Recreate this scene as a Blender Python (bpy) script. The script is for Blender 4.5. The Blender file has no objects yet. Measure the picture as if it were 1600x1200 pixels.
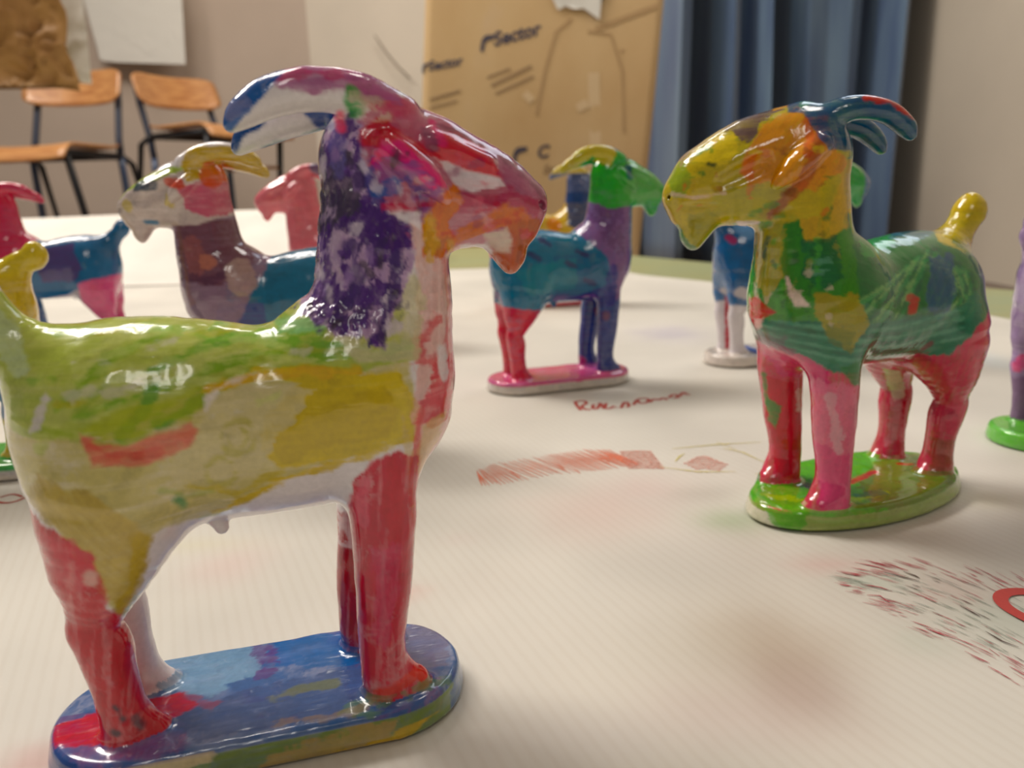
import bpy, math, random
import numpy as np
from mathutils import Vector, Matrix
random.seed(7)
C = bpy.context.scene.collection
# ---------------------------------------------------------------- camera
FPX, YHOR, CAMH, ROLL = 1200.0, 297.0, 0.112, 0.03
PITCH = math.atan((600 - YHOR) / FPX)
cam = bpy.data.cameras.new('camera'); camo = bpy.data.objects.new('camera', cam); C.objects.link(camo)
cam.sensor_width = 36; cam.lens = 36 * FPX / 1600; cam.clip_start = 0.01
R = Matrix.Rotation(math.pi/2 - PITCH, 4, 'X') @ Matrix.Rotation(-ROLL, 4, 'Z')
camo.matrix_world = Matrix.Translation((0, 0, CAMH)) @ R
cam.dof.use_dof = True; cam.dof.focus_distance = 0.185; cam.dof.aperture_fstop = 17
bpy.context.scene.camera = camo
sc = bpy.context.scene
sc.view_settings.view_transform = 'Standard'; sc.view_settings.look = 'None'
sc.cycles.max_bounces = 7; sc.cycles.diffuse_bounces = 4; sc.view_settings.gamma = 1; sc.view_settings.exposure = 0.1; sc.view_settings.use_curve_mapping = False

# ---------------------------------------------------------------- helpers
def lin(c):
    c = np.asarray(c, float) / 255
    return np.where(c < .04045, c / 12.92, ((c + .055) / 1.055) ** 2.4)
def L4(c): return tuple(float(v) for v in lin(c)) + (1.,)
def empty(name, loc, rz=0, scale=1.0):
    o = bpy.data.objects.new(name, None); C.objects.link(o)
    o.location = loc; o.rotation_euler = (0, 0, rz); o.empty_display_size = .01
    return o
def tag(o, label=None, cat=None, group=None, kind=None):
    if label: o['label'] = label
    if cat: o['category'] = cat
    if group: o['group'] = group
    if kind: o['kind'] = kind
    return o
def mesh_obj(name, verts, faces, mat, parent=None, smooth=True):
    me = bpy.data.meshes.new(name); me.from_pydata([tuple(map(float, v)) for v in verts], [], faces); me.update()
    if smooth: me.polygons.foreach_set('use_smooth', [True] * len(me.polygons))
    me.materials.append(mat)
    o = bpy.data.objects.new(name, me); C.objects.link(o)
    if parent: o.parent = parent
    return o
class MB:
    """collects shapes into one mesh"""
    def __init__(s): s.v = []; s.f = []
    def add(s, v, f):
        n = len(s.v); s.v += [tuple(p) for p in v]; s.f += [tuple(i + n for i in q) for q in f]
    def box(s, a, b, M=None):
        v = [(x, y, z) for x in (a[0], b[0]) for y in (a[1], b[1]) for z in (a[2], b[2])]
        if M is not None: v = [tuple(M @ Vector(p)) for p in v]
        s.add(v, [(0,1,3,2),(4,6,7,5),(0,4,5,1),(2,3,7,6),(0,2,6,4),(1,5,7,3)])
    def tube(s, pts, r, n=12):
        pts = [Vector(p) for p in pts]; rings = []
        rr = r if isinstance(r, (list, tuple)) else [r] * len(pts)
        up = Vector((0, 0, 1))
        for i, p in enumerate(pts):
            t = (pts[min(i+1, len(pts)-1)] - pts[max(i-1, 0)]).normalized()
            a = t.cross(up if abs(t.z) < .95 else Vector((1, 0, 0))).normalized(); b = t.cross(a)
            rings.append([p + (a*math.cos(k*2*math.pi/n) + b*math.sin(k*2*math.pi/n)) * rr[i] for k in range(n)])
        v = [q for g in rings for q in g]; f = []
        for i in range(len(pts) - 1):
            for k in range(n):
                f.append((i*n+k, i*n+(k+1) % n, (i+1)*n+(k+1) % n, (i+1)*n+k))
        f.append(tuple(range(n-1, -1, -1))); f.append(tuple((len(pts)-1)*n+k for k in range(n)))
        s.add(v, f)
    def build(s, name, mat, parent=None, bevel=0, smooth=True):
        o = mesh_obj(name, s.v, s.f, mat, parent, smooth)
        if bevel:
            m = o.modifiers.new('bevel', 'BEVEL'); m.width = bevel; m.segments = 3; m.limit_method = 'ANGLE'
            w = o.modifiers.new('wn', 'WEIGHTED_NORMAL')
        elif smooth:
            pass
        return o
def material(name, col=(128,128,128), rough=.5, coat=0, **k):
    m = bpy.data.materials.new(name); m.use_nodes = True
    b = m.node_tree.nodes['Principled BSDF']
    b.inputs['Base Color'].default_value = L4(col); b.inputs['Roughness'].default_value = rough
    b.inputs['Coat Weight'].default_value = coat; b.inputs['Coat Roughness'].default_value = .05
    for a, v in k.items(): b.inputs[a].default_value = v
    return m
def nodes(m):
    nt = m.node_tree
    return nt, nt.nodes['Principled BSDF']
def noise_tex(nt, scale, detail=3, vec=None, rough=.5, dist=0):
    n = nt.nodes.new('ShaderNodeTexNoise'); n.inputs['Scale'].default_value = scale
    n.inputs['Detail'].default_value = detail; n.inputs['Roughness'].default_value = rough
    n.inputs['Distortion'].default_value = dist
    if vec is not None: nt.links.new(vec, n.inputs['Vector'])
    return n
def objvec(nt, scale=(1,1,1), rot=(0,0,0)):
    t = nt.nodes.new('ShaderNodeTexCoord'); mp = nt.nodes.new('ShaderNodeMapping')
    mp.inputs['Scale'].default_value = scale; mp.inputs['Rotation'].default_value = rot
    nt.links.new(t.outputs['Object'], mp.inputs['Vector']); return mp.outputs['Vector']
def ramp(nt, fac, stops):
    r = nt.nodes.new('ShaderNodeValToRGB'); nt.links.new(fac, r.inputs['Fac'])
    e = r.color_ramp.elements
    while len(e) < len(stops): e.new(.5)
    for q, (p, c) in zip(e, stops): q.position = p; q.color = L4(c) if len(c) == 3 else c
    return r
def bump(nt, b, h, strength, dist):
    n = nt.nodes.new('ShaderNodeBump'); n.inputs['Strength'].default_value = strength; n.inputs['Distance'].default_value = dist
    nt.links.new(h, n.inputs['Height']); nt.links.new(n.outputs['Normal'], b.inputs['Normal']); return n

# ---------------------------------------------------------------- value noise (numpy)
def _h(ix, iy, iz, seed):
    n = (ix.astype(np.int64) * 374761393 + iy.astype(np.int64) * 668265263 + iz.astype(np.int64) * 2147483647 // 7 + seed * 974634777) & 0xffffffff
    n = ((n ^ (n >> 13)) * 1274126177) & 0xffffffff
    return ((n ^ (n >> 16)) & 0xffff) / 65535.0
def vnoise(P, seed=0):
    i = np.floor(P); f = P - i; f = f * f * (3 - 2 * f); i = i.astype(np.int64); out = 0
    for a in (0, 1):
        for b in (0, 1):
            for c in (0, 1):
                w = (f[:, 0] if a else 1 - f[:, 0]) * (f[:, 1] if b else 1 - f[:, 1]) * (f[:, 2] if c else 1 - f[:, 2])
                out = out + w * _h(i[:, 0] + a, i[:, 1] + b, i[:, 2] + c, seed)
    return out
def fbm(P, seed=0, oct=3):
    o = 0; a = 1; t = 0
    for k in range(oct):
        o = o + a * vnoise(P * 2 ** k + 17.3 * k, seed + k); t += a; a *= .55
    return o / t * 2 - 1

# ---------------------------------------------------------------- goat mould: one smooth solid (mm)
def goat_prims(v):
    """chains of (x, y, z, radius), squeeze in y, blend, cut?"""
    P = []
    def a(pts, ys=1., k=4., op=0): P.append([list(map(list, pts)), ys, k, op])
    mir = -1 if v.get('mirror') else 1
    a([(-19, 0, 69.5, 21.3), (-8, 0, 69, 20.8), (4, 0, 67.8, 19.6), (14, 0, 68, 19.6), (22, 0, 70.5, 20.5)], .80)                      # trunk
    a([(26, 0, 74, 18.5), (31, 0, 86, 14.6), (32.2, 0, 98, 13.4), (32.8, 0, 108, 12.3), (33.5, 0, 117, 10.6)], .80, 7)             # chest, neck
    for s in (-1, 1):                                                                                                       # hind legs
        a([(-22.5, s*6.5, 57, 14.5), (-25.5, s*9, 45, 9.0), (-28.6, s*8.8, 35.5, 5.3), (-29.4, s*8.6, 31.5, 5.1), (-28.4, s*8.2, 27, 5.2), (-27.8, s*7.8, 18, 4.5), (-26.8, s*7.8, 7, 4.9)], .9, 5)
        a([(-29.2, s*8.6, 49, 5.0), (-30.3, s*8.8, 44.5, 4.6)], .9, 3)
        a([(-26, s*7.8, 8.5, 4.2), (-22.0, s*8, 7.0, 2.8)], 1, 3)
    for s, dx in ((-mir, 0), (mir, -3.5)):                                                                                  # front legs
        a([(27.2, s*7.5, 62, 8.5), (27.6+dx*.3, s*9.3, 50, 7.0), (27.2+dx*.6, s*9.8, 42, 6.5), (26.4+dx*.8, s*9.8, 31, 5.8), (25.2+dx, s*9.8, 19, 5.0), (25.8+dx, s*9.8, 8, 5.2)], .92, 5)
        a([(26.5+dx, s*9.8, 10, 4.6), (31.5+dx, s*9.8, 8.0, 3.4)], 1, 3)
    H = len(P); HN = {}
    a([(31, 0, 119, 9.6), (44, 0, 115.2, 10.2), (54, 0, 111.4, 9.2), (61.0, 0, 108.8, 6.3)], .82, 4)                         # skull, muzzle
    a([(33, 0, 110, 9.5), (41, 0, 108.6, 8.6), (52, 0, 106.2, 5.6), (61.2, 0, 103.6, 3.5)], .88, 2.5)                        # jaw
    a([(57.0, 0, 103, 4.6), (58.8, 0, 99.2, 3.7), (59.0, 0, 96.6, 2.2)], .95, 1.5)                                         # beard
    a([(33, 0, 124, 6.6), (42, 0, 119.5, 7.2)], .8, 4)                                                                      # crown
    if v.get('dome'): a([(34, 0, 121.5, 8.5), (46, 0, 119.0, 9.0), (56, 0, 113.5, 8.0)], .80, 4)
    for s in (-1, 1):
        a([(33.5, s*8.4, 120.5, 3.0), (39.5, s*10.0, 115.5, 3.1), (43.8, s*10.3, 110.8, 1.3)], 1, 1.4)                       # ear
        a([(42, s*6.6, 121.6, 2.0), (53, s*6.4, 117, 1.8)], 1, 1.6)                                                         # brow
        a([(46.5, s*10.2, 116.0, 3.0), (55.0, s*9.2, 111.8, 2.3)], 1, 1.6, 1)                                                 # eye hollow
        a([(47, s*9.3, 105.8, 1.0), (63, s*5.2, 105.8, .9)], 1, .8, 1)                                                      # mouth line
        a([(64.6, s*3.0, 109.0, .9), (65.4, s*2.4, 108.6, .9)], 1, .8, 1)                                                   # nostril
    ar = v.get('arc', 0)
    for s, dz in ((-mir, 0), (mir, -3.4)):                                                                                  # horns
        a([(36, s*4.0, 126, 4.8), (30, s*4.6, 129.4, 4.4), (24, s*5.3, 130.9+dz*.6+ar*.8, 4.0), (18, s*5.8, 130.7+dz+ar, 3.9-ar*.2), (12.5, s*6.2, 129.2+dz+ar*.7, 3.6-ar*.2), (8.2, s*6.4, 126.9+dz-ar*.3, 2.8), (6.2, s*6.5, 125.0+dz-ar, 1.6)], 1, 1.6)
    if v.get('head'):      # head turned / enlarged on the neck
        ang, dxh, dyh, dzh, hs = v['head']; c_, s_ = math.cos(ang), math.sin(ang)
        for qi, q in enumerate(P[H:]):
            if qi >= len(P) - H - 2: hs = v.get('horn', 1)
            for p in q[0]:
                x, y, z = (p[0] - 31)*hs, p[1]*hs, (p[2] - 115)*hs
                p[0] = 31 + x*c_ - y*s_ + dxh; p[1] = x*s_ + y*c_ + dyh; p[2] = 115 + z + dzh; p[3] *= hs
    T = v.get('tail', 0); TZ = v.get('tailz', 0)
    a([(-31, 0, 81, 8.5), (-37.5, 0, 88, 5.4), (-41.5+T, 0, 94.5+TZ*.6, 4.9), (-43.5+T, 0, 99+TZ, 5.4), (-43.8+T, 0, 101.5+TZ, 4.0)], .85, 4)   # tail
    a([(-5, -5, 49.4, 1.9), (-4.5, -5, 47.6, 1.4)], 1, 1)                                                                     # drip
    return P
def goat_field(v, vox):
    lo = np.array([-54., -24., -1.5]); hi = np.array([70., 24., 138.])
    if v.get('head'): lo[1] -= 22; hi[1] += 22
    n = np.ceil((hi - lo) / vox).astype(int) + 1
    F = np.full(n, 12., np.float32)
    X = lo[0] + vox * np.arange(n[0], dtype=np.float32); Y = lo[1] + vox * np.arange(n[1], dtype=np.float32); Z = lo[2] + vox * np.arange(n[2], dtype=np.float32)
    Pall = goat_prims(v)
    def sl(A, l, h_, m): return slice(max(0, np.searchsorted(A, l - m)), np.searchsorted(A, h_ + m))
    for q in [p for p in Pall if not p[3]] + ['base'] + [p for p in Pall if p[3]]:
        if q == 'base':
            bl, bw, bh = v.get('base', (43., 18., 7.))
            sx, sy, sz = sl(X, -bl, bl, 8), sl(Y, -bw, bw, 8), sl(Z, 0, bh, 8)
            x, y, z = X[sx][:, None, None], Y[sy][None, :, None], Z[sz][None, None, :]
            r = 1.6
            flare = 1.2 * (1 - np.clip(z / bh, 0, 1))
            dx = np.maximum(np.abs(x) - (bl - bw), 0); d2 = np.sqrt(dx*dx + y*y) - bw - flare + r
            if v.get('oval'):
                d2 = (np.sqrt((x/bl)**2 + (y/bw)**2) - 1) * bw*.92 - flare + r
            dz = np.abs(z - bh/2) - bh/2 + r
            d = np.minimum(np.maximum(d2, dz), 0) + np.sqrt(np.maximum(d2, 0)**2 + np.maximum(dz, 0)**2) - r
            k, op = 2.2, 0
        else:
            pts, ys, k, op = q; A_ = np.array(pts); m = k + 3.
            lo_, hi_ = (A_[:, :3] - A_[:, 3:]).min(0), (A_[:, :3] + A_[:, 3:]).max(0)
            sx = sl(X, lo_[0], hi_[0], m); sy = sl(Y, lo_[1], hi_[1], m); sz = sl(Z, lo_[2], hi_[2], m)
            x, y, z = X[sx][:, None, None], Y[sy][None, :, None], Z[sz][None, None, :]
            # resample the chain as a smooth curve, so the outline has no knees
            n_ = len(pts)
            if n_ > 2:
                B_ = []
                for i in range(n_ - 1):
                    p0, p1, p2, p3 = A_[max(i-1, 0)], A_[i], A_[i+1], A_[min(i+2, n_-1)]
                    for t_ in (0, .25, .5, .75):
                        B_.append(.5*((2*p1) + (p2-p0)*t_ + (2*p0-5*p1+4*p2-p3)*t_**2 + (3*p1-p0-3*p2+p3)*t_**3))
                B_.append(A_[-1]); A_ = np.array(B_)
            d = None
            for (x0, y0, z0, r0), (x1, y1, z1, r1) in zip(A_, A_[1:]):
                ax, ay, az = x1-x0, (y1-y0), z1-z0; LL = ax*ax + ay*ay + az*az + 1e-9
                px, py, pz = x - x0, y - y0, z - z0
                t = np.clip((px*ax + py*ay + pz*az) / LL, 0, 1)
                ex, ey, ez = px - t*ax, (py - t*ay) / ys, pz - t*az
                e_ = (np.sqrt(ex*ex + ey*ey + ez*ez) - (r0 + (r1 - r0) * t)) * ys ** .5
                d = e_ if d is None else np.minimum(d, e_)
            d = d.astype(np.float32)
        A = F[sx, sy, sz]
        if op:
            B = -d; h_ = np.clip(.5 - .5 * (B - A) / k, 0, 1) if False else np.clip(.5 + .5 * (A - B) / k, 0, 1)
            F[sx, sy, sz] = B + (A - B) * h_ + k * h_ * (1 - h_)
        else:
            h_ = np.clip(.5 + .5 * (A - d) / k, 0, 1)
            F[sx, sy, sz] = A + (d - A) * h_ - k * h_ * (1 - h_)
    # flat underside
    zz = Z[None, None, :]
    F = np.maximum(F, -zz)
    return F, lo, vox
def surface_nets(F, lo, vox):
    ins = F < 0; n = np.array(F.shape)
    c = [ins[a:n[0]-1+a, b:n[1]-1+b, d:n[2]-1+d] for a in (0, 1) for b in (0, 1) for d in (0, 1)]
    cnt = sum(q.astype(np.int8) for q in c); cell = (cnt > 0) & (cnt < 8)
    idx = np.full(cell.shape, -1, np.int64); ijk = np.argwhere(cell); idx[tuple(ijk.T)] = np.arange(len(ijk))
    S = np.zeros((len(ijk), 3)); W = np.zeros(len(ijk))
    cor = [(a, b, d) for a in (0, 1) for b in (0, 1) for d in (0, 1)]
    val = [F[ijk[:, 0]+a, ijk[:, 1]+b, ijk[:, 2]+d] for a, b, d in cor]
    for i in range(8):
        for j in range(i+1, 8):
            if sum(abs(p-q) for p, q in zip(cor[i], cor[j])) == 1:
                vi, vj = val[i], val[j]; m = (vi < 0) != (vj < 0)
                t = np.where(m, vi / np.where(m, vi - vj, 1), 0)
                p = np.array(cor[i])[None] + t[:, None] * (np.array(cor[j]) - np.array(cor[i]))[None]
                S += p * m[:, None]; W += m
    V = lo + vox * (ijk + S / W[:, None])
    faces = []
    for ax in range(3):
        u, w = (ax+1) % 3, (ax+2) % 3
        a = [slice(1, None)]*3; a[ax] = slice(0, n[ax]-1)
        s0 = [slice(1, n[k]-1) for k in range(3)]; s0[ax] = slice(0, n[ax]-1); s1 = list(s0); s1[ax] = slice(1, n[ax])
        I0, I1 = ins[tuple(s0)], ins[tuple(s1)]; m = I0 != I1; e = np.argwhere(m); off = np.array([1, 1, 1]); off[ax] = 0; e = e + off
        def g(du, dw):
            q = e.copy(); q[:, u] -= du; q[:, w] -= dw; return idx[q[:, 0], q[:, 1], q[:, 2]]
        Q = np.stack([g(1, 1), g(0, 1), g(0, 0), g(1, 0)], 1)
        flip = ~ins[e[:, 0], e[:, 1], e[:, 2]]
        Q[flip] = Q[flip][:, ::-1]
        faces.append(Q)
    return V, np.concatenate(faces)
def tri_sample(F, lo, vox, P):
    q = (P - lo) / vox; q = np.clip(q, 0, np.array(F.shape) - 1.001); i = q.astype(int); f = q - i; o = 0
    for a in (0, 1):
        for b in (0, 1):
            for c in (0, 1):
                o = o + F[i[:, 0]+a, i[:, 1]+b, i[:, 2]+c] * (f[:, 0] if a else 1-f[:, 0]) * (f[:, 1] if b else 1-f[:, 1]) * (f[:, 2] if c else 1-f[:, 2])
    return o
_mould = {}
def mould(key, v, vox):
    if key in _mould: return _mould[key]
    F, lo, vx = goat_field(v, vox)
    V, Q = surface_nets(F, lo, vx)
    e = vx * .8
    def grad(P):
        G = np.stack([tri_sample(F, lo, vx, P + np.eye(3)[k]*e) - tri_sample(F, lo, vx, P - np.eye(3)[k]*e) for k in range(3)], 1)
        return G / (np.linalg.norm(G, axis=1, keepdims=True) + 1e-9)
    G = grad(V); V = V - G * tri_sample(F, lo, vx, V)[:, None] * .8
    G = grad(V)
    _mould[key] = (V, Q, G); return _mould[key]

# ---------------------------------------------------------------- paint: brush patches in the figurine's own coordinates
def sd_poly(S, Z, pts):
    pts = np.array(pts, float); n = len(pts)
    d = np.full(len(S), 1e9); sgn = np.ones(len(S))
    for i in range(n):
        a = pts[i]; b = pts[i-1]
        ex, ez = b - a; wx, wz = S - a[0], Z - a[1]
        t = np.clip((wx*ex + wz*ez) / (ex*ex + ez*ez + 1e-12), 0, 1)
        d = np.minimum(d, (wx - ex*t)**2 + (wz - ez*t)**2)
        c1 = Z >= a[1]; c2 = Z < b[1]; c3 = ex*wz > ez*wx
        sgn = np.where((c1 & c2 & c3) | (~c1 & ~c2 & ~c3), -sgn, sgn)
    return sgn * np.sqrt(d)
def sd_line(S, Z, pts, r):
    pts = np.array(pts, float); d = np.full(len(S), 1e9)
    if len(pts) == 1: return np.hypot(S - pts[0][0], Z - pts[0][1]) - r
    for a, b in zip(pts, pts[1:]):
        e = b - a; wx, wz = S - a[0], Z - a[1]
        t = np.clip((wx*e[0] + wz*e[1]) / (e @ e + 1e-12), 0, 1)
        d = np.minimum(d, np.hypot(wx - e[0]*t, wz - e[1]*t))
    return d - r
def paint(V, G, layers, ang, base=(226, 219, 222), soft=.35, SK=.28):
    """layers: (plane, side, kind, pts, r, rgb, opacity, rag, streak angle deg, mottle, zmin, zmax)"""
    ca, sa = math.cos(ang), math.sin(ang)
    col = np.tile(lin(base), (len(V), 1)); S0 = V[:, 0]*ca + V[:, 1]*sa
    T0 = -V[:, 0]*sa + V[:, 1]*ca        # + is away from the viewer's side
    thick = np.zeros(len(V))
    for li, (plane, side, kind, pts, r, rgb, op, rag, sdir, mot, z0, z1) in enumerate(layers):
        if plane == 'xy': S, Z = V[:, 0], V[:, 1]
        else: S, Z = S0, V[:, 2]
        m = np.ones(len(V), bool)
        if side == 'near': m &= T0 < 1.5
        if side == 'far': m &= T0 > -1
        m &= (V[:, 2] >= z0) & (V[:, 2] <= z1)
        if pts is not None:
            P = np.array(pts); M_ = (r or 0) + 6
            m &= (S > P[:, 0].min()-M_) & (S < P[:, 0].max()+M_) & (Z > P[:, 1].min()-M_) & (Z < P[:, 1].max()+M_)
        ii = np.nonzero(m)[0]
        if not len(ii): continue
        s_, z_, v_ = S[ii], Z[ii], V[ii]
        d = np.full(len(ii), -9.) if pts is None else (sd_poly(s_, z_, pts) if kind == 'poly' else sd_line(s_, z_, pts, r))
        ca2, sa2 = math.cos(math.radians(sdir)), math.sin(math.radians(sdir))
        al = s_*ca2 + z_*sa2; ac = -s_*sa2 + z_*ca2
        N = np.stack([al*.10, ac*1.1, v_[:, 1]*.15], 1)
        st = fbm(N, li*7+1, 3)                                # brush streaks
        nb = fbm(v_ * .33, li*7+3, 4)
        edge = d + rag * (nb * 1.6 + st * .8)
        a = np.clip(.5 - edge / (2*soft), 0, 1)
        if mot:
            q = fbm(v_ * .30 + st[:, None]*.25, li*7+5, 4) 
            a = a * np.clip((q - (mot*1.1 - .62)) / .12, 0, 1)
        wv_ = fbm(v_ * .22 + 1.8 * nb[:, None], li*7+6, 3)
        a = a * (1 - .26 * SK/.28 * np.clip(wv_*1.9 - .25, 0, .8))
        a = a * op * np.clip(1 - SK * np.clip(st*1.5 + .15, 0, 1), 0, 1)
        c = lin(rgb)[None] * (1 + .5*SK * st[:, None] + .14*nb[:, None] - .22*np.clip(-wv_*1.6-.2, 0, 1)[:, None])
        col[ii] = col[ii] * (1 - a[:, None]) + c * a[:, None]
        thick[ii] = thick[ii]*(1-a) + a*(.5 + .5*st)
    return np.clip(col, 0, 1), thick

def glaze_material():
    m = material('painted_glossy_glaze', (220, 220, 220), .16, .6)
    nt, b = nodes(m)
    at = nt.nodes.new('ShaderNodeAttribute'); at.attribute_name = 'paint'
    v = objvec(nt); n1 = noise_tex(nt, 900, 4, v); n2 = noise_tex(nt, 120, 3, v, dist=1.2)
    hs = nt.nodes.new('ShaderNodeHueSaturation'); hs.inputs['Saturation'].default_value = 1.12; nt.links.new(at.outputs['Color'], hs.inputs['Color'])
    mr = nt.nodes.new('ShaderNodeMapRange'); mr.inputs['To Min'].default_value = .95; mr.inputs['To Max'].default_value = 1.06
    mr.inputs['From Min'].default_value = .3; mr.inputs['From Max'].default_value = .7
    nt.links.new(n1.outputs['Fac'], mr.inputs['Value'])
    nt.links.new(mr.outputs['Result'], hs.inputs['Value'])
    nt.links.new(hs.outputs['Color'], b.inputs['Base Color'])
    th = nt.nodes.new('ShaderNodeAttribute'); th.attribute_name = 'thick'
    ma = nt.nodes.new('ShaderNodeMath'); ma.operation = 'MULTIPLY_ADD'; ma.inputs[1].default_value = .55
    nt.links.new(n2.outputs['Fac'], ma.inputs[0]); nt.links.new(th.outputs['Fac'], ma.inputs[2])
    bp = bump(nt, b, ma.outputs[0], .30, .0005)
    b.inputs['Coat Roughness'].default_value = .04
    b.inputs['Subsurface Weight'].default_value = .0
    return m
GLAZE = glaze_material()

def part_ids(V, Q, v):
    c = V[Q].mean(1); hx, hz = 0, 0
    ang, dxh, dyh, dzh, hs = v.get('head') or (0, 0, 0, 0, 1)
    x = c[:, 0] - 31 - dxh; y = c[:, 1] - dyh; ca, sa = math.cos(-ang), math.sin(-ang)
    hx = (x*ca - y*sa)/hs + 31; hy = (x*sa + y*ca)/hs; z = (c[:, 2] - dzh - 115)/hs + 115
    pid = np.zeros(len(Q), int)
    bh = v.get('base', (43., 18., 7.))[2]
    pid[c[:, 2] < bh + .9] = 1
    horn = (hx < 32.5) & (z > 124 - .0) & (z + (hx-20)*.0 > 121.5) | ((hx < 21) & (c[:, 2] > 116) )
    horn &= ~((hx > 27) & (z < 125.8))
    pid[horn & (hy < 0)] = 2; pid[horn & (hy >= 0)] = 3
    pid[(c[:, 0]*-.77 + c[:, 2]*.64 > 86.5) & (c[:, 0] < -34)] = 4
    pid[(z < 100.6) & (hx > 53.5) & (z > 90)] = 5
    return pid
NAMES = ['body', 'base', 'horn', 'horn', 'tail', 'beard']
def make_goat(o, yaw, scale, var, vox, key, layers, ang, label, plabels={}, basecol=(226,219,222), skip=(), fur=None, SK=.28):
    root = empty('goat_figurine', (o[0], o[1], 0), yaw)
    tag(root, label, 'goat figurine', 'painted goat figurines on the paper')
    V, Q, G = mould(key, var, vox)
    Vs = V * np.array(scale)[None] + G * (fbm(V * .17, 55, 2) * .26)[:, None] * (V[:, 2:3] > .5)
    if fur:                                             # combed wool ridges pressed into the neck
        for (z0, z1, x0, x1, amp) in fur:
            w = np.clip((V[:, 2]-z0)/5, 0, 1) * np.clip((z1-V[:, 2])/5, 0, 1) * np.clip((V[:, 0]-x0)/3, 0, 1) * np.clip((x1-V[:, 0])/3, 0, 1)
            nn = fbm(V * np.array([.9, .9, .35]), 91, 3)
            Vs = Vs + G * (nn * w * amp)[:, None]
    fa, fb, fc, fd = (Vs[Q[:, i]] for i in range(4)); fn = np.cross(fc - fa, fd - fb); VN = np.zeros_like(Vs)
    for i in range(4):
        for j in range(3): VN[:, j] += np.bincount(Q[:, i], fn[:, j], len(Vs))
    VN /= np.linalg.norm(VN, axis=1, keepdims=True) + 1e-9
    col, thick = paint(Vs, G, layers, ang, basecol, SK=SK)
    pid = part_ids(V, Q, var)
    for k in range(6):
        if k in skip: continue
        q = Q[pid == k]
        if len(q) < 4: continue
        u, inv = np.unique(q.ravel(), return_inverse=True); f = inv.reshape(-1, 4)
        me = bpy.data.meshes.new(NAMES[k]); vv = (Vs[u] * .001).astype(np.float32)
        me.vertices.add(len(vv)); me.vertices.foreach_set('co', vv.ravel())
        me.loops.add(f.size); me.loops.foreach_set('vertex_index', f.ravel().astype(np.int32))
        me.polygons.add(len(f)); me.polygons.foreach_set('loop_start', np.arange(0, f.size, 4, dtype=np.int32)); me.polygons.foreach_set('loop_total', np.full(len(f), 4, np.int32))
        me.update(calc_edges=True); me.validate()
        me.polygons.foreach_set('use_smooth', np.ones(len(me.polygons), bool))
        ca = me.attributes.new('paint', 'FLOAT_COLOR', 'POINT'); ca.data.foreach_set('color', np.c_[col[u], np.ones(len(u))].astype(np.float32).ravel())
        ta = me.attributes.new('thick', 'FLOAT', 'POINT'); ta.data.foreach_set('value', thick[u].astype(np.float32))
        me.normals_split_custom_set_from_vertices([tuple(map(float, g)) for g in VN[u]])
        me.materials.append(GLAZE)
        ob = bpy.data.objects.new(NAMES[k], me); C.objects.link(ob); ob.parent = root
        if k in plabels: ob['label'] = plabels[k]
    return root

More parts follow.
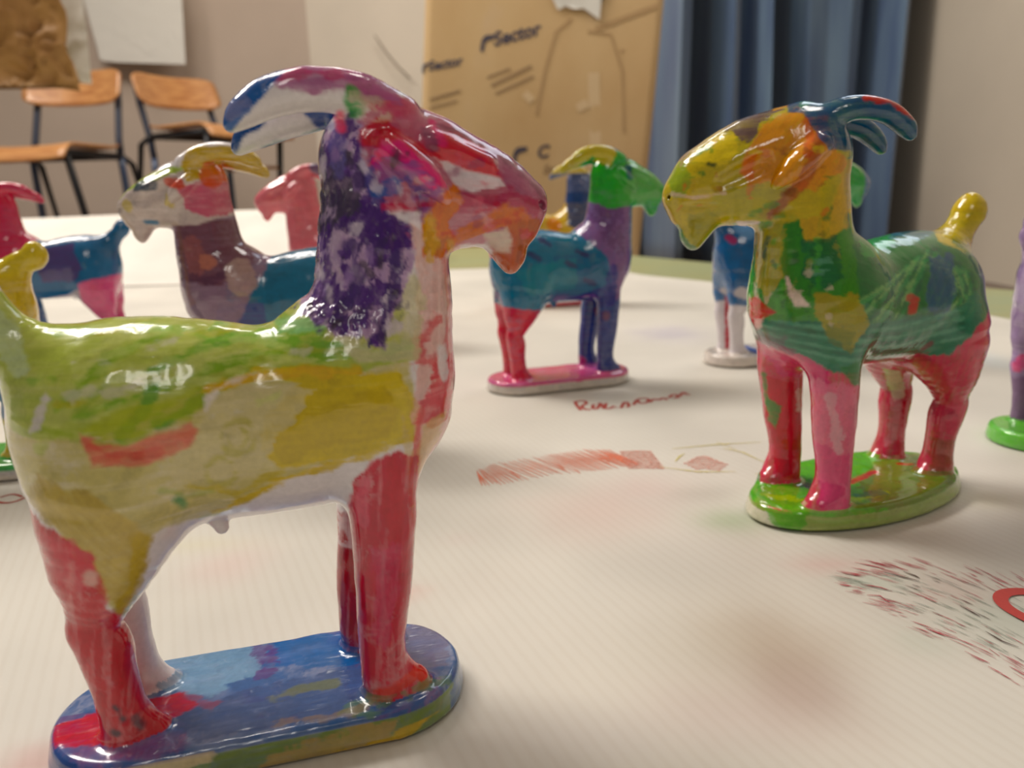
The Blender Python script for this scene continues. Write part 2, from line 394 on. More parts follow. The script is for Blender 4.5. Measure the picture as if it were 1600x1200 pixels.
PAINT = {
 'g1': [
  ('s',None,'poly',[(-38,87.4),(-38.2,97.1),(-27.1,96.3),(-13.4,95.5),(18.7,94.5),(34.3,81.2),(35.1,64.3),(29.5,64.7),(23.2,63.7),(8.5,59.5),(-0.2,54.4),(-4.5,52.2),(-15,52.7),(-17.5,46.6),(-22.9,35),(-25.8,45.4),(-30.3,56.9),(-39.1,64.8)],0,(196,184,112),0.92,0.6,0,0,-1,150),
  ('s',None,'poly',[(-39.9,78.5),(-38.5,97),(-27.3,96.2),(-13.5,95.9),(10.7,93.7),(22.9,88.7),(37.1,84.6),(35.6,80.6),(22.1,79.6),(-1.9,79.4),(-16.7,73.1),(-31.3,71.8),(-37.9,73.7)],0,(172,188,86),0.9,1,0,0,-1,150),
  ('s',None,'line',[(-40.4,93.2),(-37,89.5),(-34.7,84.5)],2.34,(190,205,160),0.8,1,0,0,-1,150),
  ('s',None,'line',[(-31.5,70.6),(-26.4,77.1),(-20.1,85.7),(-16.6,88.8)],1.04,(188,196,110),0.8,0.4,0,0,-1,150),
  ('s',None,'line',[(-30.9,74.3),(-18.2,70.2),(-6.8,75),(8.5,83.2),(34.6,83.5)],0.78,(150,170,60),0.75,0.9,5,0,-1,150),
  ('s',None,'line',[(-24.6,75.7),(-9.4,80.1),(6.3,83.4),(34.4,81.5)],0.52,(120,170,50),0.75,0.9,5,0,-1,150),
  ('s',None,'line',[(-10.1,83.1),(-1.2,85.8),(15.6,85.3),(34.5,82.9)],0.65,(105,170,60),0.75,0.9,5,0,-1,150),
  ('s',None,'line',[(-13.4,89.7),(-1.1,86.4),(8.9,86.8),(18.1,87.3)],0.65,(130,185,70),0.75,0.9,5,0,-1,150),
  ('s',None,'line',[(-22.7,81.3),(-18.1,85.5),(-9.4,88.2)],0.52,(130,170,60),0.75,0.9,5,0,-1,150),
  ('s',None,'line',[(-27.4,77.2),(-20.3,84),(-11.2,90.7)],0.52,(140,175,60),0.75,0.9,5,0,-1,150),
  ('s',None,'line',[(-19.1,85.6),(-19.2,81),(-23.4,76.8)],0.52,(135,165,60),0.75,0.9,5,0,-1,150),
  ('s',None,'line',[(-0.9,88.2),(1.3,88.6)],0.91,(110,180,70),0.75,0.9,5,0,-1,150),
  ('s',None,'line',[(32.1,83.1),(35.7,81.4)],0.65,(80,140,60),0.75,0.9,5,0,-1,150),
  ('s',None,'line',[(-26.6,88.5),(-14.2,91.5),(-0.5,91.5),(12.5,89.1)],0.29,(205,215,130),0.5,1.1,3,0,-1,150),
  ('s',None,'line',[(-25.9,86.9),(-14.4,89.9),(-0.7,89.9),(12.3,87.5)],0.29,(205,215,130),0.5,1.1,3,0,-1,150),
  ('s',None,'line',[(-25.2,85.2),(-14.6,88.3),(-0.9,88.3),(12.2,85.8)],0.29,(205,215,130),0.5,1.1,3,0,-1,150),
  ('s',None,'line',[(-24.4,83.6),(-14.8,86.7),(-1.1,86.6),(12,84.1)],0.29,(205,215,130),0.5,1.1,3,0,-1,150),
  ('s',None,'line',[(-23.7,81.9),(-15,85.1),(-1.3,85),(11.9,82.5)],0.29,(205,215,130),0.5,1.1,3,0,-1,150),
  ('s',None,'line',[(-22.9,80.2),(-15.3,83.5),(-1.5,83.4),(11.7,80.8)],0.29,(205,215,130),0.5,1.1,3,0,-1,150),
  ('s',None,'line',[(-22.2,78.5),(-15.5,81.9),(-1.7,81.7),(11.5,79.1)],0.29,(205,215,130),0.5,1.1,3,0,-1,150),
  ('s',None,'line',[(-21.4,76.8),(-15.7,80.3),(-1.8,80.1),(11.4,77.4)],0.29,(205,215,130),0.5,1.1,3,0,-1,150),
  ('s',None,'line',[(-20.6,75),(-15.9,78.7),(-2,78.4),(11.2,75.6)],0.29,(205,215,130),0.5,1.1,3,0,-1,150),
  ('s',None,'line',[(-17.4,71.9),(-12.4,77.4),(-11.3,82)],0.91,(90,155,50),0.8,0.8,0,0,-1,150),
  ('s',None,'line',[(-11.3,73.7),(-6.8,75),(-3.4,77.7)],1.04,(75,150,60),0.85,0.8,0,0,-1,150),
  ('s',None,'poly',[(-18.4,76.2),(-11.8,77.9),(-2.1,78.2),(-5.9,73.7),(-17,71.3),(-24,73.3)],0,(170,180,50),0.7,1,0,0,-1,150),
  ('s',None,'poly',[(-3.3,78.3),(6.1,81.2),(17.5,80.8),(32.3,78.9),(35.5,70.9),(34.5,64.4),(28.2,64.9),(18.3,62.4),(8.7,61.7),(5.1,66.6),(7.5,72.6),(13.7,78.1),(5.8,78.9)],0,(206,180,30),1,0.8,0,0,-1,150),
  ('s',None,'poly',[(7.4,71.9),(16.8,72.8),(29.1,76.6),(33.6,69.8),(28.4,66.4),(18.6,66.2),(10,63.4),(6.3,66.4)],0,(196,170,30),0.9,1,0,0,-1,150),
  ('s',None,'line',[(-2,78.2),(6,80.1),(15.1,80.1),(24.4,79.6)],0.78,(218,172,30),0.9,0.8,0,0,-1,150),
  ('s',None,'line',[(24.3,77.1),(31,78.4),(32.4,71.2),(29.5,65)],0.91,(215,195,80),0.6,1,0,0,-1,150),
  ('s',None,'poly',[(-2.6,77.3),(9.2,78.3),(17.1,77.2),(13.3,73.2),(8.1,67.5),(4,61),(-7.2,61.8),(-11.2,64.8),(-6.3,69.2),(-3.6,73.7)],0,(208,196,150),0.85,1,0,0,-1,150),
  ('s',None,'line',[(4.6,68.9),(4,67.4),(2.9,66.3),(1.4,66),(0,66.5),(-0.9,67.7),(-1.2,69.3),(-0.8,70.8),(0.2,72),(1.6,72.4),(3.1,72.1),(4.1,71)],0.39,(176,168,60),0.6,0.8,0,0,-1,150),
  ('s',None,'line',[(3.3,69),(3,68.2),(2.4,67.5),(1.5,67.4),(0.7,67.7),(0.2,68.3),(-0,69.3),(0.2,70.1),(0.8,70.8),(1.6,71.1),(2.5,70.9),(3.1,70.2)],0.39,(176,168,60),0.6,0.8,0,0,-1,150),
  ('s',None,'line',[(0.4,62.7),(-0.1,61.4),(-1.1,60.5),(-2.3,60.3),(-3.5,60.7),(-4.3,61.7),(-4.5,63.1),(-4.2,64.4),(-3.3,65.4),(-2.1,65.8),(-0.9,65.5),(0,64.5)],0.39,(176,168,60),0.6,0.8,0,0,-1,150),
  ('s',None,'line',[(-4.4,53.1),(1.1,55.5),(8.5,59.5),(18.2,61.7),(28.2,64.2)],0.78,(208,180,40),0.9,0.9,0,0,-1,150),
  ('s',None,'line',[(-7.4,60.6),(0.1,57.6),(8.7,61.7)],0.78,(190,170,40),0.7,1,0,0,-1,150),
  ('s',None,'poly',[(-3.4,77.1),(0.6,79.8),(6,80.3),(-0.4,78),(-3.2,74.9)],0,(230,220,215),0.9,0.4,0,0,-1,150),
  ('s',None,'poly',[(-31.5,76.5),(-29.3,80.8),(-28.6,79),(-30.7,74),(-32.9,73.1)],0,(220,210,215),0.8,0.6,0,0,-1,150),
  ('s',None,'poly',[(-24,72.9),(-21,70.9),(-16.9,70.4),(-5.9,73.1),(-4.8,71.7),(-6.4,68.6),(-13.2,66.3),(-22.6,67.2),(-23.4,70)],0,(218,122,108),0.92,0.5,8,0,-1,150),
  ('s',None,'line',[(-22.5,71.1),(-19.7,68.9),(-11.8,68.6)],0.65,(205,80,80),0.6,0.8,0,0,-1,150),
  ('s',None,'line',[(-12.3,61.2),(-8.7,58.8),(-4.2,58.9)],0.65,(150,165,60),0.6,0.4,0,0,-1,150),
  ('s',None,'line',[(-9.9,58.4),(-9.3,57)],0.91,(60,140,90),0.8,0.4,0,0,-1,150),
  ('s',None,'poly',[(-32.2,65.9),(-23.5,62.3),(-16.9,56.4),(-15.2,52.3),(-17.7,46.2),(-23.2,34.5),(-24.6,47.3),(-29.7,55.8),(-35.2,60.3)],0,(192,168,90),0.85,0.8,-60,0,-1,150),
  ('s',None,'line',[(-16.8,52.6),(-19.1,43.8),(-22.7,36.4)],1.17,(188,160,40),0.7,0.8,-70,0,-1,150),
  ('s',None,'poly',[(36.7,108.7),(43.9,104.8),(48.8,99.6),(47.6,71),(41.7,60.6),(33.9,53.1),(33.7,69.7),(35.9,80.1),(37,94)],0,(228,176,172),0.8,1,85,0,-1,150),
  ('s',None,'poly',[(42.7,99.8),(47.8,97),(46.6,70.6),(41.7,79.2),(43.5,89.5)],0,(214,112,120),0.7,1.4,85,0,-1,150),
  ('s',None,'line',[(41.7,87.4),(37.1,83.9),(36.2,80),(41.3,78.9)],1.17,(214,96,104),0.85,1,0,0,-1,150),
  ('s',None,'poly',[(38.8,80),(45.7,79.4),(43.9,68.9),(40.4,65.2),(34.7,67.9),(35.2,69.8),(38,74.8)],0,(214,78,92),0.92,1.3,0,0,-1,150),
  ('s',None,'line',[(35.9,70),(34.6,63.4),(34.7,56.6)],0.78,(214,90,90),0.8,0.6,80,0,-1,150),
  ('s',None,'line',[(41.7,80.9),(41.8,76.3)],1.17,(232,222,228),0.95,0.6,0,0,-1,150),
  ('s',None,'poly',[(32.1,70.4),(33.5,62.2),(34.1,53.9),(35.1,62),(36.4,67.3),(41.7,68.1),(40,61.4),(32.9,51.9),(32.2,58.3)],0,(212,186,120),0.6,0.7,0,0,-1,150),
  ('s',None,'line',[(34,59.4),(33.8,49.7),(33.6,41.1)],0.78,(206,168,40),0.9,0.6,80,0,-1,150),
  ('s',None,'poly',[(34.4,95.6),(36.9,96.7),(38.8,91.7),(35.9,80.5),(24.8,81.4),(19.3,86.9),(25.4,88.9),(31.5,89.7)],0,(208,200,160),0.8,0.9,0,0,-1,150),
  ('s',None,'poly',[(23.4,86.5),(30.4,91),(31.7,92.1),(35.2,89.4),(32.4,84.6),(28.6,83)],0,(182,188,80),0.8,0.9,45,0,-1,150),
  ('s',None,'line',[(18.3,88.8),(14.7,88.2),(11.2,87.5)],1.04,(150,205,150),0.7,1,0,0,-1,150),
  ('s',None,'poly',[(27.5,126.4),(22,123.8),(19.6,116.6),(16.4,110.5),(15.9,101.3),(14,90),(19.4,87.1),(25.3,86.1),(29.8,83.2),(30.3,86.3),(34.5,92.9),(37.4,100.2),(36.5,106.3),(31.8,108.2),(35.1,112.2),(32.6,120.4),(28.9,125.4)],0,(178,146,188),0.95,1.1,60,0,-1,150),
  ('s',None,'poly',[(27.5,126.4),(22,123.8),(18.7,112.7),(16.2,109.4),(15.9,101.3),(14,90),(19.4,87.1),(25.3,86.1),(29.8,83.2),(30.3,86.3),(34.5,92.9),(36.9,100.2),(36.5,106.3),(31.8,108.2),(35.1,112.2),(32.6,120.4),(28.9,125.4)],0,(80,44,122),0.97,1.6,65,0.42,-1,150),
  ('s',None,'poly',[(23.9,112.6),(31.9,109.4),(36.4,103.9),(34.3,100.3),(26.7,104.3),(22.2,106.8),(19.4,101.1),(19,109.3)],0,(70,36,112),0.95,1.8,60,0,-1,150),
  ('s',None,'poly',[(20.7,116.1),(25.6,119.3),(29.4,115.9),(27.1,109),(20.5,106.9),(19,109.3)],0,(60,48,72),0.9,1.6,60,0.25,-1,150),
  ('s',None,'line',[(33.5,100.4),(33.6,95.5),(31.2,90.6),(29,85.8)],1.17,(66,42,110),0.95,1.4,70,0,-1,150),
  ('s',None,'line',[(24.9,103.2),(26.2,97.1),(24,92.4),(20.7,88.9)],0.78,(76,52,116),0.9,1.5,70,0,-1,150),
  ('s',None,'line',[(19.2,106.8),(17.9,98.4),(16.7,91.1)],0.65,(60,48,50),0.8,1.2,85,0,-1,150),
  ('s',None,'line',[(18.2,87.4),(23.7,88.8),(27.5,91)],0.65,(80,55,112),0.9,1.2,0,0,-1,150),
  ('s',None,'line',[(24.3,124.4),(24.4,116)],1.17,(120,110,180),0.6,1.2,0,0.3,-1,150),
  ('s',None,'line',[(29.4,119.3),(28.7,116.5)],1.17,(212,200,222),0.8,0.9,0,0,-1,150),
  ('s',None,'poly',[(28.5,125.1),(32.3,129.5),(38.3,129.5),(45.4,127.8),(57.8,119.5),(68.3,111.3),(65.3,98.6),(61.1,93.6),(53.2,101.8),(44.1,100.7),(39.3,106.7),(33.3,108.7),(29.7,117.1)],0,(186,92,118),0.92,0.8,0,0,-1,150),
  ('s',None,'poly',[(26.1,135.6),(32.9,132.3),(39.9,127.7),(38.5,124.2),(32.5,126.6),(28,130)],0,(200,80,110),0.85,1,0,0,-1,150),
  ('s',None,'poly',[(28.4,123.4),(32,125.6),(37.9,124.4),(45.1,120.3),(53.8,117.2),(57,114.7),(54.6,111.7),(47.3,113.7),(41.3,118.6),(32.9,120.3),(28.9,120.8)],0,(204,22,40),1,0.5,-20,0,-1,150),
  ('s',None,'poly',[(39.8,125),(47.7,123.2),(53.9,119),(56.6,114.7),(52.4,113),(44.9,116.5),(38.9,119.8),(43.9,120.9)],0,(208,34,54),1,0.7,-25,0,-1,150),
  ('s',None,'poly',[(34.4,125),(39.9,126.7),(44.1,125),(44.1,120.9),(41.3,119.8),(37.8,122.1)],0,(196,110,138),0.85,0.9,0,0,-1,150),
  ('s',None,'line',[(42.6,125),(43.9,120.9)],0.78,(228,80,130),0.8,0.4,0,0,-1,150),
  ('s',None,'line',[(41.3,123.3),(41.6,120.9)],1.17,(140,80,110),0.7,0.7,0,0,-1,150),
  ('s',None,'poly',[(31.3,120.6),(35.7,121.7),(39.9,118),(43.6,113.2),(40.6,112.3),(38.3,115.4),(33.6,116.7),(30.3,116.8)],0,(230,40,124),1,0.6,-50,0,-1,150),
  ('s',None,'line',[(32.7,120.9),(37.3,118),(40.4,113.3)],0.52,(240,110,160),0.7,0.4,-50,0,-1,150),
  ('s',None,'poly',[(41.1,119.4),(42.5,118.6),(45.2,117.5),(50.5,115.4),(55.3,114.4),(57,112.6),(54.9,111),(50.3,111.1),(46.2,113.4),(43.9,116.5)],0,(230,218,226),0.97,0.35,0,0,-1,150),
  ('s',None,'poly',[(54.5,119.6),(61.6,116.2),(66.9,110.1),(65.7,107),(57.5,111.4),(55.3,115.3)],0,(166,92,126),0.9,0.8,-30,0,-1,150),
  ('s',None,'line',[(44.6,124.1),(53.4,121),(61.2,115.3),(65.8,110.1)],0.65,(120,50,80),0.6,1.1,-30,0,-1,150),
  ('s',None,'poly',[(54.3,112.3),(57.6,112.6),(65.5,109.5),(64.1,105.8),(56.1,109.4),(47,108.3),(44.6,112),(49.1,111.1)],0,(176,62,92),0.85,0.9,0,0,-1,150),
  ('s',None,'poly',[(42.8,112),(46.2,112.9),(47.6,109.7),(44.4,106.5),(46.7,101.5),(42.7,99.8),(39.5,100.6),(38.8,106.7),(41.4,107.5)],0,(226,122,34),0.97,1,70,0,-1,150),
  ('s',None,'poly',[(44.1,101.6),(48.2,105.8),(56.1,109.4),(61.4,107.8),(64.1,105.1),(62,101.6),(56,104.7),(52,103.4)],0,(220,126,64),0.88,1,15,0,-1,150),
  ('s',None,'line',[(40.3,106.7),(41.1,102.3),(40.4,99.3)],1.17,(222,172,60),0.85,0.9,0,0,-1,150),
  ('s',None,'line',[(32.6,116.1),(37.4,116.3),(40.6,112.1),(38.2,108.6)],1.82,(142,84,150),0.8,1.1,0,0.25,-1,150),
  ('s',None,'poly',[(30.3,117.6),(37.3,114.6),(40.1,109.7),(33.9,109.3),(28.7,112.4)],0,(86,78,150),0.85,1.2,40,0.38,-1,150),
  ('s',None,'line',[(30.9,112.4),(33.8,113.2)],1.17,(60,96,168),0.85,1,0,0,-1,150),
  ('s',None,'poly',[(32.5,109.7),(36.4,109.1),(38.9,108.3),(39,104.6),(36.8,106.2),(34.4,107.7)],0,(230,220,228),0.95,0.3,0,0,-1,150),
  ('s',None,'line',[(32.1,109.7),(38.2,109.2),(41,109.9)],0.65,(200,50,80),0.85,0.7,0,0,-1,150),
  ('s',None,'poly',[(56.8,106),(65,105.6),(63,99.2),(60.9,96),(62.7,93.2),(56.4,93.6),(53.9,99),(58.1,102.4)],0,(190,94,40),0.97,0.8,80,0,-1,150),
  ('s',None,'poly',[(52,103.5),(57.1,104.5),(58.4,102.4),(58,99.3),(55,99.2)],0,(222,206,192),0.95,0.5,0,0,-1,150),
  ('s',None,'line',[(60.2,103.9),(60.5,100.6),(59.6,97.4)],0.39,(150,70,40),0.7,0.4,80,0,-1,150),
  ('s',None,'poly',[(44.1,103.1),(46.1,103),(46.8,99.4),(46.1,94.3),(44.6,98.3)],0,(210,150,50),0.9,0.7,85,0,-1,150),
  ('s',None,'line',[(58.9,107),(58.5,107.8),(59,107.4)],0.45,(204,40,60),0.5,1.3,0,0,-1,150),
  ('s',None,'line',[(36,105.9),(37.2,106.6),(36,106.1)],0.41,(226,120,140),0.5,1.3,0,0,-1,150),
  ('s',None,'line',[(62.5,102.6),(60.4,103.9),(64.9,101.5)],0.41,(204,40,60),0.5,1.3,0,0,-1,150),
  ('s',None,'line',[(39.6,112.4),(39,112.1),(40.5,114)],0.2,(228,190,200),0.5,1.3,0,0,-1,150),
  ('s',None,'line',[(40.1,121.7),(39.7,122.7),(37.4,122.1)],0.49,(150,60,110),0.5,1.3,0,0,-1,150),
  ('s',None,'line',[(51.6,107.7),(52.9,106.3),(53.2,105.9)],0.2,(228,190,200),0.5,1.3,0,0,-1,150),
  ('s',None,'line',[(57.1,105.7),(57.1,106.4),(53.7,105.1)],0.35,(204,40,60),0.5,1.3,0,0,-1,150),
  ('s',None,'line',[(42.7,120.7),(43.5,121.9),(43,121.2)],0.21,(120,50,90),0.5,1.3,0,0,-1,150),
  ('s',None,'line',[(38.7,103.3),(37,102.8),(36.1,104.4)],0.52,(226,120,140),0.5,1.3,0,0,-1,150),
  ('s',None,'line',[(46.8,115.9),(45.1,114.9),(43.6,115.9)],0.49,(150,60,110),0.5,1.3,0,0,-1,150),
  ('s',None,'line',[(50.2,114.6),(50.6,115.4),(52.3,113.3)],0.41,(226,120,140),0.5,1.3,0,0,-1,150),
  ('s',None,'line',[(46.3,111.8),(48.2,111.9),(46.3,111.5)],0.25,(120,50,90),0.5,1.3,0,0,-1,150),
  ('s',None,'line',[(46.9,109.7),(47.7,110.7),(43.7,110.3)],0.28,(228,190,200),0.5,1.3,0,0,-1,150),
  ('s',None,'line',[(40.1,109.3),(40.8,108.3),(38.1,110.4)],0.24,(226,120,140),0.5,1.3,0,0,-1,150),
  ('s',None,'line',[(35.3,109.1),(35.9,107.8),(34,110.1)],0.43,(228,190,200),0.5,1.3,0,0,-1,150),
  ('s',None,'line',[(63.3,123.4),(64.4,124.4),(66.7,125.2)],0.48,(226,120,140),0.5,1.3,0,0,-1,150),
  ('s',None,'line',[(43.5,113.6),(43.2,113.8),(42.9,113.1)],0.28,(226,120,140),0.5,1.3,0,0,-1,150),
  ('s',None,'line',[(48.3,106.3),(50.4,106.9),(50,105.5)],0.41,(150,60,110),0.5,1.3,0,0,-1,150),
  ('s',None,'line',[(37.7,109.9),(37,110.8),(37.6,109.9)],0.35,(228,190,200),0.5,1.3,0,0,-1,150),
  ('s',None,'line',[(53.3,106.6),(53.4,106.6),(52.5,104.7)],0.29,(226,120,140),0.5,1.3,0,0,-1,150),
  ('s',None,'line',[(61,108.6),(62.2,107.3),(59.3,108.1)],0.49,(204,40,60),0.5,1.3,0,0,-1,150),
  ('s',None,'line',[(37.2,109.3),(37.8,109.3),(35.3,108.2)],0.46,(120,50,90),0.5,1.3,0,0,-1,150),
  ('s',None,'line',[(63,120.6),(60.7,119.2),(60.9,122.1)],0.41,(204,40,60),0.5,1.3,0,0,-1,150),
  ('s',None,'line',[(61.5,102.6),(63.4,103.8),(62.1,102.9)],0.37,(226,120,140),0.5,1.3,0,0,-1,150),
  ('s',None,'line',[(54.4,105.4),(52.9,103.9),(52.3,104.8)],0.22,(226,120,140),0.5,1.3,0,0,-1,150),
  ('s',None,'line',[(43.5,103.9),(45.1,104.6),(45.9,103.2)],0.21,(204,40,60),0.5,1.3,0,0,-1,150),
  ('s',None,'line',[(56.1,119.4),(54.7,119.1),(53,118.4)],0.44,(150,60,110),0.5,1.3,0,0,-1,150),
  ('s',None,'line',[(52.5,108.5),(54.6,109.4),(49.5,107.4)],0.3,(204,40,60),0.5,1.3,0,0,-1,150),
  ('s',None,'line',[(36.3,121.2),(36.8,122.1),(34,121.3)],0.33,(226,120,140),0.5,1.3,0,0,-1,150),
  ('s',None,'line',[(49.5,116.4),(51.2,117),(49.6,117)],0.33,(150,60,110),0.5,1.3,0,0,-1,150),
  ('s',None,'line',[(49.3,117.6),(47.2,117.2),(47.4,118.6)],0.32,(226,120,140),0.5,1.3,0,0,-1,150),
  ('s',None,'line',[(33.3,121.6),(32.8,121.1),(31.2,123)],0.27,(226,120,140),0.5,1.3,0,0,-1,150),
  ('s',None,'line',[(35.1,119.5),(34.2,118.4),(35.1,118.7)],0.23,(120,50,90),0.5,1.3,0,0,-1,150),
  ('s',None,'line',[(50,110.1),(51.5,110.8),(51,108.6)],0.49,(226,120,140),0.5,1.3,0,0,-1,150),
  ('s',None,'line',[(30.3,87.5),(30.9,88.9)],0.35,(58,46,60),0.75,1.2,65,0,-1,150),
  ('s',None,'line',[(28.7,98.7),(28.4,101.7)],0.23,(150,120,176),0.75,1.2,65,0,-1,150),
  ('s',None,'line',[(27.9,113.9),(27.9,116.8)],0.33,(60,36,96),0.75,1.2,65,0,-1,150),
  ('s',None,'line',[(22.5,108.1),(22,109.6)],0.39,(196,170,206),0.75,1.2,65,0,-1,150),
  ('s',None,'line',[(26.2,100.8),(27.5,103.5)],0.18,(60,36,96),0.75,1.2,65,0,-1,150),
  ('s',None,'line',[(20.8,91.8),(20.7,94.6)],0.21,(214,200,218),0.75,1.2,65,0,-1,150),
  ('s',None,'line',[(30.8,103.2),(30.8,105.1)],0.21,(60,36,96),0.75,1.2,65,0,-1,150),
  ('s',None,'line',[(26.4,99.2),(28,101.2)],0.2,(150,120,176),0.75,1.2,65,0,-1,150),
  ('s',None,'line',[(27.1,97.6),(27.4,98.5)],0.23,(196,170,206),0.75,1.2,65,0,-1,150),
  ('s',None,'line',[(29,88.7),(28.5,89.9)],0.17,(214,200,218),0.75,1.2,65,0,-1,150),
  ('s',None,'line',[(29.6,101.2),(30.7,103)],0.35,(60,36,96),0.75,1.2,65,0,-1,150),
  ('s',None,'line',[(22.2,115.6),(22,118.2)],0.19,(150,120,176),0.75,1.2,65,0,-1,150),
  ('s',None,'line',[(20.1,105.4),(20,107.2)],0.39,(58,46,60),0.75,1.2,65,0,-1,150),
  ('s',None,'line',[(20.9,115.3),(21.6,117.7)],0.3,(150,120,176),0.75,1.2,65,0,-1,150),
  ('s',None,'line',[(24.5,98.8),(24,100.6)],0.31,(58,46,60),0.75,1.2,65,0,-1,150),
  ('s',None,'line',[(20.7,87.9),(22.2,88.7)],0.4,(58,46,60),0.75,1.2,65,0,-1,150),
  ('s',None,'line',[(30.8,90.9),(31.4,93.9)],0.39,(214,200,218),0.75,1.2,65,0,-1,150),
  ('s',None,'line',[(30.5,87.1),(32.3,88.8)],0.19,(58,46,60),0.75,1.2,65,0,-1,150),
  ('s',None,'line',[(32.8,91.7),(33.2,93.1)],0.2,(58,46,60),0.75,1.2,65,0,-1,150),
  ('s',None,'line',[(29.6,118.4),(29.4,119.3)],0.41,(214,200,218),0.75,1.2,65,0,-1,150),
  ('s',None,'line',[(35.1,117.2),(36.5,119)],0.17,(58,46,60),0.75,1.2,65,0,-1,150),
  ('s',None,'line',[(20,91.4),(19.8,94.4)],0.35,(60,36,96),0.75,1.2,65,0,-1,150),
  ('s',None,'line',[(21,107.1),(22.5,109.4)],0.14,(196,170,206),0.75,1.2,65,0,-1,150),
  ('s',None,'line',[(33.7,96.6),(33.5,98.8)],0.17,(60,36,96),0.75,1.2,65,0,-1,150),
  ('s',None,'line',[(24.2,119),(23.9,120.5)],0.41,(150,120,176),0.75,1.2,65,0,-1,150),
  ('s',None,'line',[(30.7,86.6),(31.1,89.7)],0.32,(214,200,218),0.75,1.2,65,0,-1,150),
  ('s',None,'line',[(35.1,112.3),(34.1,114)],0.24,(214,200,218),0.75,1.2,65,0,-1,150),
  ('s',None,'line',[(33.2,87.9),(34.4,90.6)],0.32,(60,36,96),0.75,1.2,65,0,-1,150),
  ('s',None,'line',[(30.4,92.1),(30.9,93)],0.26,(214,200,218),0.75,1.2,65,0,-1,150),
  ('s',None,'line',[(30,114.4),(31.1,115.6)],0.34,(58,46,60),0.75,1.2,65,0,-1,150),
  ('s',None,'line',[(33.5,115.8),(34.8,118.8)],0.36,(58,46,60),0.75,1.2,65,0,-1,150),
  ('s',None,'line',[(32.6,96.6),(34.4,98.5)],0.23,(214,200,218),0.75,1.2,65,0,-1,150),
  ('s',None,'line',[(22.3,99.4),(21.6,101.5)],0.33,(196,170,206),0.75,1.2,65,0,-1,150),
  ('s',None,'line',[(24.6,96.8),(24.3,98.7)],0.14,(150,120,176),0.75,1.2,65,0,-1,150),
  ('s',None,'line',[(25.7,101.4),(25.9,102.5)],0.23,(58,46,60),0.75,1.2,65,0,-1,150),
  ('s',None,'line',[(21.9,106),(22.8,108.3)],0.25,(196,170,206),0.75,1.2,65,0,-1,150),
  ('s',None,'line',[(30.3,98.5),(30.9,101.5)],0.29,(58,46,60),0.75,1.2,65,0,-1,150),
  ('s',None,'line',[(29.1,86),(28.7,88.1)],0.33,(60,36,96),0.75,1.2,65,0,-1,150),
  ('s',None,'line',[(24.8,117.8),(24.8,118.9)],0.22,(196,170,206),0.75,1.2,65,0,-1,150),
  ('s',None,'line',[(23.3,94.8),(25.1,97.5)],0.37,(150,120,176),0.75,1.2,65,0,-1,150),
  ('s',None,'line',[(28.2,97.3),(27.2,99)],0.26,(58,46,60),0.75,1.2,65,0,-1,150),
  ('s',None,'line',[(24.9,104.2),(24.3,105.4)],0.23,(58,46,60),0.75,1.2,65,0,-1,150),
  ('s',None,'line',[(27.5,114.1),(27,116)],0.23,(150,120,176),0.75,1.2,65,0,-1,150),
  ('s',None,'line',[(31,86.4),(32.6,87.2)],0.35,(214,200,218),0.75,1.2,65,0,-1,150),
  ('s',None,'line',[(29.9,110.3),(29.8,112.5)],0.4,(196,170,206),0.75,1.2,65,0,-1,150),
  ('s',None,'line',[(21.6,90.1),(23.2,92.6)],0.41,(60,36,96),0.75,1.2,65,0,-1,150),
  ('s',None,'line',[(20.1,106.8),(21.7,109.5)],0.24,(60,36,96),0.75,1.2,65,0,-1,150),
  ('s',None,'line',[(19.7,96.7),(19.6,98.7)],0.25,(214,200,218),0.75,1.2,65,0,-1,150),
  ('s',None,'line',[(33.1,92.6),(33.4,93.6)],0.15,(58,46,60),0.75,1.2,65,0,-1,150),
  ('s',None,'line',[(34,112.7),(33.4,115.3)],0.27,(150,120,176),0.75,1.2,65,0,-1,150),
  ('s',None,'line',[(32.1,103.8),(33,104.5)],0.37,(58,46,60),0.75,1.2,65,0,-1,150),
  ('s',None,'line',[(26.7,97.3),(27.9,97.9)],0.2,(58,46,60),0.75,1.2,65,0,-1,150),
  ('s',None,'line',[(21.1,117.1),(21.6,119.7)],0.33,(60,36,96),0.75,1.2,65,0,-1,150),
  ('s',None,'line',[(26.6,104.6),(26.9,106.4)],0.39,(214,200,218),0.75,1.2,65,0,-1,150),
  ('s',None,'line',[(28,113.8),(27.9,115)],0.38,(60,36,96),0.75,1.2,65,0,-1,150),
  ('s',None,'line',[(23.3,114.3),(24,117.4)],0.17,(58,46,60),0.75,1.2,65,0,-1,150),
  ('s',None,'line',[(30.5,113.2),(31.3,115.8)],0.26,(214,200,218),0.75,1.2,65,0,-1,150),
  ('s',None,'line',[(21.1,116.2),(21.7,118.9)],0.3,(214,200,218),0.75,1.2,65,0,-1,150),
  ('s',None,'line',[(33.5,90.8),(34,93)],0.14,(60,36,96),0.75,1.2,65,0,-1,150),
  ('s',None,'line',[(18.7,89.9),(20,93.4)],0.23,(60,36,96),0.75,1.2,65,0,-1,150),
  ('s',None,'line',[(-23.5,88.4),(-17.9,89.2)],0.29,(190,180,50),0.55,1.2,4,0,-1,150),
  ('s',None,'line',[(5.5,80.5),(8.5,81.2)],0.19,(206,212,130),0.55,1.2,4,0,-1,150),
  ('s',None,'line',[(6,75.1),(9.2,76.3)],0.35,(206,212,130),0.55,1.2,4,0,-1,150),
  ('s',None,'line',[(-29,89.4),(-22.2,89.3)],0.15,(120,170,60),0.55,1.2,4,0,-1,150),
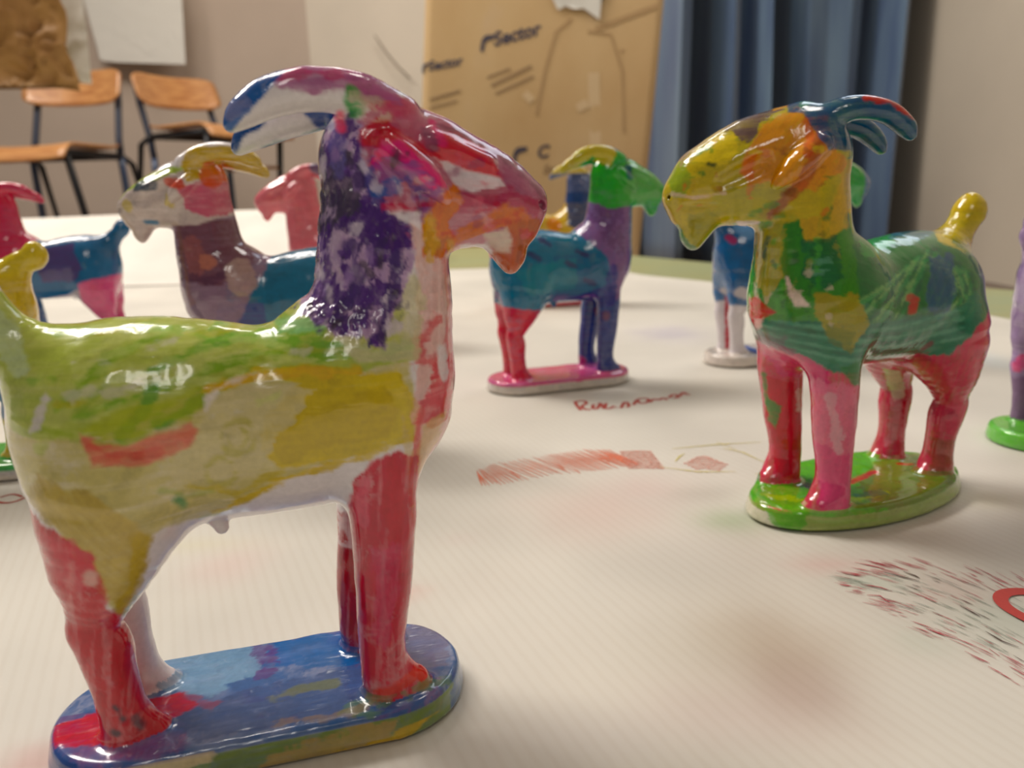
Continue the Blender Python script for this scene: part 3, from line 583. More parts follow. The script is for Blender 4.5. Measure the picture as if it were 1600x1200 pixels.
  ('s',None,'line',[(10.9,82.3),(17.5,82.3)],0.23,(206,212,130),0.55,1.2,4,0,-1,150),
  ('s',None,'line',[(8.2,89.1),(12.3,89.5)],0.21,(120,170,60),0.55,1.2,4,0,-1,150),
  ('s',None,'line',[(-1.9,74.2),(1.9,74.9)],0.26,(214,208,190),0.55,1.2,4,0,-1,150),
  ('s',None,'line',[(-31.8,81.6),(-28,82.5)],0.25,(120,170,60),0.55,1.2,4,0,-1,150),
  ('s',None,'line',[(-27.3,77.6),(-21,78)],0.21,(190,180,50),0.55,1.2,4,0,-1,150),
  ('s',None,'line',[(-5.3,85.6),(-1.8,85.5)],0.26,(120,170,60),0.55,1.2,4,0,-1,150),
  ('s',None,'line',[(-13.9,81.3),(-8.1,81.5)],0.27,(190,180,50),0.55,1.2,4,0,-1,150),
  ('s',None,'line',[(-1.4,83),(3.2,83)],0.34,(206,212,130),0.55,1.2,4,0,-1,150),
  ('s',None,'line',[(-18.2,82.7),(-15.6,83.1)],0.14,(190,180,50),0.55,1.2,4,0,-1,150),
  ('s',None,'line',[(-12.7,85.9),(-8.1,86.2)],0.15,(214,208,190),0.55,1.2,4,0,-1,150),
  ('s',None,'line',[(7.8,88),(11.8,88.2)],0.34,(120,170,60),0.55,1.2,4,0,-1,150),
  ('s',None,'line',[(-6.2,87.7),(0.2,87.4)],0.29,(190,180,50),0.55,1.2,4,0,-1,150),
  ('s',None,'line',[(-25.1,79.1),(-21.6,80.2)],0.37,(214,208,190),0.55,1.2,4,0,-1,150),
  ('s',None,'line',[(-20,88.7),(-14,88.6)],0.26,(206,212,130),0.55,1.2,4,0,-1,150),
  ('s',None,'line',[(-20.1,80.6),(-13.4,80.6)],0.38,(214,208,190),0.55,1.2,4,0,-1,150),
  ('s',None,'line',[(-19.4,79.3),(-13.8,79.6)],0.34,(214,208,190),0.55,1.2,4,0,-1,150),
  ('s',None,'line',[(6.2,86.6),(12.8,87.5)],0.24,(120,170,60),0.55,1.2,4,0,-1,150),
  ('s',None,'line',[(-24.7,84.7),(-18.9,84.8)],0.38,(214,208,190),0.55,1.2,4,0,-1,150),
  ('s',None,'line',[(-1.1,87.3),(2.8,87.8)],0.2,(190,180,50),0.55,1.2,4,0,-1,150),
  ('s',None,'line',[(-4.8,86.6),(-1.5,86.8)],0.33,(206,212,130),0.55,1.2,4,0,-1,150),
  ('s',None,'line',[(13,83.6),(15.5,83.6)],0.2,(214,208,190),0.55,1.2,4,0,-1,150),
  ('s',None,'line',[(-27,91),(-22.2,92)],0.27,(206,212,130),0.55,1.2,4,0,-1,150),
  ('xy',None,'line',[(34.2,1.1),(36.3,-0.2)],0.82,(120,150,190),0.5,1.4,0,0,5,9.2),
  ('xy',None,'line',[(-7,11.7),(-6.3,12)],0.47,(110,70,120),0.5,1.4,0,0,5,9.2),
  ('xy',None,'line',[(35.4,-15.4),(34.9,-13.6)],0.79,(120,150,190),0.5,1.4,0,0,5,9.2),
  ('xy',None,'line',[(-35.8,7.2),(-37.9,9)],0.41,(120,150,190),0.5,1.4,0,0,5,9.2),
  ('xy',None,'line',[(14.6,-17.3),(12.9,-16.5)],0.58,(40,90,150),0.5,1.4,0,0,5,9.2),
  ('xy',None,'line',[(13.4,3),(13.7,2.4)],0.56,(120,150,190),0.5,1.4,0,0,5,9.2),
  ('xy',None,'line',[(-36.1,-4.2),(-34.3,-3.4)],0.48,(60,60,110),0.5,1.4,0,0,5,9.2),
  ('xy',None,'line',[(15.4,14.9),(12.3,16.9)],0.38,(110,70,120),0.5,1.4,0,0,5,9.2),
  ('xy',None,'line',[(10,-14),(7.5,-11.6)],0.82,(60,60,110),0.5,1.4,0,0,5,9.2),
  ('xy',None,'line',[(-24.8,13.3),(-22.3,13.5)],0.48,(130,140,160),0.5,1.4,0,0,5,9.2),
  ('xy',None,'line',[(8.5,0.4),(9.7,-0.4)],0.5,(60,60,110),0.5,1.4,0,0,5,9.2),
  ('xy',None,'line',[(-3.6,-11.8),(-0.9,-11.5)],0.94,(120,150,190),0.5,1.4,0,0,5,9.2),
  ('xy',None,'line',[(1.3,-12.7),(-0.2,-12.4)],0.67,(120,150,190),0.5,1.4,0,0,5,9.2),
  ('xy',None,'line',[(-33.2,12.8),(-30.7,10.1)],0.52,(60,60,110),0.5,1.4,0,0,5,9.2),
  ('xy',None,'line',[(-33.4,1.2),(-31.3,-0.6)],0.99,(120,150,190),0.5,1.4,0,0,5,9.2),
  ('xy',None,'line',[(-24.9,-1.3),(-24.8,-2.5)],0.59,(60,60,110),0.5,1.4,0,0,5,9.2),
  ('xy',None,'line',[(12.6,-18.4),(16.2,-20.5)],0.69,(40,90,150),0.5,1.4,0,0,5,9.2),
  ('xy',None,'line',[(26.5,-8),(29.6,-10.7)],0.33,(40,90,150),0.5,1.4,0,0,5,9.2),
  ('xy',None,'line',[(27.1,-12.4),(29,-11.7)],0.58,(40,90,150),0.5,1.4,0,0,5,9.2),
  ('xy',None,'line',[(12.3,-11.1),(10.6,-10.8)],0.39,(120,150,190),0.5,1.4,0,0,5,9.2),
  ('xy',None,'line',[(7.1,2.6),(4.2,4.8)],0.77,(130,140,160),0.5,1.4,0,0,5,9.2),
  ('xy',None,'line',[(37.1,-4.7),(36.2,-4.8)],0.44,(40,90,150),0.5,1.4,0,0,5,9.2),
  ('xy',None,'line',[(-33.1,-3),(-29.8,-4)],0.96,(120,150,190),0.5,1.4,0,0,5,9.2),
  ('xy',None,'line',[(24.4,7.4),(23.2,6.7)],0.9,(130,140,160),0.5,1.4,0,0,5,9.2),
  ('xy',None,'line',[(3.9,6.4),(0.1,8.1)],1.02,(60,60,110),0.5,1.4,0,0,5,9.2),
  ('xy',None,'line',[(40.1,5),(44.2,2.8)],0.31,(110,70,120),0.5,1.4,0,0,5,9.2),
  ('xy',None,'line',[(9.9,-14.3),(12.3,-14.6)],0.74,(120,150,190),0.5,1.4,0,0,5,9.2),
  ('xy',None,'line',[(9.7,13.4),(13.3,13.7)],0.56,(60,60,110),0.5,1.4,0,0,5,9.2),
  ('xy',None,'line',[(-16.2,5.1),(-13.7,2.6)],0.44,(110,70,120),0.5,1.4,0,0,5,9.2),
  ('xy',None,'line',[(-28.2,28.5),(-25.3,25.7)],1.01,(40,90,150),0.5,1.4,0,0,5,9.2),
  ('xy',None,'line',[(32.1,-19.5),(31.8,-20.2)],0.7,(60,60,110),0.5,1.4,0,0,5,9.2),
  ('xy',None,'line',[(23,-1.8),(23.3,-3.3)],1.04,(110,70,120),0.5,1.4,0,0,5,9.2),
  ('xy',None,'line',[(-0.3,17.6),(4.1,16.1)],0.58,(130,140,160),0.5,1.4,0,0,5,9.2),
  ('xy',None,'line',[(0.8,14.2),(0.9,13.5)],0.95,(130,140,160),0.5,1.4,0,0,5,9.2),
  ('xy',None,'line',[(-5.2,24),(-9.3,26.5)],0.8,(60,60,110),0.5,1.4,0,0,5,9.2),
  ('xy',None,'line',[(23.1,-14.2),(22.2,-13.3)],0.48,(130,140,160),0.5,1.4,0,0,5,9.2),
  ('xy',None,'line',[(-25.4,-5.7),(-22.3,-5.2)],0.36,(120,150,190),0.5,1.4,0,0,5,9.2),
  ('xy',None,'line',[(1.9,-4.1),(2.7,-4.7)],0.58,(130,140,160),0.5,1.4,0,0,5,9.2),
  ('xy',None,'line',[(-5.4,8.1),(-3.8,7.1)],0.52,(60,60,110),0.5,1.4,0,0,5,9.2),
  ('xy',None,'line',[(33.1,5.2),(31,7.7)],1.02,(60,60,110),0.5,1.4,0,0,5,9.2),
  ('s','near','poly',[(13.4,134),(19.2,135.9),(27.2,135.7),(36.3,131),(36.4,128.2),(29,129),(26.5,130.1),(15.3,130.2),(13.7,131.5)],0,(172,96,146),0.92,0.8,0,0.05,-1,150),
  ('s','near','line',[(15.5,132.3),(20.1,133.4),(27,132.7)],0.91,(196,60,110),0.7,1.2,0,0.3,-1,150),
  ('s','near','poly',[(2.4,123.3),(4.8,129.8),(10.1,133.3),(15.7,134),(13.7,130.9),(11.2,128.8),(9.6,126.6),(5.7,123.8)],0,(20,92,170),1,0.6,40,0,-1,150),
  ('s','near','line',[(6.6,127.1),(8.9,127.9)],1.17,(140,140,180),0.7,0.8,0,0,-1,150),
  ('s','near','line',[(27.6,130),(27.5,128.9),(28.4,127.5)],1.17,(34,152,52),0.95,0.6,0,0,-1,150),
  ('s',None,'line',[(28.9,128.6),(33.5,126.4)],1.56,(200,180,160),0.7,1.2,0,0.3,-1,150),
  ('s','far','poly',[(2,119.9),(3.3,124.6),(8.2,126.6),(12.2,127),(10.4,124.5),(7.3,123.4),(5.5,119.8)],0,(22,72,136),1,0.4,0,0,-1,150),
  ('s','far','poly',[(17.5,129.8),(26.1,129.8),(27.7,126.8),(25.6,123.2),(21.9,124.4),(19.7,126.9)],0,(22,70,150),1,0.4,0,0,-1,150),
  ('s',None,'line',[(25.3,126.3),(25.5,124.1)],0.91,(236,86,120),0.9,0.3,0,0,-1,150),
  ('s','far','line',[(8.8,120.6),(14.4,122.5),(21.9,124.1)],0.39,(60,130,140),0.8,0.5,0,0,-1,150),
  ('s','near','poly',[(-36.9,58.5),(-33,56.7),(-27,53.9),(-24.4,50.4),(-24.3,44.8),(-24.1,38.7),(-23.2,33),(-23.3,28),(-22.2,19.1),(-17.5,13.6),(-10.5,10.5),(-21.4,2.4),(-43.5,4.9),(-37.1,44.3)],0,(196,36,50),0.99,0.7,80,0,-1,150),
  ('s','near','poly',[(-34.1,56.2),(-27,53.2),(-24.4,48.9),(-25.5,45),(-30.7,43.2),(-34.4,47.8)],0,(214,92,104),0.7,1.2,0,0,-1,150),
  ('s','near','line',[(-28.7,49.5),(-30.2,43.1),(-31.9,39.4)],0.65,(226,150,150),0.6,1,80,0,-1,150),
  ('s','near','line',[(-26,46.7),(-25.9,45.8)],1.17,(222,180,170),0.85,0.5,0,0,-1,150),
  ('s','near','line',[(-27.4,15.6),(-26.3,12.6)],0.65,(50,40,60),0.9,0.5,0,0,6,40),
  ('s','near','line',[(-28.4,10.9),(-27.8,10.5)],0.65,(50,40,60),0.9,0.5,0,0,6,40),
  ('s','near','line',[(-24.3,12.2),(-23.4,10.2)],0.65,(50,40,60),0.9,0.5,0,0,6,40),
  ('s','near','line',[(-27.7,21.8),(-27.1,20.2)],0.78,(210,140,150),0.6,0.7,0,0,-1,150),
  ('s','near','poly',[(21.3,57.2),(25.5,62.2),(30.1,63),(34.9,60.4),(35.7,46.7),(33.5,32.3),(31.2,17.2),(37.8,9.5),(36,1.7),(21.8,3.2),(16.3,20.2),(19.9,40.4)],0,(198,44,66),0.98,0.7,85,0,-1,150),
  ('s','near','poly',[(29.2,62.1),(31.6,59),(31.7,49.2),(28.5,41),(26.5,51.3)],0,(196,42,58),0.85,1,80,0,-1,150),
  ('s','near','poly',[(24.6,43),(29.3,43.8),(29.1,30.5),(25.6,18.9),(22.5,22.6)],0,(212,96,126),0.55,1.3,80,0,-1,150),
  ('s','near','line',[(24.1,57.2),(22.7,49)],1.04,(226,110,130),0.7,1,80,0,-1,150),
  ('s','near','line',[(23.6,9.9),(32.1,11.3),(34.1,9.3)],1.56,(216,76,64),0.85,0.9,0,0,6,25),
  ('s','near','line',[(19.7,11),(22.1,5.7)],1.04,(70,50,70),0.6,1,0,0,6,16),
  ('s','far','poly',[(14.8,41.9),(23.5,42.2),(20.7,6),(13.3,7.5)],0,(172,30,46),0.98,0.8,85,0,-1,150),
  ('s','far','poly',[(15.5,41.8),(23.6,43),(22.8,32.7),(18.4,33.4)],0,(224,200,205),0.8,1.3,0,0.3,-1,150),
  ('s','far','line',[(15.1,11.4),(17.2,9.8)],1.04,(40,60,130),0.9,0.6,0,0,-1,150),
  ('s','far','line',[(-28.1,6.5),(-25,5)],1.43,(50,74,130),0.9,0.6,0,0,4,20),
  ('s',None,'poly',None,0,(58,96,150),0.96,0.5,0,0,-1,7.6),
  ('xy',None,'poly',[(-29.5,16.5),(-13.8,21),(-0.2,18),(-2.6,5.3),(-11.6,-1.4),(-22.9,4.5)],0,(124,160,188),0.8,1.6,0,0,5,9.2),
  ('xy',None,'poly',[(-5,-1.2),(20.1,0.5),(24.4,-12.9),(8.4,-16.4),(-13.9,-15.3),(-20.1,-5.3)],0,(72,92,136),0.85,1.5,0,0,5,9.2),
  ('xy',None,'poly',[(-0.2,18),(21.2,15.4),(20.1,0.5),(1.5,6.5)],0,(48,104,166),0.8,1.5,0,0,5,9.2),
  ('xy',None,'poly',[(-3.9,16.3),(1.3,16.1),(2.3,3.7),(-2.5,2.8)],0,(96,60,120),0.7,1.5,0,0.35,5,9.2),
  ('xy',None,'poly',[(34.5,18.9),(42.5,8.5),(40.5,-6.1),(33.1,-6.2),(29.8,8.2)],0,(112,108,136),0.85,1.3,0,0,5,9.2),
  ('xy',None,'line',[(1.8,-5.7),(7.2,-4),(14.1,-4.5)],1.56,(104,112,80),0.8,1.2,0,0,5,9.2),
  ('xy',None,'line',[(16.2,-14.7),(29.9,-13.5),(38.9,-10.5)],2.08,(88,124,84),0.7,1.6,0,0,5,9.2),
  ('xy',None,'poly',[(-45.2,-1.5),(-37.2,0.1),(-28.8,1.8),(-17.4,2.7),(-14.1,-2.9),(-19.8,-7.5),(-31.2,-10.9),(-40.9,-8.8)],0,(202,52,66),0.95,1,0,0,5,9.2),
  ('xy',None,'line',[(-17.1,0.3),(-11.4,-3.7)],1.3,(150,70,90),0.6,1.4,0,0,5,9.2),
  ('xy',None,'line',[(-27.6,13.3),(-20.9,9.1)],0.91,(236,130,140),0.8,0.9,0,0,5,9.2),
  ('xy',None,'line',[(3.3,-14.8),(13.5,-16),(24.3,-14),(32.7,-13.3)],1.04,(150,120,70),0.5,1.5,0,0,5,9.2),
  ('s','near','poly',[(-30.6,9.5),(-1.4,9.7),(37.8,10.8),(42.7,10.5),(41.4,-20.4),(-37.6,-0.3)],0,(112,134,52),0.95,1.6,0,0,-1,5.6),
  ('s','near','poly',[(0.4,3.3),(18.6,5),(26.5,4.7),(23.6,0.7),(7.6,-1.6),(-2.5,-0.6)],0,(176,146,90),0.8,1.2,0,0,-1,5.6),
  ('s','near','poly',[(-32.7,10.8),(-18.2,8.6),(-8.9,7.8),(-10.5,3.7),(-26.2,1.1),(-32.7,2.8)],0,(206,186,150),0.85,1.2,0,0,-1,6.2),
  ('s',None,'poly',[(-37.9,13.2),(-35,6.6),(-34.6,-2.5),(-43.4,-0.1),(-41.2,14)],0,(54,80,140),0.95,0.6,0,0,-1,6.6),
  ('s','near','line',[(5,-1.7),(18.1,-0.3),(28.9,1.8),(36,4.8)],0.91,(206,168,40),0.9,0.8,0,0,-1,3),
  ('s',None,'poly',[(40.2,7.4),(46.2,6.2),(45.7,-5.8),(38.1,-4)],0,(80,110,160),0.9,0.8,0,0,-1,6.6)],
 'g2': [
  ('s',None,'poly',None,0,(70,130,60),0.95,0.5,0,0,-1,150),
  ('s',None,'poly',None,0,(196,160,46),0.95,0.5,0,0,100,118),
  ('s',None,'poly',[(-40.8,103.7),(-6.8,102.2),(9,97.4),(35.7,96.6),(41.9,38.7),(21.8,44.8),(-10.4,46),(-39.1,62)],0,(52,118,62),0.96,0.8,0,0,-1,150),
  ('s',None,'poly',[(-7.9,92.1),(13.1,95.1),(31.3,86.2),(34.9,69.2),(24.5,60.1),(3.4,70.5),(-8.9,79.9)],0,(44,112,60),0.9,1,-30,0,-1,150),
  ('s',None,'line',[(-8.5,73.6),(4.5,81),(15.8,87.6),(24.7,77.6),(16,63)],0.53,(140,190,120),0.65,0.9,25,0,-1,150),
  ('s',None,'line',[(-6.9,73),(5.6,81.8),(17.1,86.9),(25.4,76.8),(17,62.9)],0.53,(60,150,90),0.65,0.9,25,0,-1,150),
  ('s',None,'line',[(-5.3,72.5),(6.7,82.5),(18.3,86.2),(26,75.9),(18.1,62.8)],0.53,(30,90,70),0.65,0.9,25,0,-1,150),
  ('s',None,'line',[(-3.7,71.9),(7.8,83.3),(19.6,85.5),(26.7,75.1),(19.1,62.8)],0.53,(140,190,120),0.65,0.9,25,0,-1,150),
  ('s',None,'line',[(-2.2,71.4),(9,84.1),(20.9,84.8),(27.3,74.2),(20.1,62.7)],0.53,(60,150,90),0.65,0.9,25,0,-1,150),
  ('s',None,'line',[(-0.6,70.8),(10.1,84.8),(22.2,84.1),(28,73.4),(21.2,62.6)],0.53,(30,90,70),0.65,0.9,25,0,-1,150),
  ('s',None,'line',[(1,70.3),(11.2,85.6),(23.4,83.4),(28.6,72.5),(22.2,62.5)],0.53,(140,190,120),0.65,0.9,25,0,-1,150),
  ('s',None,'line',[(2.7,69.7),(12.3,86.4),(24.6,82.8),(29.3,71.7),(23.2,62.4)],0.53,(60,150,90),0.65,0.9,25,0,-1,150),
  ('s',None,'line',[(4.3,69.2),(13.4,87.1),(25.8,82.2),(29.9,70.8),(24.3,62.3)],0.53,(30,90,70),0.65,0.9,25,0,-1,150),
  ('s',None,'line',[(5.9,68.6),(14.6,87.9),(27,81.5),(30.6,70),(25.3,62.3)],0.53,(140,190,120),0.65,0.9,25,0,-1,150),
  ('s',None,'line',[(7.5,68),(15.7,88.7),(28.2,80.9),(31.2,69.1),(26.2,62.3)],0.53,(60,150,90),0.65,0.9,25,0,-1,150),
  ('s',None,'line',[(9.2,67.5),(16.8,89.5),(29.3,80.3),(31.9,68.3),(27.2,62.4)],0.53,(30,90,70),0.65,0.9,25,0,-1,150),
  ('s',None,'poly',[(15.9,86.6),(22.8,87.3),(24.9,75.5),(20.9,64.8),(15.2,71.7)],0,(40,80,120),0.85,1.1,70,0,-1,150),
  ('s',None,'poly',[(-6.2,93.9),(3.3,96.5),(5.7,91.2),(-3.8,88.6)],0,(60,160,70),0.8,1,0,0,-1,150),
  ('s',None,'poly',[(4.5,94.9),(17.5,94.2),(13.7,91.7),(3.7,92.4)],0,(46,104,130),0.8,1,0,0,-1,150),
  ('s',None,'poly',[(-35.1,74),(-0.4,68.9),(23.5,69.1),(32.3,75.8),(33.9,60.7),(23.1,51.6),(-5.1,53.3),(-33.6,60.6)],0,(44,118,92),0.93,0.8,-2,0,-1,150),
  ('s',None,'line',[(-34.1,72.3),(-15.8,70.2),(7.5,67.8),(27.1,71.3)],0.35,(30,84,60),0.6,0.6,-3,0,-1,150),
  ('s',None,'line',[(-34,70.9),(-15.7,68.7),(7.7,66),(27.3,69.8)],0.35,(110,170,140),0.6,0.6,-3,0,-1,150),
  ('s',None,'line',[(-34,69.5),(-15.6,67.3),(7.8,64.3),(27.4,68.3)],0.35,(30,84,60),0.6,0.6,-3,0,-1,150),
  ('s',None,'line',[(-33.9,68),(-15.5,65.8),(8,62.6),(27.6,66.8)],0.35,(110,170,140),0.6,0.6,-3,0,-1,150),
  ('s',None,'line',[(-33.8,66.6),(-15.4,64.3),(8.1,60.8),(27.7,65.2)],0.35,(30,84,60),0.6,0.6,-3,0,-1,150),
  ('s',None,'line',[(-33.8,65.1),(-15.3,62.8),(8.3,59.1),(27.9,63.7)],0.35,(110,170,140),0.6,0.6,-3,0,-1,150),
  ('s',None,'line',[(-33.7,63.7),(-15.2,61.3),(8.4,57.3),(28,62.2)],0.35,(30,84,60),0.6,0.6,-3,0,-1,150),
  ('s',None,'line',[(-33.6,62.2),(-15.1,59.9),(8.6,55.6),(28.2,60.6)],0.35,(110,170,140),0.6,0.6,-3,0,-1,150),
  ('s',None,'poly',[(-37.3,60.8),(-5.1,53.7),(25.1,53.9),(33.5,64.8),(38.6,69.4),(51.3,21.2),(55.6,-16.3),(-30.4,-9.6)],0,(214,80,104),0.95,0.9,85,0,-1,150),
  ('s',None,'poly',[(-34.5,62.8),(-20.7,59.2),(-11,55),(-10.4,46.3),(-25.6,48.1),(-33.3,55.4)],0,(218,84,130),0.85,1.2,0,0,-1,150),
  ('s',None,'line',[(-34.5,62.6),(-22.6,59.4)],1.32,(104,44,70),0.8,0.4,0,0,-1,150),
  ('s',None,'poly',[(2.8,53.3),(18.8,55.1),(19.1,51.8),(9.4,46.1),(1.1,49.1)],0,(170,60,84),0.8,1,0,0,-1,150),
  ('s',None,'line',[(16.6,56.4),(18.5,58.4)],0.88,(120,30,50),0.8,0.4,0,0,-1,150),
  ('s',None,'poly',[(-16.4,51.7),(-2.9,50.2),(0.1,23.4),(-1.6,5.3),(-9.8,8.9),(-15,29.9)],0,(222,124,150),0.8,1.3,80,0,-1,150),
  ('s',None,'poly',[(-15,29.9),(-3.1,26.1),(-0.6,5.2),(-10.6,6.8)],0,(214,84,126),0.75,1.4,80,0,-1,150),
  ('s',None,'line',[(-10.4,46.8),(-6.8,28.8)],1.76,(212,176,180),0.6,1.3,80,0,-1,150),
  ('s',None,'poly',[(-33.3,48.3),(-21.9,44.7),(-19.2,24.4),(-17.9,8.2),(-26.9,12),(-30.6,30.5)],0,(200,48,58),0.95,0.7,80,0,-1,150),
  ('s',None,'poly',[(-31.4,39.4),(-26.2,36.5),(-27.7,27.9),(-30.6,30.5)],0,(60,140,60),0.9,0.6,0,0,-1,150),
  ('s',None,'line',[(-32.4,47.6),(-31.1,36.6)],0.88,(50,130,60),0.85,0.4,0,0,-1,150),
  ('s',None,'line',[(-21,41.9),(-20.2,35.1)],0.88,(226,200,190),0.8,0.4,0,0,-1,150),
  ('s',None,'poly',[(5.8,44.2),(12.1,43.5),(15.2,31.6),(11.1,29.7)],0,(222,216,190),0.9,0.6,0,0,-1,150),
  ('s',None,'line',[(19.8,39.4),(20.3,38.2)],1.32,(224,190,180),0.8,0.4,0,0,-1,150),
  ('s',None,'poly',[(10.1,31.1),(15.5,30.5),(15.7,16.1),(9.5,12)],0,(218,150,160),0.7,1,0,0,-1,150),
  ('s',None,'poly',[(14.4,30.6),(19.9,30.1),(20.3,15.6),(15.1,14.9)],0,(200,44,60),0.9,0.7,0,0,-1,150),
  ('s',None,'poly',[(23.3,20.6),(32.7,20.3),(33.9,8.3),(24.4,8.6)],0,(150,84,60),0.8,1,0,0,6,22),
  ('s',None,'poly',[(-41.3,102.6),(-8.5,100.1),(-3.4,70.5),(-39.9,69.6)],0,(70,140,48),0.92,0.9,80,0,-1,150),
  ('s',None,'poly',[(-41.5,101.6),(-37.2,103.3),(-34.4,100.2),(-35,93.3),(-39.4,91.6)],0,(232,212,212),0.95,0.5,0,0,-1,150),
  ('s',None,'poly',[(-38.3,99.7),(-26.9,100.1),(-25.7,85),(-31,75.2),(-34.9,81.6),(-36.3,93.7)],0,(176,160,62),0.9,0.9,80,0,-1,150),
  ('s',None,'poly',[(-41,95.8),(-37.4,93.6),(-35.8,77.4),(-39.8,65.4)],0,(76,172,44),0.95,0.7,85,0,-1,150),
  ('s',None,'poly',[(-26.9,100.1),(-19.7,100.7),(-18.8,80.4),(-23.9,78.7),(-27.7,89.1)],0,(56,128,44),0.9,0.8,80,0,-1,150),
  ('s',None,'poly',[(-26.4,120.5),(-11.7,118.2),(-9.3,98.1),(-13.8,94.6),(-20.9,94.2),(-23.6,102.8),(-27.1,106.9)],0,(206,164,40),0.94,0.6,85,0,-1,150),
  ('s',None,'poly',[(-16.8,110.4),(-13.4,110.3),(-14.2,100.3),(-16.5,100.4)],0,(80,120,48),0.8,0.8,0,0,-1,150),
  ('s',None,'poly',[(-21.6,95.2),(-12,95.9),(-9.6,83.8),(-14.7,80.1),(-20.2,84.6)],0,(34,104,58),0.9,1,0,0,-1,150),
  ('s',None,'line',[(-31.5,95.4),(-32.4,89.5)],0.88,(40,80,70),0.85,0.6,75,0,-1,150),
  ('s',None,'line',[(-18.6,88.5),(-13.4,89.2)],0.66,(120,180,150),0.5,1,0,0,-1,150),
  ('s',None,'line',[(-19.1,85.5),(-13.2,86.1)],0.66,(120,180,150),0.5,1,0,0,-1,150),
  ('s',None,'poly',[(-25.2,84),(-22,79.7),(-17.7,75.2),(-22.1,75),(-24.6,78.9)],0,(228,206,196),0.95,0.4,0,0,-1,150),
  ('s',None,'poly',[(-16.3,78.6),(-5,78.8),(-1.4,69.1),(-5.6,61),(-11.7,65.8),(-15.9,72.4)],0,(168,150,40),0.88,1,-10,0,-1,150),
  ('s',None,'poly',[(-13.9,70.2),(-4.2,67.2),(-5.6,61),(-11.6,63.7)],0,(90,110,36),0.7,1,0,0,-1,150),
  ('s',None,'poly',[(-9.1,56),(-1.5,57.4),(-0.5,49.7),(-3.9,50.1)],0,(40,116,52),0.9,0.8,0,0,-1,150),
  ('s',None,'poly',[(-37.5,75.5),(-34,76.8),(-27.8,72.5),(-31.9,70.4),(-34.3,64.8),(-37.2,69.3)],0,(206,48,56),0.95,0.5,0,0,-1,150),
  ('s',None,'poly',[(-34.9,69.1),(-31.7,70.4),(-32.2,66.7),(-35.1,64.9)],0,(224,184,176),0.9,0.5,0,0,-1,150),
  ('s',None,'poly',[(-35.5,66.6),(-24.9,64.5),(-24.6,59.2),(-34.1,60.2)],0,(84,72,84),0.6,1,0,0,-1,150),
  ('s',None,'poly',[(-63.8,123.7),(-48.4,136),(-27.4,134.9),(-10,120.2),(-14.4,102.3),(-27.2,99.9),(-41.5,100.6),(-46.8,89.8),(-54.9,93.8),(-63.5,109.9)],0,(190,172,44),0.95,0.6,0,0,-1,150),
  ('s',None,'poly',[(-35,129.2),(-24.6,133),(-16,126.2),(-10.6,116.2),(-18.5,108.5),(-26,110.7),(-36.8,112.1),(-39.5,116),(-37.2,122.6)],0,(222,142,36),0.92,1,60,0,-1,150),
  ('s',None,'poly',[(-54.6,118.5),(-48,125.8),(-41.7,126.5),(-40.6,120.8),(-43.9,117.1)],0,(222,196,44),0.9,0.7,0,0,-1,150),
  ('s',None,'poly',[(-62,115.8),(-57.1,119.6),(-53.9,114.6),(-55.7,107.7),(-59.8,108.8)],0,(128,164,60),0.75,1,0,0,-1,150),
  ('s',None,'poly',[(-47.4,131.4),(-37.9,134),(-28.3,133.7),(-35.1,129.3),(-35.8,125.5),(-40,123.1),(-42.7,127.5),(-48.3,128.6)],0,(92,66,76),0.93,0.9,0,0.02,-1,150),
  ('s',None,'poly',[(-58.7,121.7),(-47.1,131.6),(-38.4,134.7),(-40,132.5),(-48.9,126.6),(-57.6,118.1)],0,(186,166,120),0.8,1.1,0,0,-1,150),
  ('s',None,'line',[(-58.3,119.7),(-52.8,126.2),(-43.5,132.5)],0.88,(100,72,90),0.7,1.3,0,0,-1,150),
  ('s',None,'line',[(-18,130),(-18.7,121.3),(-21.9,111.6),(-27.4,105.9),(-32.6,102.8)],1.54,(170,78,42),0.85,0.6,50,0,-1,150),
  ('s',None,'line',[(-21.9,129),(-20.7,120.4)],1.32,(214,80,40),0.7,0.9,80,0,-1,150),
  ('s',None,'line',[(-25.7,108.8),(-28.2,105),(-31.6,102.2)],1.54,(140,80,50),0.7,0.8,0,0,-1,150),
  ('s',None,'poly',[(-39,118.9),(-35.3,120.7),(-35.6,112.1),(-40.6,114.7)],0,(216,106,40),0.85,1,0,0,-1,150),
  ('s',None,'poly',[(-47.5,109.5),(-27.8,110.8),(-32.6,100.1),(-47.2,102.7)],0,(164,160,48),0.7,1.2,10,0,-1,150),
  ('s',None,'poly',[(-55,103.7),(-45.9,103.5),(-47.5,91.5),(-53.6,92.5)],0,(150,148,60),0.75,1.2,0,0,-1,150),
  ('s',None,'line',[(-59.4,109.4),(-52.7,108.1),(-43.9,109.4)],0.55,(226,200,180),0.8,0.5,0,0,-1,150),
  ('s',None,'line',[(-48.7,117.8),(-47.2,117.4)],0.66,(40,60,30),0.9,0.4,0,0,-1,150),
  ('s',None,'line',[(-53.3,121.1),(-50.2,122.1)],0.66,(84,140,50),0.75,1,0,0,-1,150),
  ('s',None,'line',[(-51,122.1),(-47.9,123.1)],0.66,(84,140,50),0.75,1,0,0,-1,150),
  ('s',None,'line',[(-53.5,114),(-50.4,115)],0.66,(84,140,50),0.75,1,0,0,-1,150),
  ('s',None,'line',[(-36.8,102.7),(-34.1,103.8)],0.66,(84,140,50),0.75,1,0,0,-1,150),
  ('s',None,'line',[(-32.5,104.5),(-29.7,105.6)],0.66,(84,140,50),0.75,1,0,0,-1,150),
  ('s',None,'line',[(-34,98.6),(-31.2,99.7)],0.66,(84,140,50),0.75,1,0,0,-1,150),
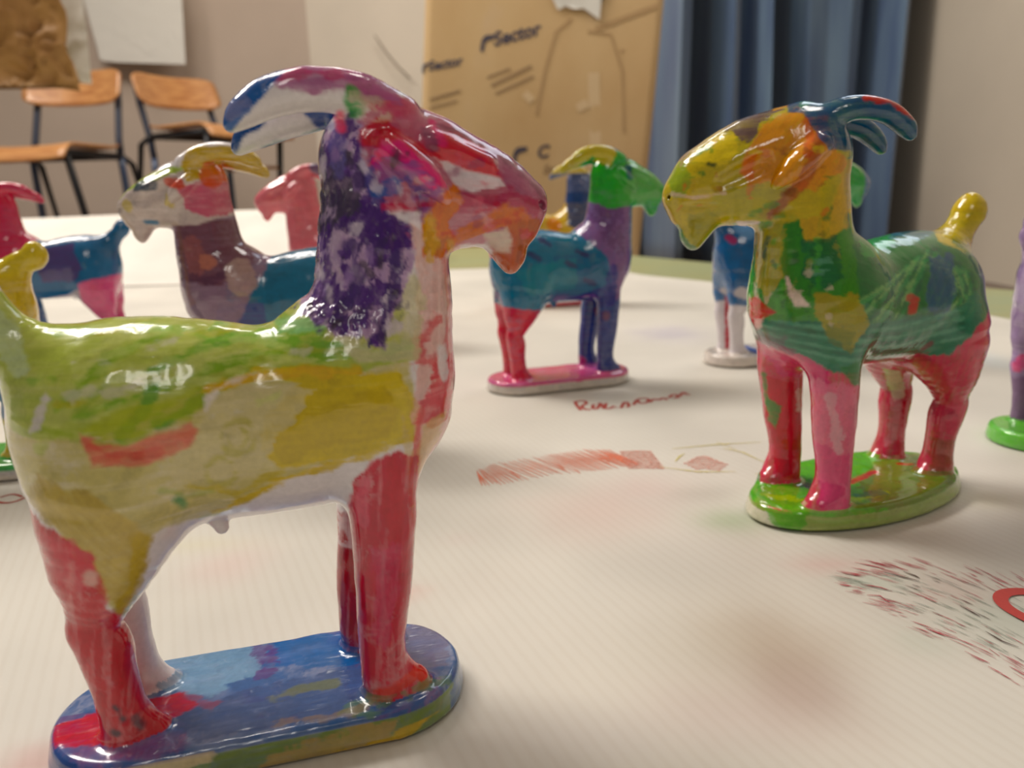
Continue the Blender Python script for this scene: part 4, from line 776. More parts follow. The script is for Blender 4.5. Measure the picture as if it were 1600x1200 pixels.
  ('s',None,'poly',[(-35.7,135.2),(-27.8,137.2),(-26.9,134.3),(-32,132.8)],0,(226,160,40),0.95,0.5,0,0,-1,150),
  ('s',None,'line',[(-52.6,114.7),(-51,114)],0.49,(226,200,60),0.7,1,0,0,-1,150),
  ('s',None,'line',[(-33.8,120.6),(-31.4,119.3)],0.41,(214,110,40),0.7,1,0,0,-1,150),
  ('s',None,'line',[(-52.3,110.6),(-54.1,110)],0.45,(226,200,60),0.7,1,0,0,-1,150),
  ('s',None,'line',[(-16.1,113.5),(-14.9,112.7)],0.33,(70,130,40),0.7,1,0,0,-1,150),
  ('s',None,'line',[(-16.2,102.7),(-15.1,103.5)],0.37,(214,110,40),0.7,1,0,0,-1,150),
  ('s',None,'line',[(-20.7,116.4),(-19.2,115)],0.36,(160,90,40),0.7,1,0,0,-1,150),
  ('s',None,'line',[(-27.2,102.4),(-29.6,101.1)],0.52,(70,130,40),0.7,1,0,0,-1,150),
  ('s',None,'line',[(-47.7,111.4),(-45.1,110.8)],0.41,(160,90,40),0.7,1,0,0,-1,150),
  ('s',None,'line',[(-53,105.5),(-50.9,105.9)],0.35,(214,110,40),0.7,1,0,0,-1,150),
  ('s',None,'line',[(-46.3,114.4),(-46,115.6)],0.42,(160,90,40),0.7,1,0,0,-1,150),
  ('s',None,'line',[(-18.2,115.4),(-16.6,116.1)],0.41,(160,90,40),0.7,1,0,0,-1,150),
  ('s',None,'line',[(-23.2,120),(-20.9,119.9)],0.39,(214,110,40),0.7,1,0,0,-1,150),
  ('s',None,'line',[(-37.4,108.9),(-36.8,108.2)],0.54,(214,110,40),0.7,1,0,0,-1,150),
  ('s',None,'line',[(-57.8,104.3),(-56.6,105.8)],0.43,(214,110,40),0.7,1,0,0,-1,150),
  ('s',None,'line',[(-48.4,123.4),(-47.5,124.1)],0.46,(214,110,40),0.7,1,0,0,-1,150),
  ('s',None,'line',[(-20.2,120.3),(-22.3,121.5)],0.5,(160,90,40),0.7,1,0,0,-1,150),
  ('s',None,'line',[(-22.8,110.1),(-21.8,111.6)],0.46,(214,110,40),0.7,1,0,0,-1,150),
  ('s',None,'line',[(-48.4,121.8),(-48.9,122.8)],0.39,(70,130,40),0.7,1,0,0,-1,150),
  ('s',None,'line',[(-28.3,120.8),(-30.3,121.3)],0.5,(160,90,40),0.7,1,0,0,-1,150),
  ('s',None,'line',[(-18.9,120.7),(-17.4,120.5)],0.57,(226,200,60),0.7,1,0,0,-1,150),
  ('s',None,'line',[(-36.5,120.8),(-34.3,120.4)],0.45,(226,200,60),0.7,1,0,0,-1,150),
  ('s',None,'line',[(-55.3,111.5),(-55.8,110.2)],0.45,(214,110,40),0.7,1,0,0,-1,150),
  ('s',None,'line',[(-36.3,110.6),(-37.2,109.3)],0.49,(214,110,40),0.7,1,0,0,-1,150),
  ('s',None,'line',[(-57.3,124.1),(-57.8,125.3)],0.54,(70,130,40),0.7,1,0,0,-1,150),
  ('s',None,'line',[(-16.7,111.2),(-18.3,109.7)],0.39,(160,90,40),0.7,1,0,0,-1,150),
  ('s',None,'line',[(-20,119.6),(-18.4,120.2)],0.49,(160,90,40),0.7,1,0,0,-1,150),
  ('s',None,'line',[(-36.8,92.8),(-36.3,95.6)],0.8,(150,150,60),0.6,1.3,0,0,-1,150),
  ('s',None,'line',[(-36.1,89.9),(-37.5,91.7)],0.74,(90,170,70),0.6,1.3,0,0,-1,150),
  ('s',None,'line',[(-15.9,80.7),(-16.4,83.2)],0.7,(70,160,50),0.6,1.3,0,0,-1,150),
  ('s',None,'line',[(-34.8,77.4),(-34.7,79.7)],0.76,(206,190,170),0.6,1.3,0,0,-1,150),
  ('s',None,'line',[(-27.3,95.1),(-27.2,98)],0.6,(150,150,60),0.6,1.3,0,0,-1,150),
  ('s',None,'line',[(-25.3,79.5),(-25.2,79.5)],0.79,(34,90,40),0.6,1.3,0,0,-1,150),
  ('s',None,'line',[(-37.7,90.5),(-36.9,87.7)],0.82,(34,90,40),0.6,1.3,0,0,-1,150),
  ('s',None,'line',[(-23.4,80.7),(-22.5,82.9)],0.42,(150,150,60),0.6,1.3,0,0,-1,150),
  ('s',None,'line',[(-29.7,78.4),(-30.8,76.1)],0.47,(206,190,170),0.6,1.3,0,0,-1,150),
  ('s',None,'line',[(-22.8,96.3),(-21.6,97.9)],0.68,(34,90,40),0.6,1.3,0,0,-1,150),
  ('s',None,'line',[(-26.8,80.6),(-26.2,81.4)],0.42,(70,160,50),0.6,1.3,0,0,-1,150),
  ('s',None,'line',[(-21.6,78.8),(-22.8,75.7)],0.68,(206,190,170),0.6,1.3,0,0,-1,150),
  ('s',None,'line',[(-26.1,73.2),(-25.7,76.7)],0.64,(34,90,40),0.6,1.3,0,0,-1,150),
  ('s',None,'line',[(-33.9,92.3),(-35.3,93)],0.61,(150,150,60),0.6,1.3,0,0,-1,150),
  ('s',None,'line',[(-23.5,88.3),(-24.1,88)],0.57,(34,90,40),0.6,1.3,0,0,-1,150),
  ('s',None,'line',[(-36.1,75.6),(-37.3,77.4)],0.38,(70,160,50),0.6,1.3,0,0,-1,150),
  ('s',None,'line',[(-13.2,80.6),(-12.5,80.7)],0.54,(206,190,170),0.6,1.3,0,0,-1,150),
  ('s',None,'line',[(-10.9,90.5),(-11.8,92.6)],0.52,(150,150,60),0.6,1.3,0,0,-1,150),
  ('s',None,'line',[(-29.9,94.7),(-28.7,95.8)],0.44,(70,160,50),0.6,1.3,0,0,-1,150),
  ('s',None,'line',[(-18.3,88.4),(-19.6,86.7)],0.39,(150,150,60),0.6,1.3,0,0,-1,150),
  ('s',None,'line',[(-17.1,90.9),(-17.9,92.8)],0.55,(90,170,70),0.6,1.3,0,0,-1,150),
  ('s',None,'line',[(-31.4,95.1),(-31.9,92.6)],0.46,(150,150,60),0.6,1.3,0,0,-1,150),
  ('s',None,'line',[(-16.2,90.8),(-17,94.6)],0.45,(90,170,70),0.6,1.3,0,0,-1,150),
  ('s',None,'line',[(-28.6,86.6),(-28.9,86.4)],0.61,(70,160,50),0.6,1.3,0,0,-1,150),
  ('s',None,'line',[(-36.3,93.1),(-37.5,92.9)],0.46,(90,170,70),0.6,1.3,0,0,-1,150),
  ('s',None,'line',[(-18.4,90.8),(-17.5,87.4)],0.72,(34,90,40),0.6,1.3,0,0,-1,150),
  ('s',None,'line',[(-23.7,76.1),(-23.5,75.3)],0.36,(150,150,60),0.6,1.3,0,0,-1,150),
  ('s',None,'line',[(-26.2,77.3),(-25.9,80.7)],0.78,(90,170,70),0.6,1.3,0,0,-1,150),
  ('s',None,'line',[(-11.3,79.1),(-12.3,81.4)],0.59,(206,190,170),0.6,1.3,0,0,-1,150),
  ('s',None,'line',[(-23.4,91.5),(-23.1,89.1)],0.78,(34,90,40),0.6,1.3,0,0,-1,150),
  ('s',None,'line',[(-18.2,89.3),(-16.7,86)],0.63,(90,170,70),0.6,1.3,0,0,-1,150),
  ('s',None,'line',[(-12.7,72.5),(-11.6,69.4)],0.88,(206,190,170),0.6,1.3,0,0,-1,150),
  ('s',None,'line',[(-30.3,91.7),(-31.4,89)],0.48,(150,150,60),0.6,1.3,0,0,-1,150),
  ('s',None,'line',[(-18.3,81.3),(-18.1,78.8)],0.6,(34,90,40),0.6,1.3,0,0,-1,150),
  ('s',None,'line',[(-27.8,76.2),(-26.5,72.6)],0.61,(90,170,70),0.6,1.3,0,0,-1,150),
  ('s',None,'line',[(-28.1,84.8),(-29.6,88.3)],0.34,(34,90,40),0.6,1.3,0,0,-1,150),
  ('s',None,'line',[(-18.8,84.6),(-18.3,88)],0.72,(206,190,170),0.6,1.3,0,0,-1,150),
  ('s',None,'line',[(-19.7,74.5),(-18.1,71.9)],0.36,(34,90,40),0.6,1.3,0,0,-1,150),
  ('s',None,'line',[(-15.9,94.3),(-15.5,97.8)],0.41,(34,90,40),0.6,1.3,0,0,-1,150),
  ('s',None,'line',[(-34.1,77.7),(-35.2,81)],0.36,(150,150,60),0.6,1.3,0,0,-1,150),
  ('xy',None,'line',[(-6.2,2.8),(-3.9,0.3)],0.94,(120,90,60),0.6,1,0,0,5,9.2),
  ('xy',None,'line',[(22.9,12.3),(22.8,12.1)],1.28,(40,120,50),0.6,1,0,0,5,9.2),
  ('xy',None,'line',[(-16.9,21),(-17.3,21.1)],1.16,(40,120,50),0.6,1,0,0,5,9.2),
  ('xy',None,'line',[(47.2,7),(50.8,7.9)],0.67,(214,214,170),0.6,1,0,0,5,9.2),
  ('xy',None,'line',[(22.5,-9.1),(20.1,-8)],1.14,(40,120,50),0.6,1,0,0,5,9.2),
  ('xy',None,'line',[(25.3,-2.3),(23.6,-2.8)],1.07,(40,120,50),0.6,1,0,0,5,9.2),
  ('xy',None,'line',[(10.6,4),(13.7,3.9)],0.8,(40,120,50),0.6,1,0,0,5,9.2),
  ('xy',None,'line',[(-10.4,2.5),(-11.5,3.3)],0.69,(120,90,60),0.6,1,0,0,5,9.2),
  ('xy',None,'line',[(39.4,11.5),(41.4,12.1)],0.6,(190,200,80),0.6,1,0,0,5,9.2),
  ('xy',None,'line',[(8.3,-29.4),(12.4,-28.5)],0.64,(40,120,50),0.6,1,0,0,5,9.2),
  ('xy',None,'line',[(-10.8,-4.6),(-10.5,-6.6)],1.23,(214,214,170),0.6,1,0,0,5,9.2),
  ('xy',None,'line',[(-22.4,6.8),(-20.1,4.9)],0.69,(40,120,50),0.6,1,0,0,5,9.2),
  ('xy',None,'line',[(4.5,15.2),(5.5,12.2)],0.61,(40,120,50),0.6,1,0,0,5,9.2),
  ('xy',None,'line',[(20.8,22.4),(22.8,23.5)],1.18,(40,120,50),0.6,1,0,0,5,9.2),
  ('xy',None,'line',[(5.6,-19.8),(9.6,-21.1)],0.79,(40,120,50),0.6,1,0,0,5,9.2),
  ('xy',None,'line',[(7,-0.7),(10.4,-2.1)],0.51,(150,210,90),0.6,1,0,0,5,9.2),
  ('xy',None,'line',[(46.8,6.1),(48.9,3.8)],1.16,(150,210,90),0.6,1,0,0,5,9.2),
  ('xy',None,'line',[(16.1,11.1),(15.4,9.5)],0.83,(214,214,170),0.6,1,0,0,5,9.2),
  ('xy',None,'line',[(-26.2,-5.3),(-26,-6.1)],1.17,(214,214,170),0.6,1,0,0,5,9.2),
  ('xy',None,'line',[(38.3,9.6),(36.8,10.8)],1.3,(214,214,170),0.6,1,0,0,5,9.2),
  ('xy',None,'line',[(14,8.1),(13.5,7.1)],0.68,(120,90,60),0.6,1,0,0,5,9.2),
  ('xy',None,'line',[(1.7,-16.5),(1,-16.6)],1.26,(40,120,50),0.6,1,0,0,5,9.2),
  ('xy',None,'line',[(-0.4,26.7),(-2,24.9)],0.72,(190,200,80),0.6,1,0,0,5,9.2),
  ('xy',None,'line',[(3.1,19.9),(4.3,18)],1.29,(214,214,170),0.6,1,0,0,5,9.2),
  ('xy',None,'line',[(10,15.3),(7.1,16.8)],0.81,(214,214,170),0.6,1,0,0,5,9.2),
  ('xy',None,'line',[(-13.9,-7.2),(-9.1,-6.7)],0.59,(150,210,90),0.6,1,0,0,5,9.2),
  ('xy',None,'line',[(19.4,-14.7),(17,-14)],1.03,(150,210,90),0.6,1,0,0,5,9.2),
  ('xy',None,'line',[(1.1,27.2),(2.5,27.8)],0.57,(40,120,50),0.6,1,0,0,5,9.2),
  ('xy',None,'line',[(8.8,18.1),(10.2,18.9)],0.99,(120,90,60),0.6,1,0,0,5,9.2),
  ('xy',None,'line',[(-20.4,9),(-20,7.9)],1.23,(40,120,50),0.6,1,0,0,5,9.2),
  ('s',None,'line',[(9.9,75.3),(12,74.1),(11.3,71)],1.32,(200,70,70),0.85,0.6,0,0,-1,150),
  ('s',None,'poly',[(-28.9,138.3),(-17.4,144.2),(11.4,144.4),(13.7,119.8),(-15.8,120.5),(-23.6,131.5),(-28,132.1)],0,(30,76,118),0.96,0.4,0,0,117,160),
  ('s',None,'line',[(-23.7,134.7),(-19.7,137.9),(-11.4,139.2)],1.1,(80,150,110),0.6,1,0,0,117,160),
  ('s',None,'line',[(-6.9,135.2),(-0.5,133.8),(5.6,130.6),(7.7,129.1)],1.1,(206,62,40),0.9,0.6,0,0,115,160),
  ('s',None,'poly',[(16,107.1),(34.7,106.6),(36.8,86.8),(27.1,87.2),(18.5,91.4)],0,(206,178,28),0.96,0.4,0,0,80,120),
  ('s',None,'line',[(24.4,90.8),(28.5,88)],1.1,(60,120,60),0.8,0.6,0,0,-1,150),
  ('s',None,'poly',None,0,(96,176,60),0.95,0.5,0,0,-1,7.9),
  ('xy',None,'poly',[(14.6,-29),(-17.9,-27.1),(-32.8,-18),(-11,2.4),(19.5,-8.2)],0,(110,190,60),0.8,1.4,0,0.2,5,9.2),
  ('xy',None,'poly',[(-20.4,-8),(-38.6,3),(-31.3,18.2),(3.1,28.3),(17.3,20),(7.1,6.3)],0,(116,124,56),0.8,1.6,0,0,5,9.2),
  ('xy',None,'line',[(40.1,-2.9),(28,13.7),(4.5,14.7)],1.98,(170,196,60),0.7,1.3,0,0,5,9.2),
  ('xy',None,'line',[(46,3.2),(43.5,7.8)],1.32,(214,110,100),0.8,1,0,0,5,9.2),
  ('xy',None,'line',[(6.5,3.1),(-9.1,-0.2)],1.54,(208,50,60),0.9,0.6,0,0,5,9.2),
  ('xy',None,'line',[(-23.9,-0.9),(-27.3,1.9)],1.1,(208,40,46),0.95,0.3,0,0,5,9.2),
  ('xy',None,'line',[(20.9,-3.3),(22.5,-0)],1.76,(110,60,90),0.8,0.6,0,0,5,9.2),
  ('xy',None,'line',[(14.2,12.3),(4.5,14.7)],1.54,(60,110,96),0.7,1.4,0,0,5,9.2),
  ('s',None,'poly',[(-35.9,18.5),(35.5,15.9),(38.6,-14.6),(-35,-3.6)],0,(158,170,100),0.9,1.2,0,0,-1,5.4),
  ('s',None,'poly',[(-38,10.6),(-30.5,8.1),(-18.7,-2),(-18.4,-6.7),(-37.4,-2.9)],0,(222,214,200),0.8,1,0,0,-1,4.6),
  ('s',None,'poly',[(-30.4,10),(-15.2,5),(-16.7,-1.5),(-26.4,2.6)],0,(96,172,60),0.85,1.1,0,0,-1,6)],
 'g3': [
  ('s',None,'poly',None,0,(40,100,150),0.95,0.5,0,0,-1,150),
  ('s',None,'poly',None,0,(60,160,60),0.95,0.5,0,0,104,124),
  ('s',None,'poly',[(-48.7,98.2),(29.9,95.5),(30.2,38.1),(-51.1,42.8)],0,(32,116,150),0.95,0.8,0,0,-1,150),
  ('s',None,'poly',[(-6.8,76),(30,78),(26.3,45.7),(-3.7,45.5)],0,(34,92,140),0.7,1.5,0,0,-1,150),
  ('s',None,'poly',[(-28.6,70),(7.8,75.4),(7.6,57.6),(-21.8,55.5)],0,(54,134,150),0.7,1.4,0,0,-1,150),
  ('s',None,'line',[(-12.8,85),(-7.5,82.3)],1.46,(60,50,100),0.8,0.7,0,0,-1,150),
  ('s',None,'line',[(8.2,78.2),(13.7,75.5)],1.46,(60,50,100),0.8,0.7,0,0,-1,150),
  ('s',None,'line',[(-19.4,77.6),(-14.1,74.9)],1.46,(60,50,100),0.8,0.7,0,0,-1,150),
  ('s',None,'line',[(1.5,72.5),(7,69.7)],1.46,(60,50,100),0.8,0.7,0,0,-1,150),
  ('s',None,'line',[(12.5,62),(18.1,59.2)],1.46,(60,50,100),0.8,0.7,0,0,-1,150),
  ('s',None,'poly',[(-46.6,50.9),(-13.8,47.3),(-14.8,2.6),(-48.4,5.1)],0,(216,62,76),0.96,0.5,0,0,7,80),
  ('s',None,'line',[(-37.4,23),(-33.2,15.3)],1.83,(226,130,130),0.6,0.4,0,0,7,60),
  ('s',None,'poly',[(-10.4,45.5),(38.6,62.9),(39.1,-1.2),(-11.2,2.6)],0,(48,56,130),0.96,0.5,0,0,8,80),
  ('s',None,'line',[(25.4,41.6),(25.4,39.7)],1.83,(110,50,80),0.8,0.4,0,0,-1,150),
  ('s',None,'line',[(10.4,12.4),(16.3,10.9)],2.56,(170,50,110),0.9,0.4,0,0,7,20),
  ('s',None,'poly',[(5.6,113.4),(42.3,108.9),(40.9,55.4),(31.4,48.5),(25.6,74.3),(12.6,85.5),(5.3,92.8)],0,(134,92,146),0.96,0.8,70,0,-1,150),
  ('s',None,'poly',[(16.4,106.3),(38.6,105.6),(37,73.8),(23.8,81.5)],0,(96,60,112),0.7,1.4,0,0.45,-1,150),
  ('s',None,'line',[(29.1,67),(27.3,48.9)],3.29,(52,56,134),0.9,1,0,0,-1,150),
  ('s',None,'poly',[(8.4,132),(69.4,130.8),(70.5,90.3),(51.2,91),(43.4,101.2),(28.4,100.6),(9.9,108.2)],0,(60,172,60),0.96,0.6,0,0,-1,150),
  ('s',None,'poly',[(41.3,126.3),(62,122.3),(62.4,104.8),(47.2,103.5),(37.7,109.1)],0,(110,178,100),0.8,1.2,0,0,-1,150),
  ('s',None,'line',[(40.7,122.1),(40.4,117.6)],2.19,(24,90,110),0.95,0.3,0,0,-1,150),
  ('s',None,'poly',[(-10.1,139.4),(29.9,138.7),(33.7,130.1),(29.9,122.6),(18.8,128.7),(7.6,113.4),(-10.6,117.4)],0,(206,184,30),0.95,0.4,0,0,117,150),
  ('s',None,'line',[(-47.9,80.4),(-40.8,76.6),(-35.6,69.2)],4.75,(220,90,130),0.95,0.4,0,0,76,120),
  ('s',None,'poly',None,0,(226,110,150),0.9,0.7,0,0,4.6,8.2),
  ('xy',None,'line',[(19.2,15.4),(26.7,-1.5)],4.39,(190,100,180),0.8,1,0,0,5,9.2),
  ('s',None,'poly',None,0,(216,206,194),0.95,0.3,0,0,-1,4.8)],
 'g4': [
  ('s',None,'poly',None,0,(120,84,110),0.95,0.5,0,0,-1,104),
  ('s',None,'poly',[(-8.2,93.3),(59.7,97.2),(56.3,43.7),(-14.2,43.2)],0,(34,106,140),0.95,0.5,0,0,-1,150),
  ('s',None,'poly',[(-14.8,93.7),(39.3,97.9),(35.8,55.5),(-19.6,55.4)],0,(34,106,140),0.95,0.7,0,0,-1,150),
  ('s',None,'poly',[(-20.8,69.3),(-3.1,69.3),(-4.7,55.4),(-25.7,55.4)],0,(52,56,124),0.9,0.8,0,0,-1,150),
  ('s',None,'poly',[(-44.9,107.4),(-8.1,106.5),(-3.7,82.4),(-11.5,65.9),(-18.9,54.6),(-43.5,54.6),(-43.2,88.4)],0,(136,108,130),0.95,0.6,0,0,-1,150),
  ('s',None,'poly',[(-39.7,101.9),(-9.9,103.9),(-9.5,82.5),(-19.1,77.1),(-40,78.7)],0,(108,64,78),0.92,1.1,0,0.05,-1,150),
  ('s',None,'line',[(-31.9,93.7),(-30.4,82.7)],3.97,(160,96,92),0.6,1.2,0,0,-1,150),
  ('s',None,'line',[(-26.2,86.8),(-23.9,86.2)],2.55,(200,130,110),0.8,0.8,0,0,-1,150),
  ('s',None,'line',[(-32.2,80),(-21.8,79.3),(-15.3,83.9)],1.98,(84,44,70),0.8,1,0,0,-1,150),
  ('s',None,'line',[(-13.4,82.6),(-11.1,77.1)],4.82,(178,150,144),0.85,0.8,0,0,-1,150),
  ('s',None,'poly',[(-74.4,121.6),(-46.6,124.7),(-14.5,122.3),(-13.5,106.6),(-29,101.6),(-40.9,101.9),(-58.1,89.9),(-64.3,89.9)],0,(206,190,184),0.97,0.3,0,0,-1,150),
  ('s',None,'poly',[(-32.7,117.7),(-22.1,120),(-15.5,114.6),(-15.9,106.7),(-25.6,104.8),(-33.4,108.4)],0,(206,98,124),0.92,0.8,0,0,-1,150),
  ('s',None,'poly',[(-77.4,108),(-62.8,119.9),(-37.7,125.3),(-28.7,125),(-44.4,120.2),(-57.3,116.2),(-72.9,106.5)],0,(160,186,60),0.93,0.5,0,0,-1,150),
  ('s',None,'poly',[(-54.7,119.7),(-46.8,122.1),(-42.7,119.3),(-44.7,115.9),(-53.7,116.2)],0,(34,60,84),0.92,0.5,0,0,-1,150),
  ('s',None,'line',[(-39,119.2),(-32.6,118.2)],1.7,(216,90,70),0.9,0.6,0,0,-1,150),
  ('s',None,'line',[(-57.6,110.9),(-56.8,109.8)],2.27,(206,184,80),0.8,0.4,0,0,-1,150),
  ('s',None,'line',[(-39.2,113.9),(-39.1,110.4)],1.42,(206,184,80),0.8,0.4,0,0,-1,150),
  ('s',None,'line',[(-51.4,103.4),(-47.5,103.1)],0.99,(50,120,160),0.9,0.3,0,0,-1,150),
  ('s',None,'poly',[(-30.5,133.4),(9.9,131.9),(8,113.9),(-9.1,117),(-20.1,122.6),(-29.5,118.9),(-33.2,125.1)],0,(200,166,30),0.96,0.3,0,0,118,150),
  ('s',None,'line',[(-23,123.2),(-22.9,120)],3.4,(220,100,60),0.9,0.8,0,0,-1,150),
  ('s',None,'line',[(-16.5,111.9),(-11.4,92.9)],1.7,(110,80,110),0.8,0.6,0,0,-1,150),
  ('s',None,'poly',None,0,(190,90,110),0.9,0.5,0,0,-1,8)],
 'g5': [
  ('s',None,'poly',None,0,(222,110,122),0.92,0.8,0,0,-1,150),
  ('s',None,'line',[(-19.4,131.9),(-10.6,125.8)],3.85,(60,70,110),0.9,0.4,0,0,120,150),
  ('s',None,'line',[(-17.7,119.2),(-15.8,114.6)],3.37,(214,190,180),0.9,0.5,0,0,-1,150)],
 'g6': [
  ('s',None,'poly',None,0,(40,100,148),0.95,0.5,0,0,-1,150),
  ('s',None,'poly',[(-15.8,95.5),(65.5,97.3),(57.9,46.2),(-20.9,44.2)],0,(30,100,148),0.95,0.6,0,0,-1,150),
  ('s',None,'poly',[(-5.3,82.5),(16.7,86.1),(22.4,68.9),(16.7,60.5),(-4.8,61.1)],0,(84,62,116),0.9,0.7,0,0,-1,150),
  ('s',None,'poly',[(-17.1,48.2),(5.3,51),(32.9,59.8),(33.1,33.4),(-19.5,35)],0,(200,184,190),0.9,0.6,0,0,-1,150),
  ('s',None,'poly',[(18.8,60),(50.2,65.5),(41.2,5.7),(14.4,6.5)],0,(220,98,140),0.93,0.5,0,0,8,70),
  ('s',None,'poly',[(-41.5,129.2),(-13.6,120.2),(-8.5,78.1),(-20.3,61.1),(-63.6,62.4),(-51.6,121.3)],0,(206,72,96),0.94,0.6,0,0,-1,150),
  ('s',None,'poly',None,0,(206,70,92),0.93,0.5,0,0,112,150),
  ('s',None,'line',[(32.5,89.2),(43.9,78)],7.05,(28,92,138),0.95,0.4,0,0,70,120)],
 'g7': [
  ('s',None,'poly',None,0,(206,180,40),0.95,0.5,0,0,-1,150),
  ('s',None,'poly',[(29.8,98.2),(49,97.8),(45.9,83.1),(26.4,83.4)],0,(212,190,60),0.6,1,0,0,-1,150),
  ('s',None,'poly',[(55.4,75.5),(60.9,75.4),(54.6,57.6),(49,57.7)],0,(214,170,170),0.8,0.8,0,0,-1,150),
  ('s',None,'poly',[(23.5,53.3),(46.5,53.3),(40.7,25),(17.1,24.8)],0,(110,150,200),0.95,0.8,0,0,8,60),
  ('s',None,'line',[(33.1,44),(37.3,43.5)],1.59,(50,150,90),0.9,0.4,0,0,-1,150),
  ('s',None,'poly',None,0,(60,170,96),0.93,0.5,0,0,4,8.6),
  ('s',None,'poly',None,0,(206,200,200),0.95,0.5,0,0,-1,4.2)],
 'g8': [
  ('s',None,'poly',None,0,(34,96,148),0.95,0.5,0,0,50,150),
  ('s',None,'poly',[(-59.4,92.9),(14.4,90.2),(18.5,34.2),(-31.5,39.1),(-53.5,42.8)],0,(34,96,148),0.95,0.6,0,0,-1,150),
  ('s',None,'line',[(-45,46.3),(-36.1,41.7)],4.06,(40,110,170),0.8,0.6,0,0,-1,150),
  ('s',None,'line',[(-28.8,85.7),(-25.6,82.8)],4.06,(110,150,190),0.8,0.5,0,0,-1,150),
  ('s',None,'line',[(-35.6,80.1),(-34.2,78.1)],2.03,(170,60,100),0.9,0.4,0,0,-1,150),
  ('s',None,'line',[(-30.8,47.1),(-28,45.8)],3.25,(206,196,196),0.9,0.4,0,0,-1,150),
  ('s','near','poly',[(-54,42.5),(-36.7,44.6),(-32.7,4.4),(-52.8,6.1)],0,(216,196,190),0.9,0.4,0,0,6,60),
  ('s','near','line',[(-47.2,34.1),(-45.7,17.8)],2.03,(216,150,150),0.6,0.4,0,0,-1,150),
  ('s','far','poly',[(-30.4,43.2),(-9.5,37.7),(-7.4,-0.7),(-28.6,1.1)],0,(204,62,76),0.95,0.4,0,0,8,60),
  ('s',None,'poly',None,0,(222,212,202),0.95,0.5,0,0,-1,8),
  ('s',None,'poly',[(29.4,135.8),(56.9,135.4),(61.1,92.3),(32.8,93.3)],0,(64,166,70),0.95,0.5,0,0,-1,150),
  ('s',None,'line',[(-14.1,8.4),(-11.2,6.1)],3.25,(50,90,180),0.9,0.4,0,0,0,12)],
 'g9': [
  ('s',None,'poly',None,0,(150,124,170),0.95,0.8,0,0,-1,150),
  ('s',None,'poly',[(-40.6,67.9),(-29.3,68.3),(-28,57.5),(-39.4,57)],0,(176,160,196),0.8,1,0,0,-1,150),
  ('s',None,'line',[(-32.1,32.2),(-28.9,35.3)],2.62,(228,110,150),0.9,0.8,0,0,-1,150),
  ('s',None,'poly',[(-36.2,27.5),(-24.7,28.6),(-22.3,7.4),(-33.9,5.9)],0,(116,84,124),0.85,0.9,0,0,-1,150),
  ('s',None,'poly',None,0,(112,196,76),0.95,0.5,0,0,-1,8.4)],
 'g10': [
  ('s',None,'poly',None,0,(214,176,50),0.95,0.6,0,0,40,100),
  ('s',None,'line',[(5,79),(8.6,77.7)],5.64,(226,130,60),0.8,0.8,0,0,-1,150),
  ('s',None,'poly',[(20.1,108.6),(65.5,107.3),(65.7,46.6),(19.8,78.6)],0,(36,66,116),0.95,0.5,0,0,-1,150),
  ('s',None,'poly',None,0,(36,66,120),0.93,0.5,0,0,98,126),
  ('s',None,'poly',None,0,(204,180,50),0.95,0.5,0,0,126,150),
  ('s',None,'poly',None,0,(200,80,90),0.93,0.5,0,0,-1,40)],
}
POSE = {
 'g1': ((-0.0565, 0.1500), 0.26180, 0.00000),
 'g2': ((0.1245, 0.2620), 3.59538, -4.01426),
 'g3': ((0.0280, 0.4420), 0.29671, -0.12217),
 'g4': ((-0.0970, 0.3400), 3.24631, -3.42085),
 'g5': ((-0.1180, 0.5850), 3.21141, -3.21141),
 'g6': ((-0.3090, 0.5350), 3.31613, -3.31613),
 'g7': ((-0.2400, 0.3180), 3.28122, -3.42085),
 'g8': ((0.1680, 0.4920), 0.24435, 0.00000),
 'g9': ((0.2510, 0.3140), -0.03491, -0.48869),
 'g10': ((0.0380, 0.7650), 0.13963, -0.13963),
}
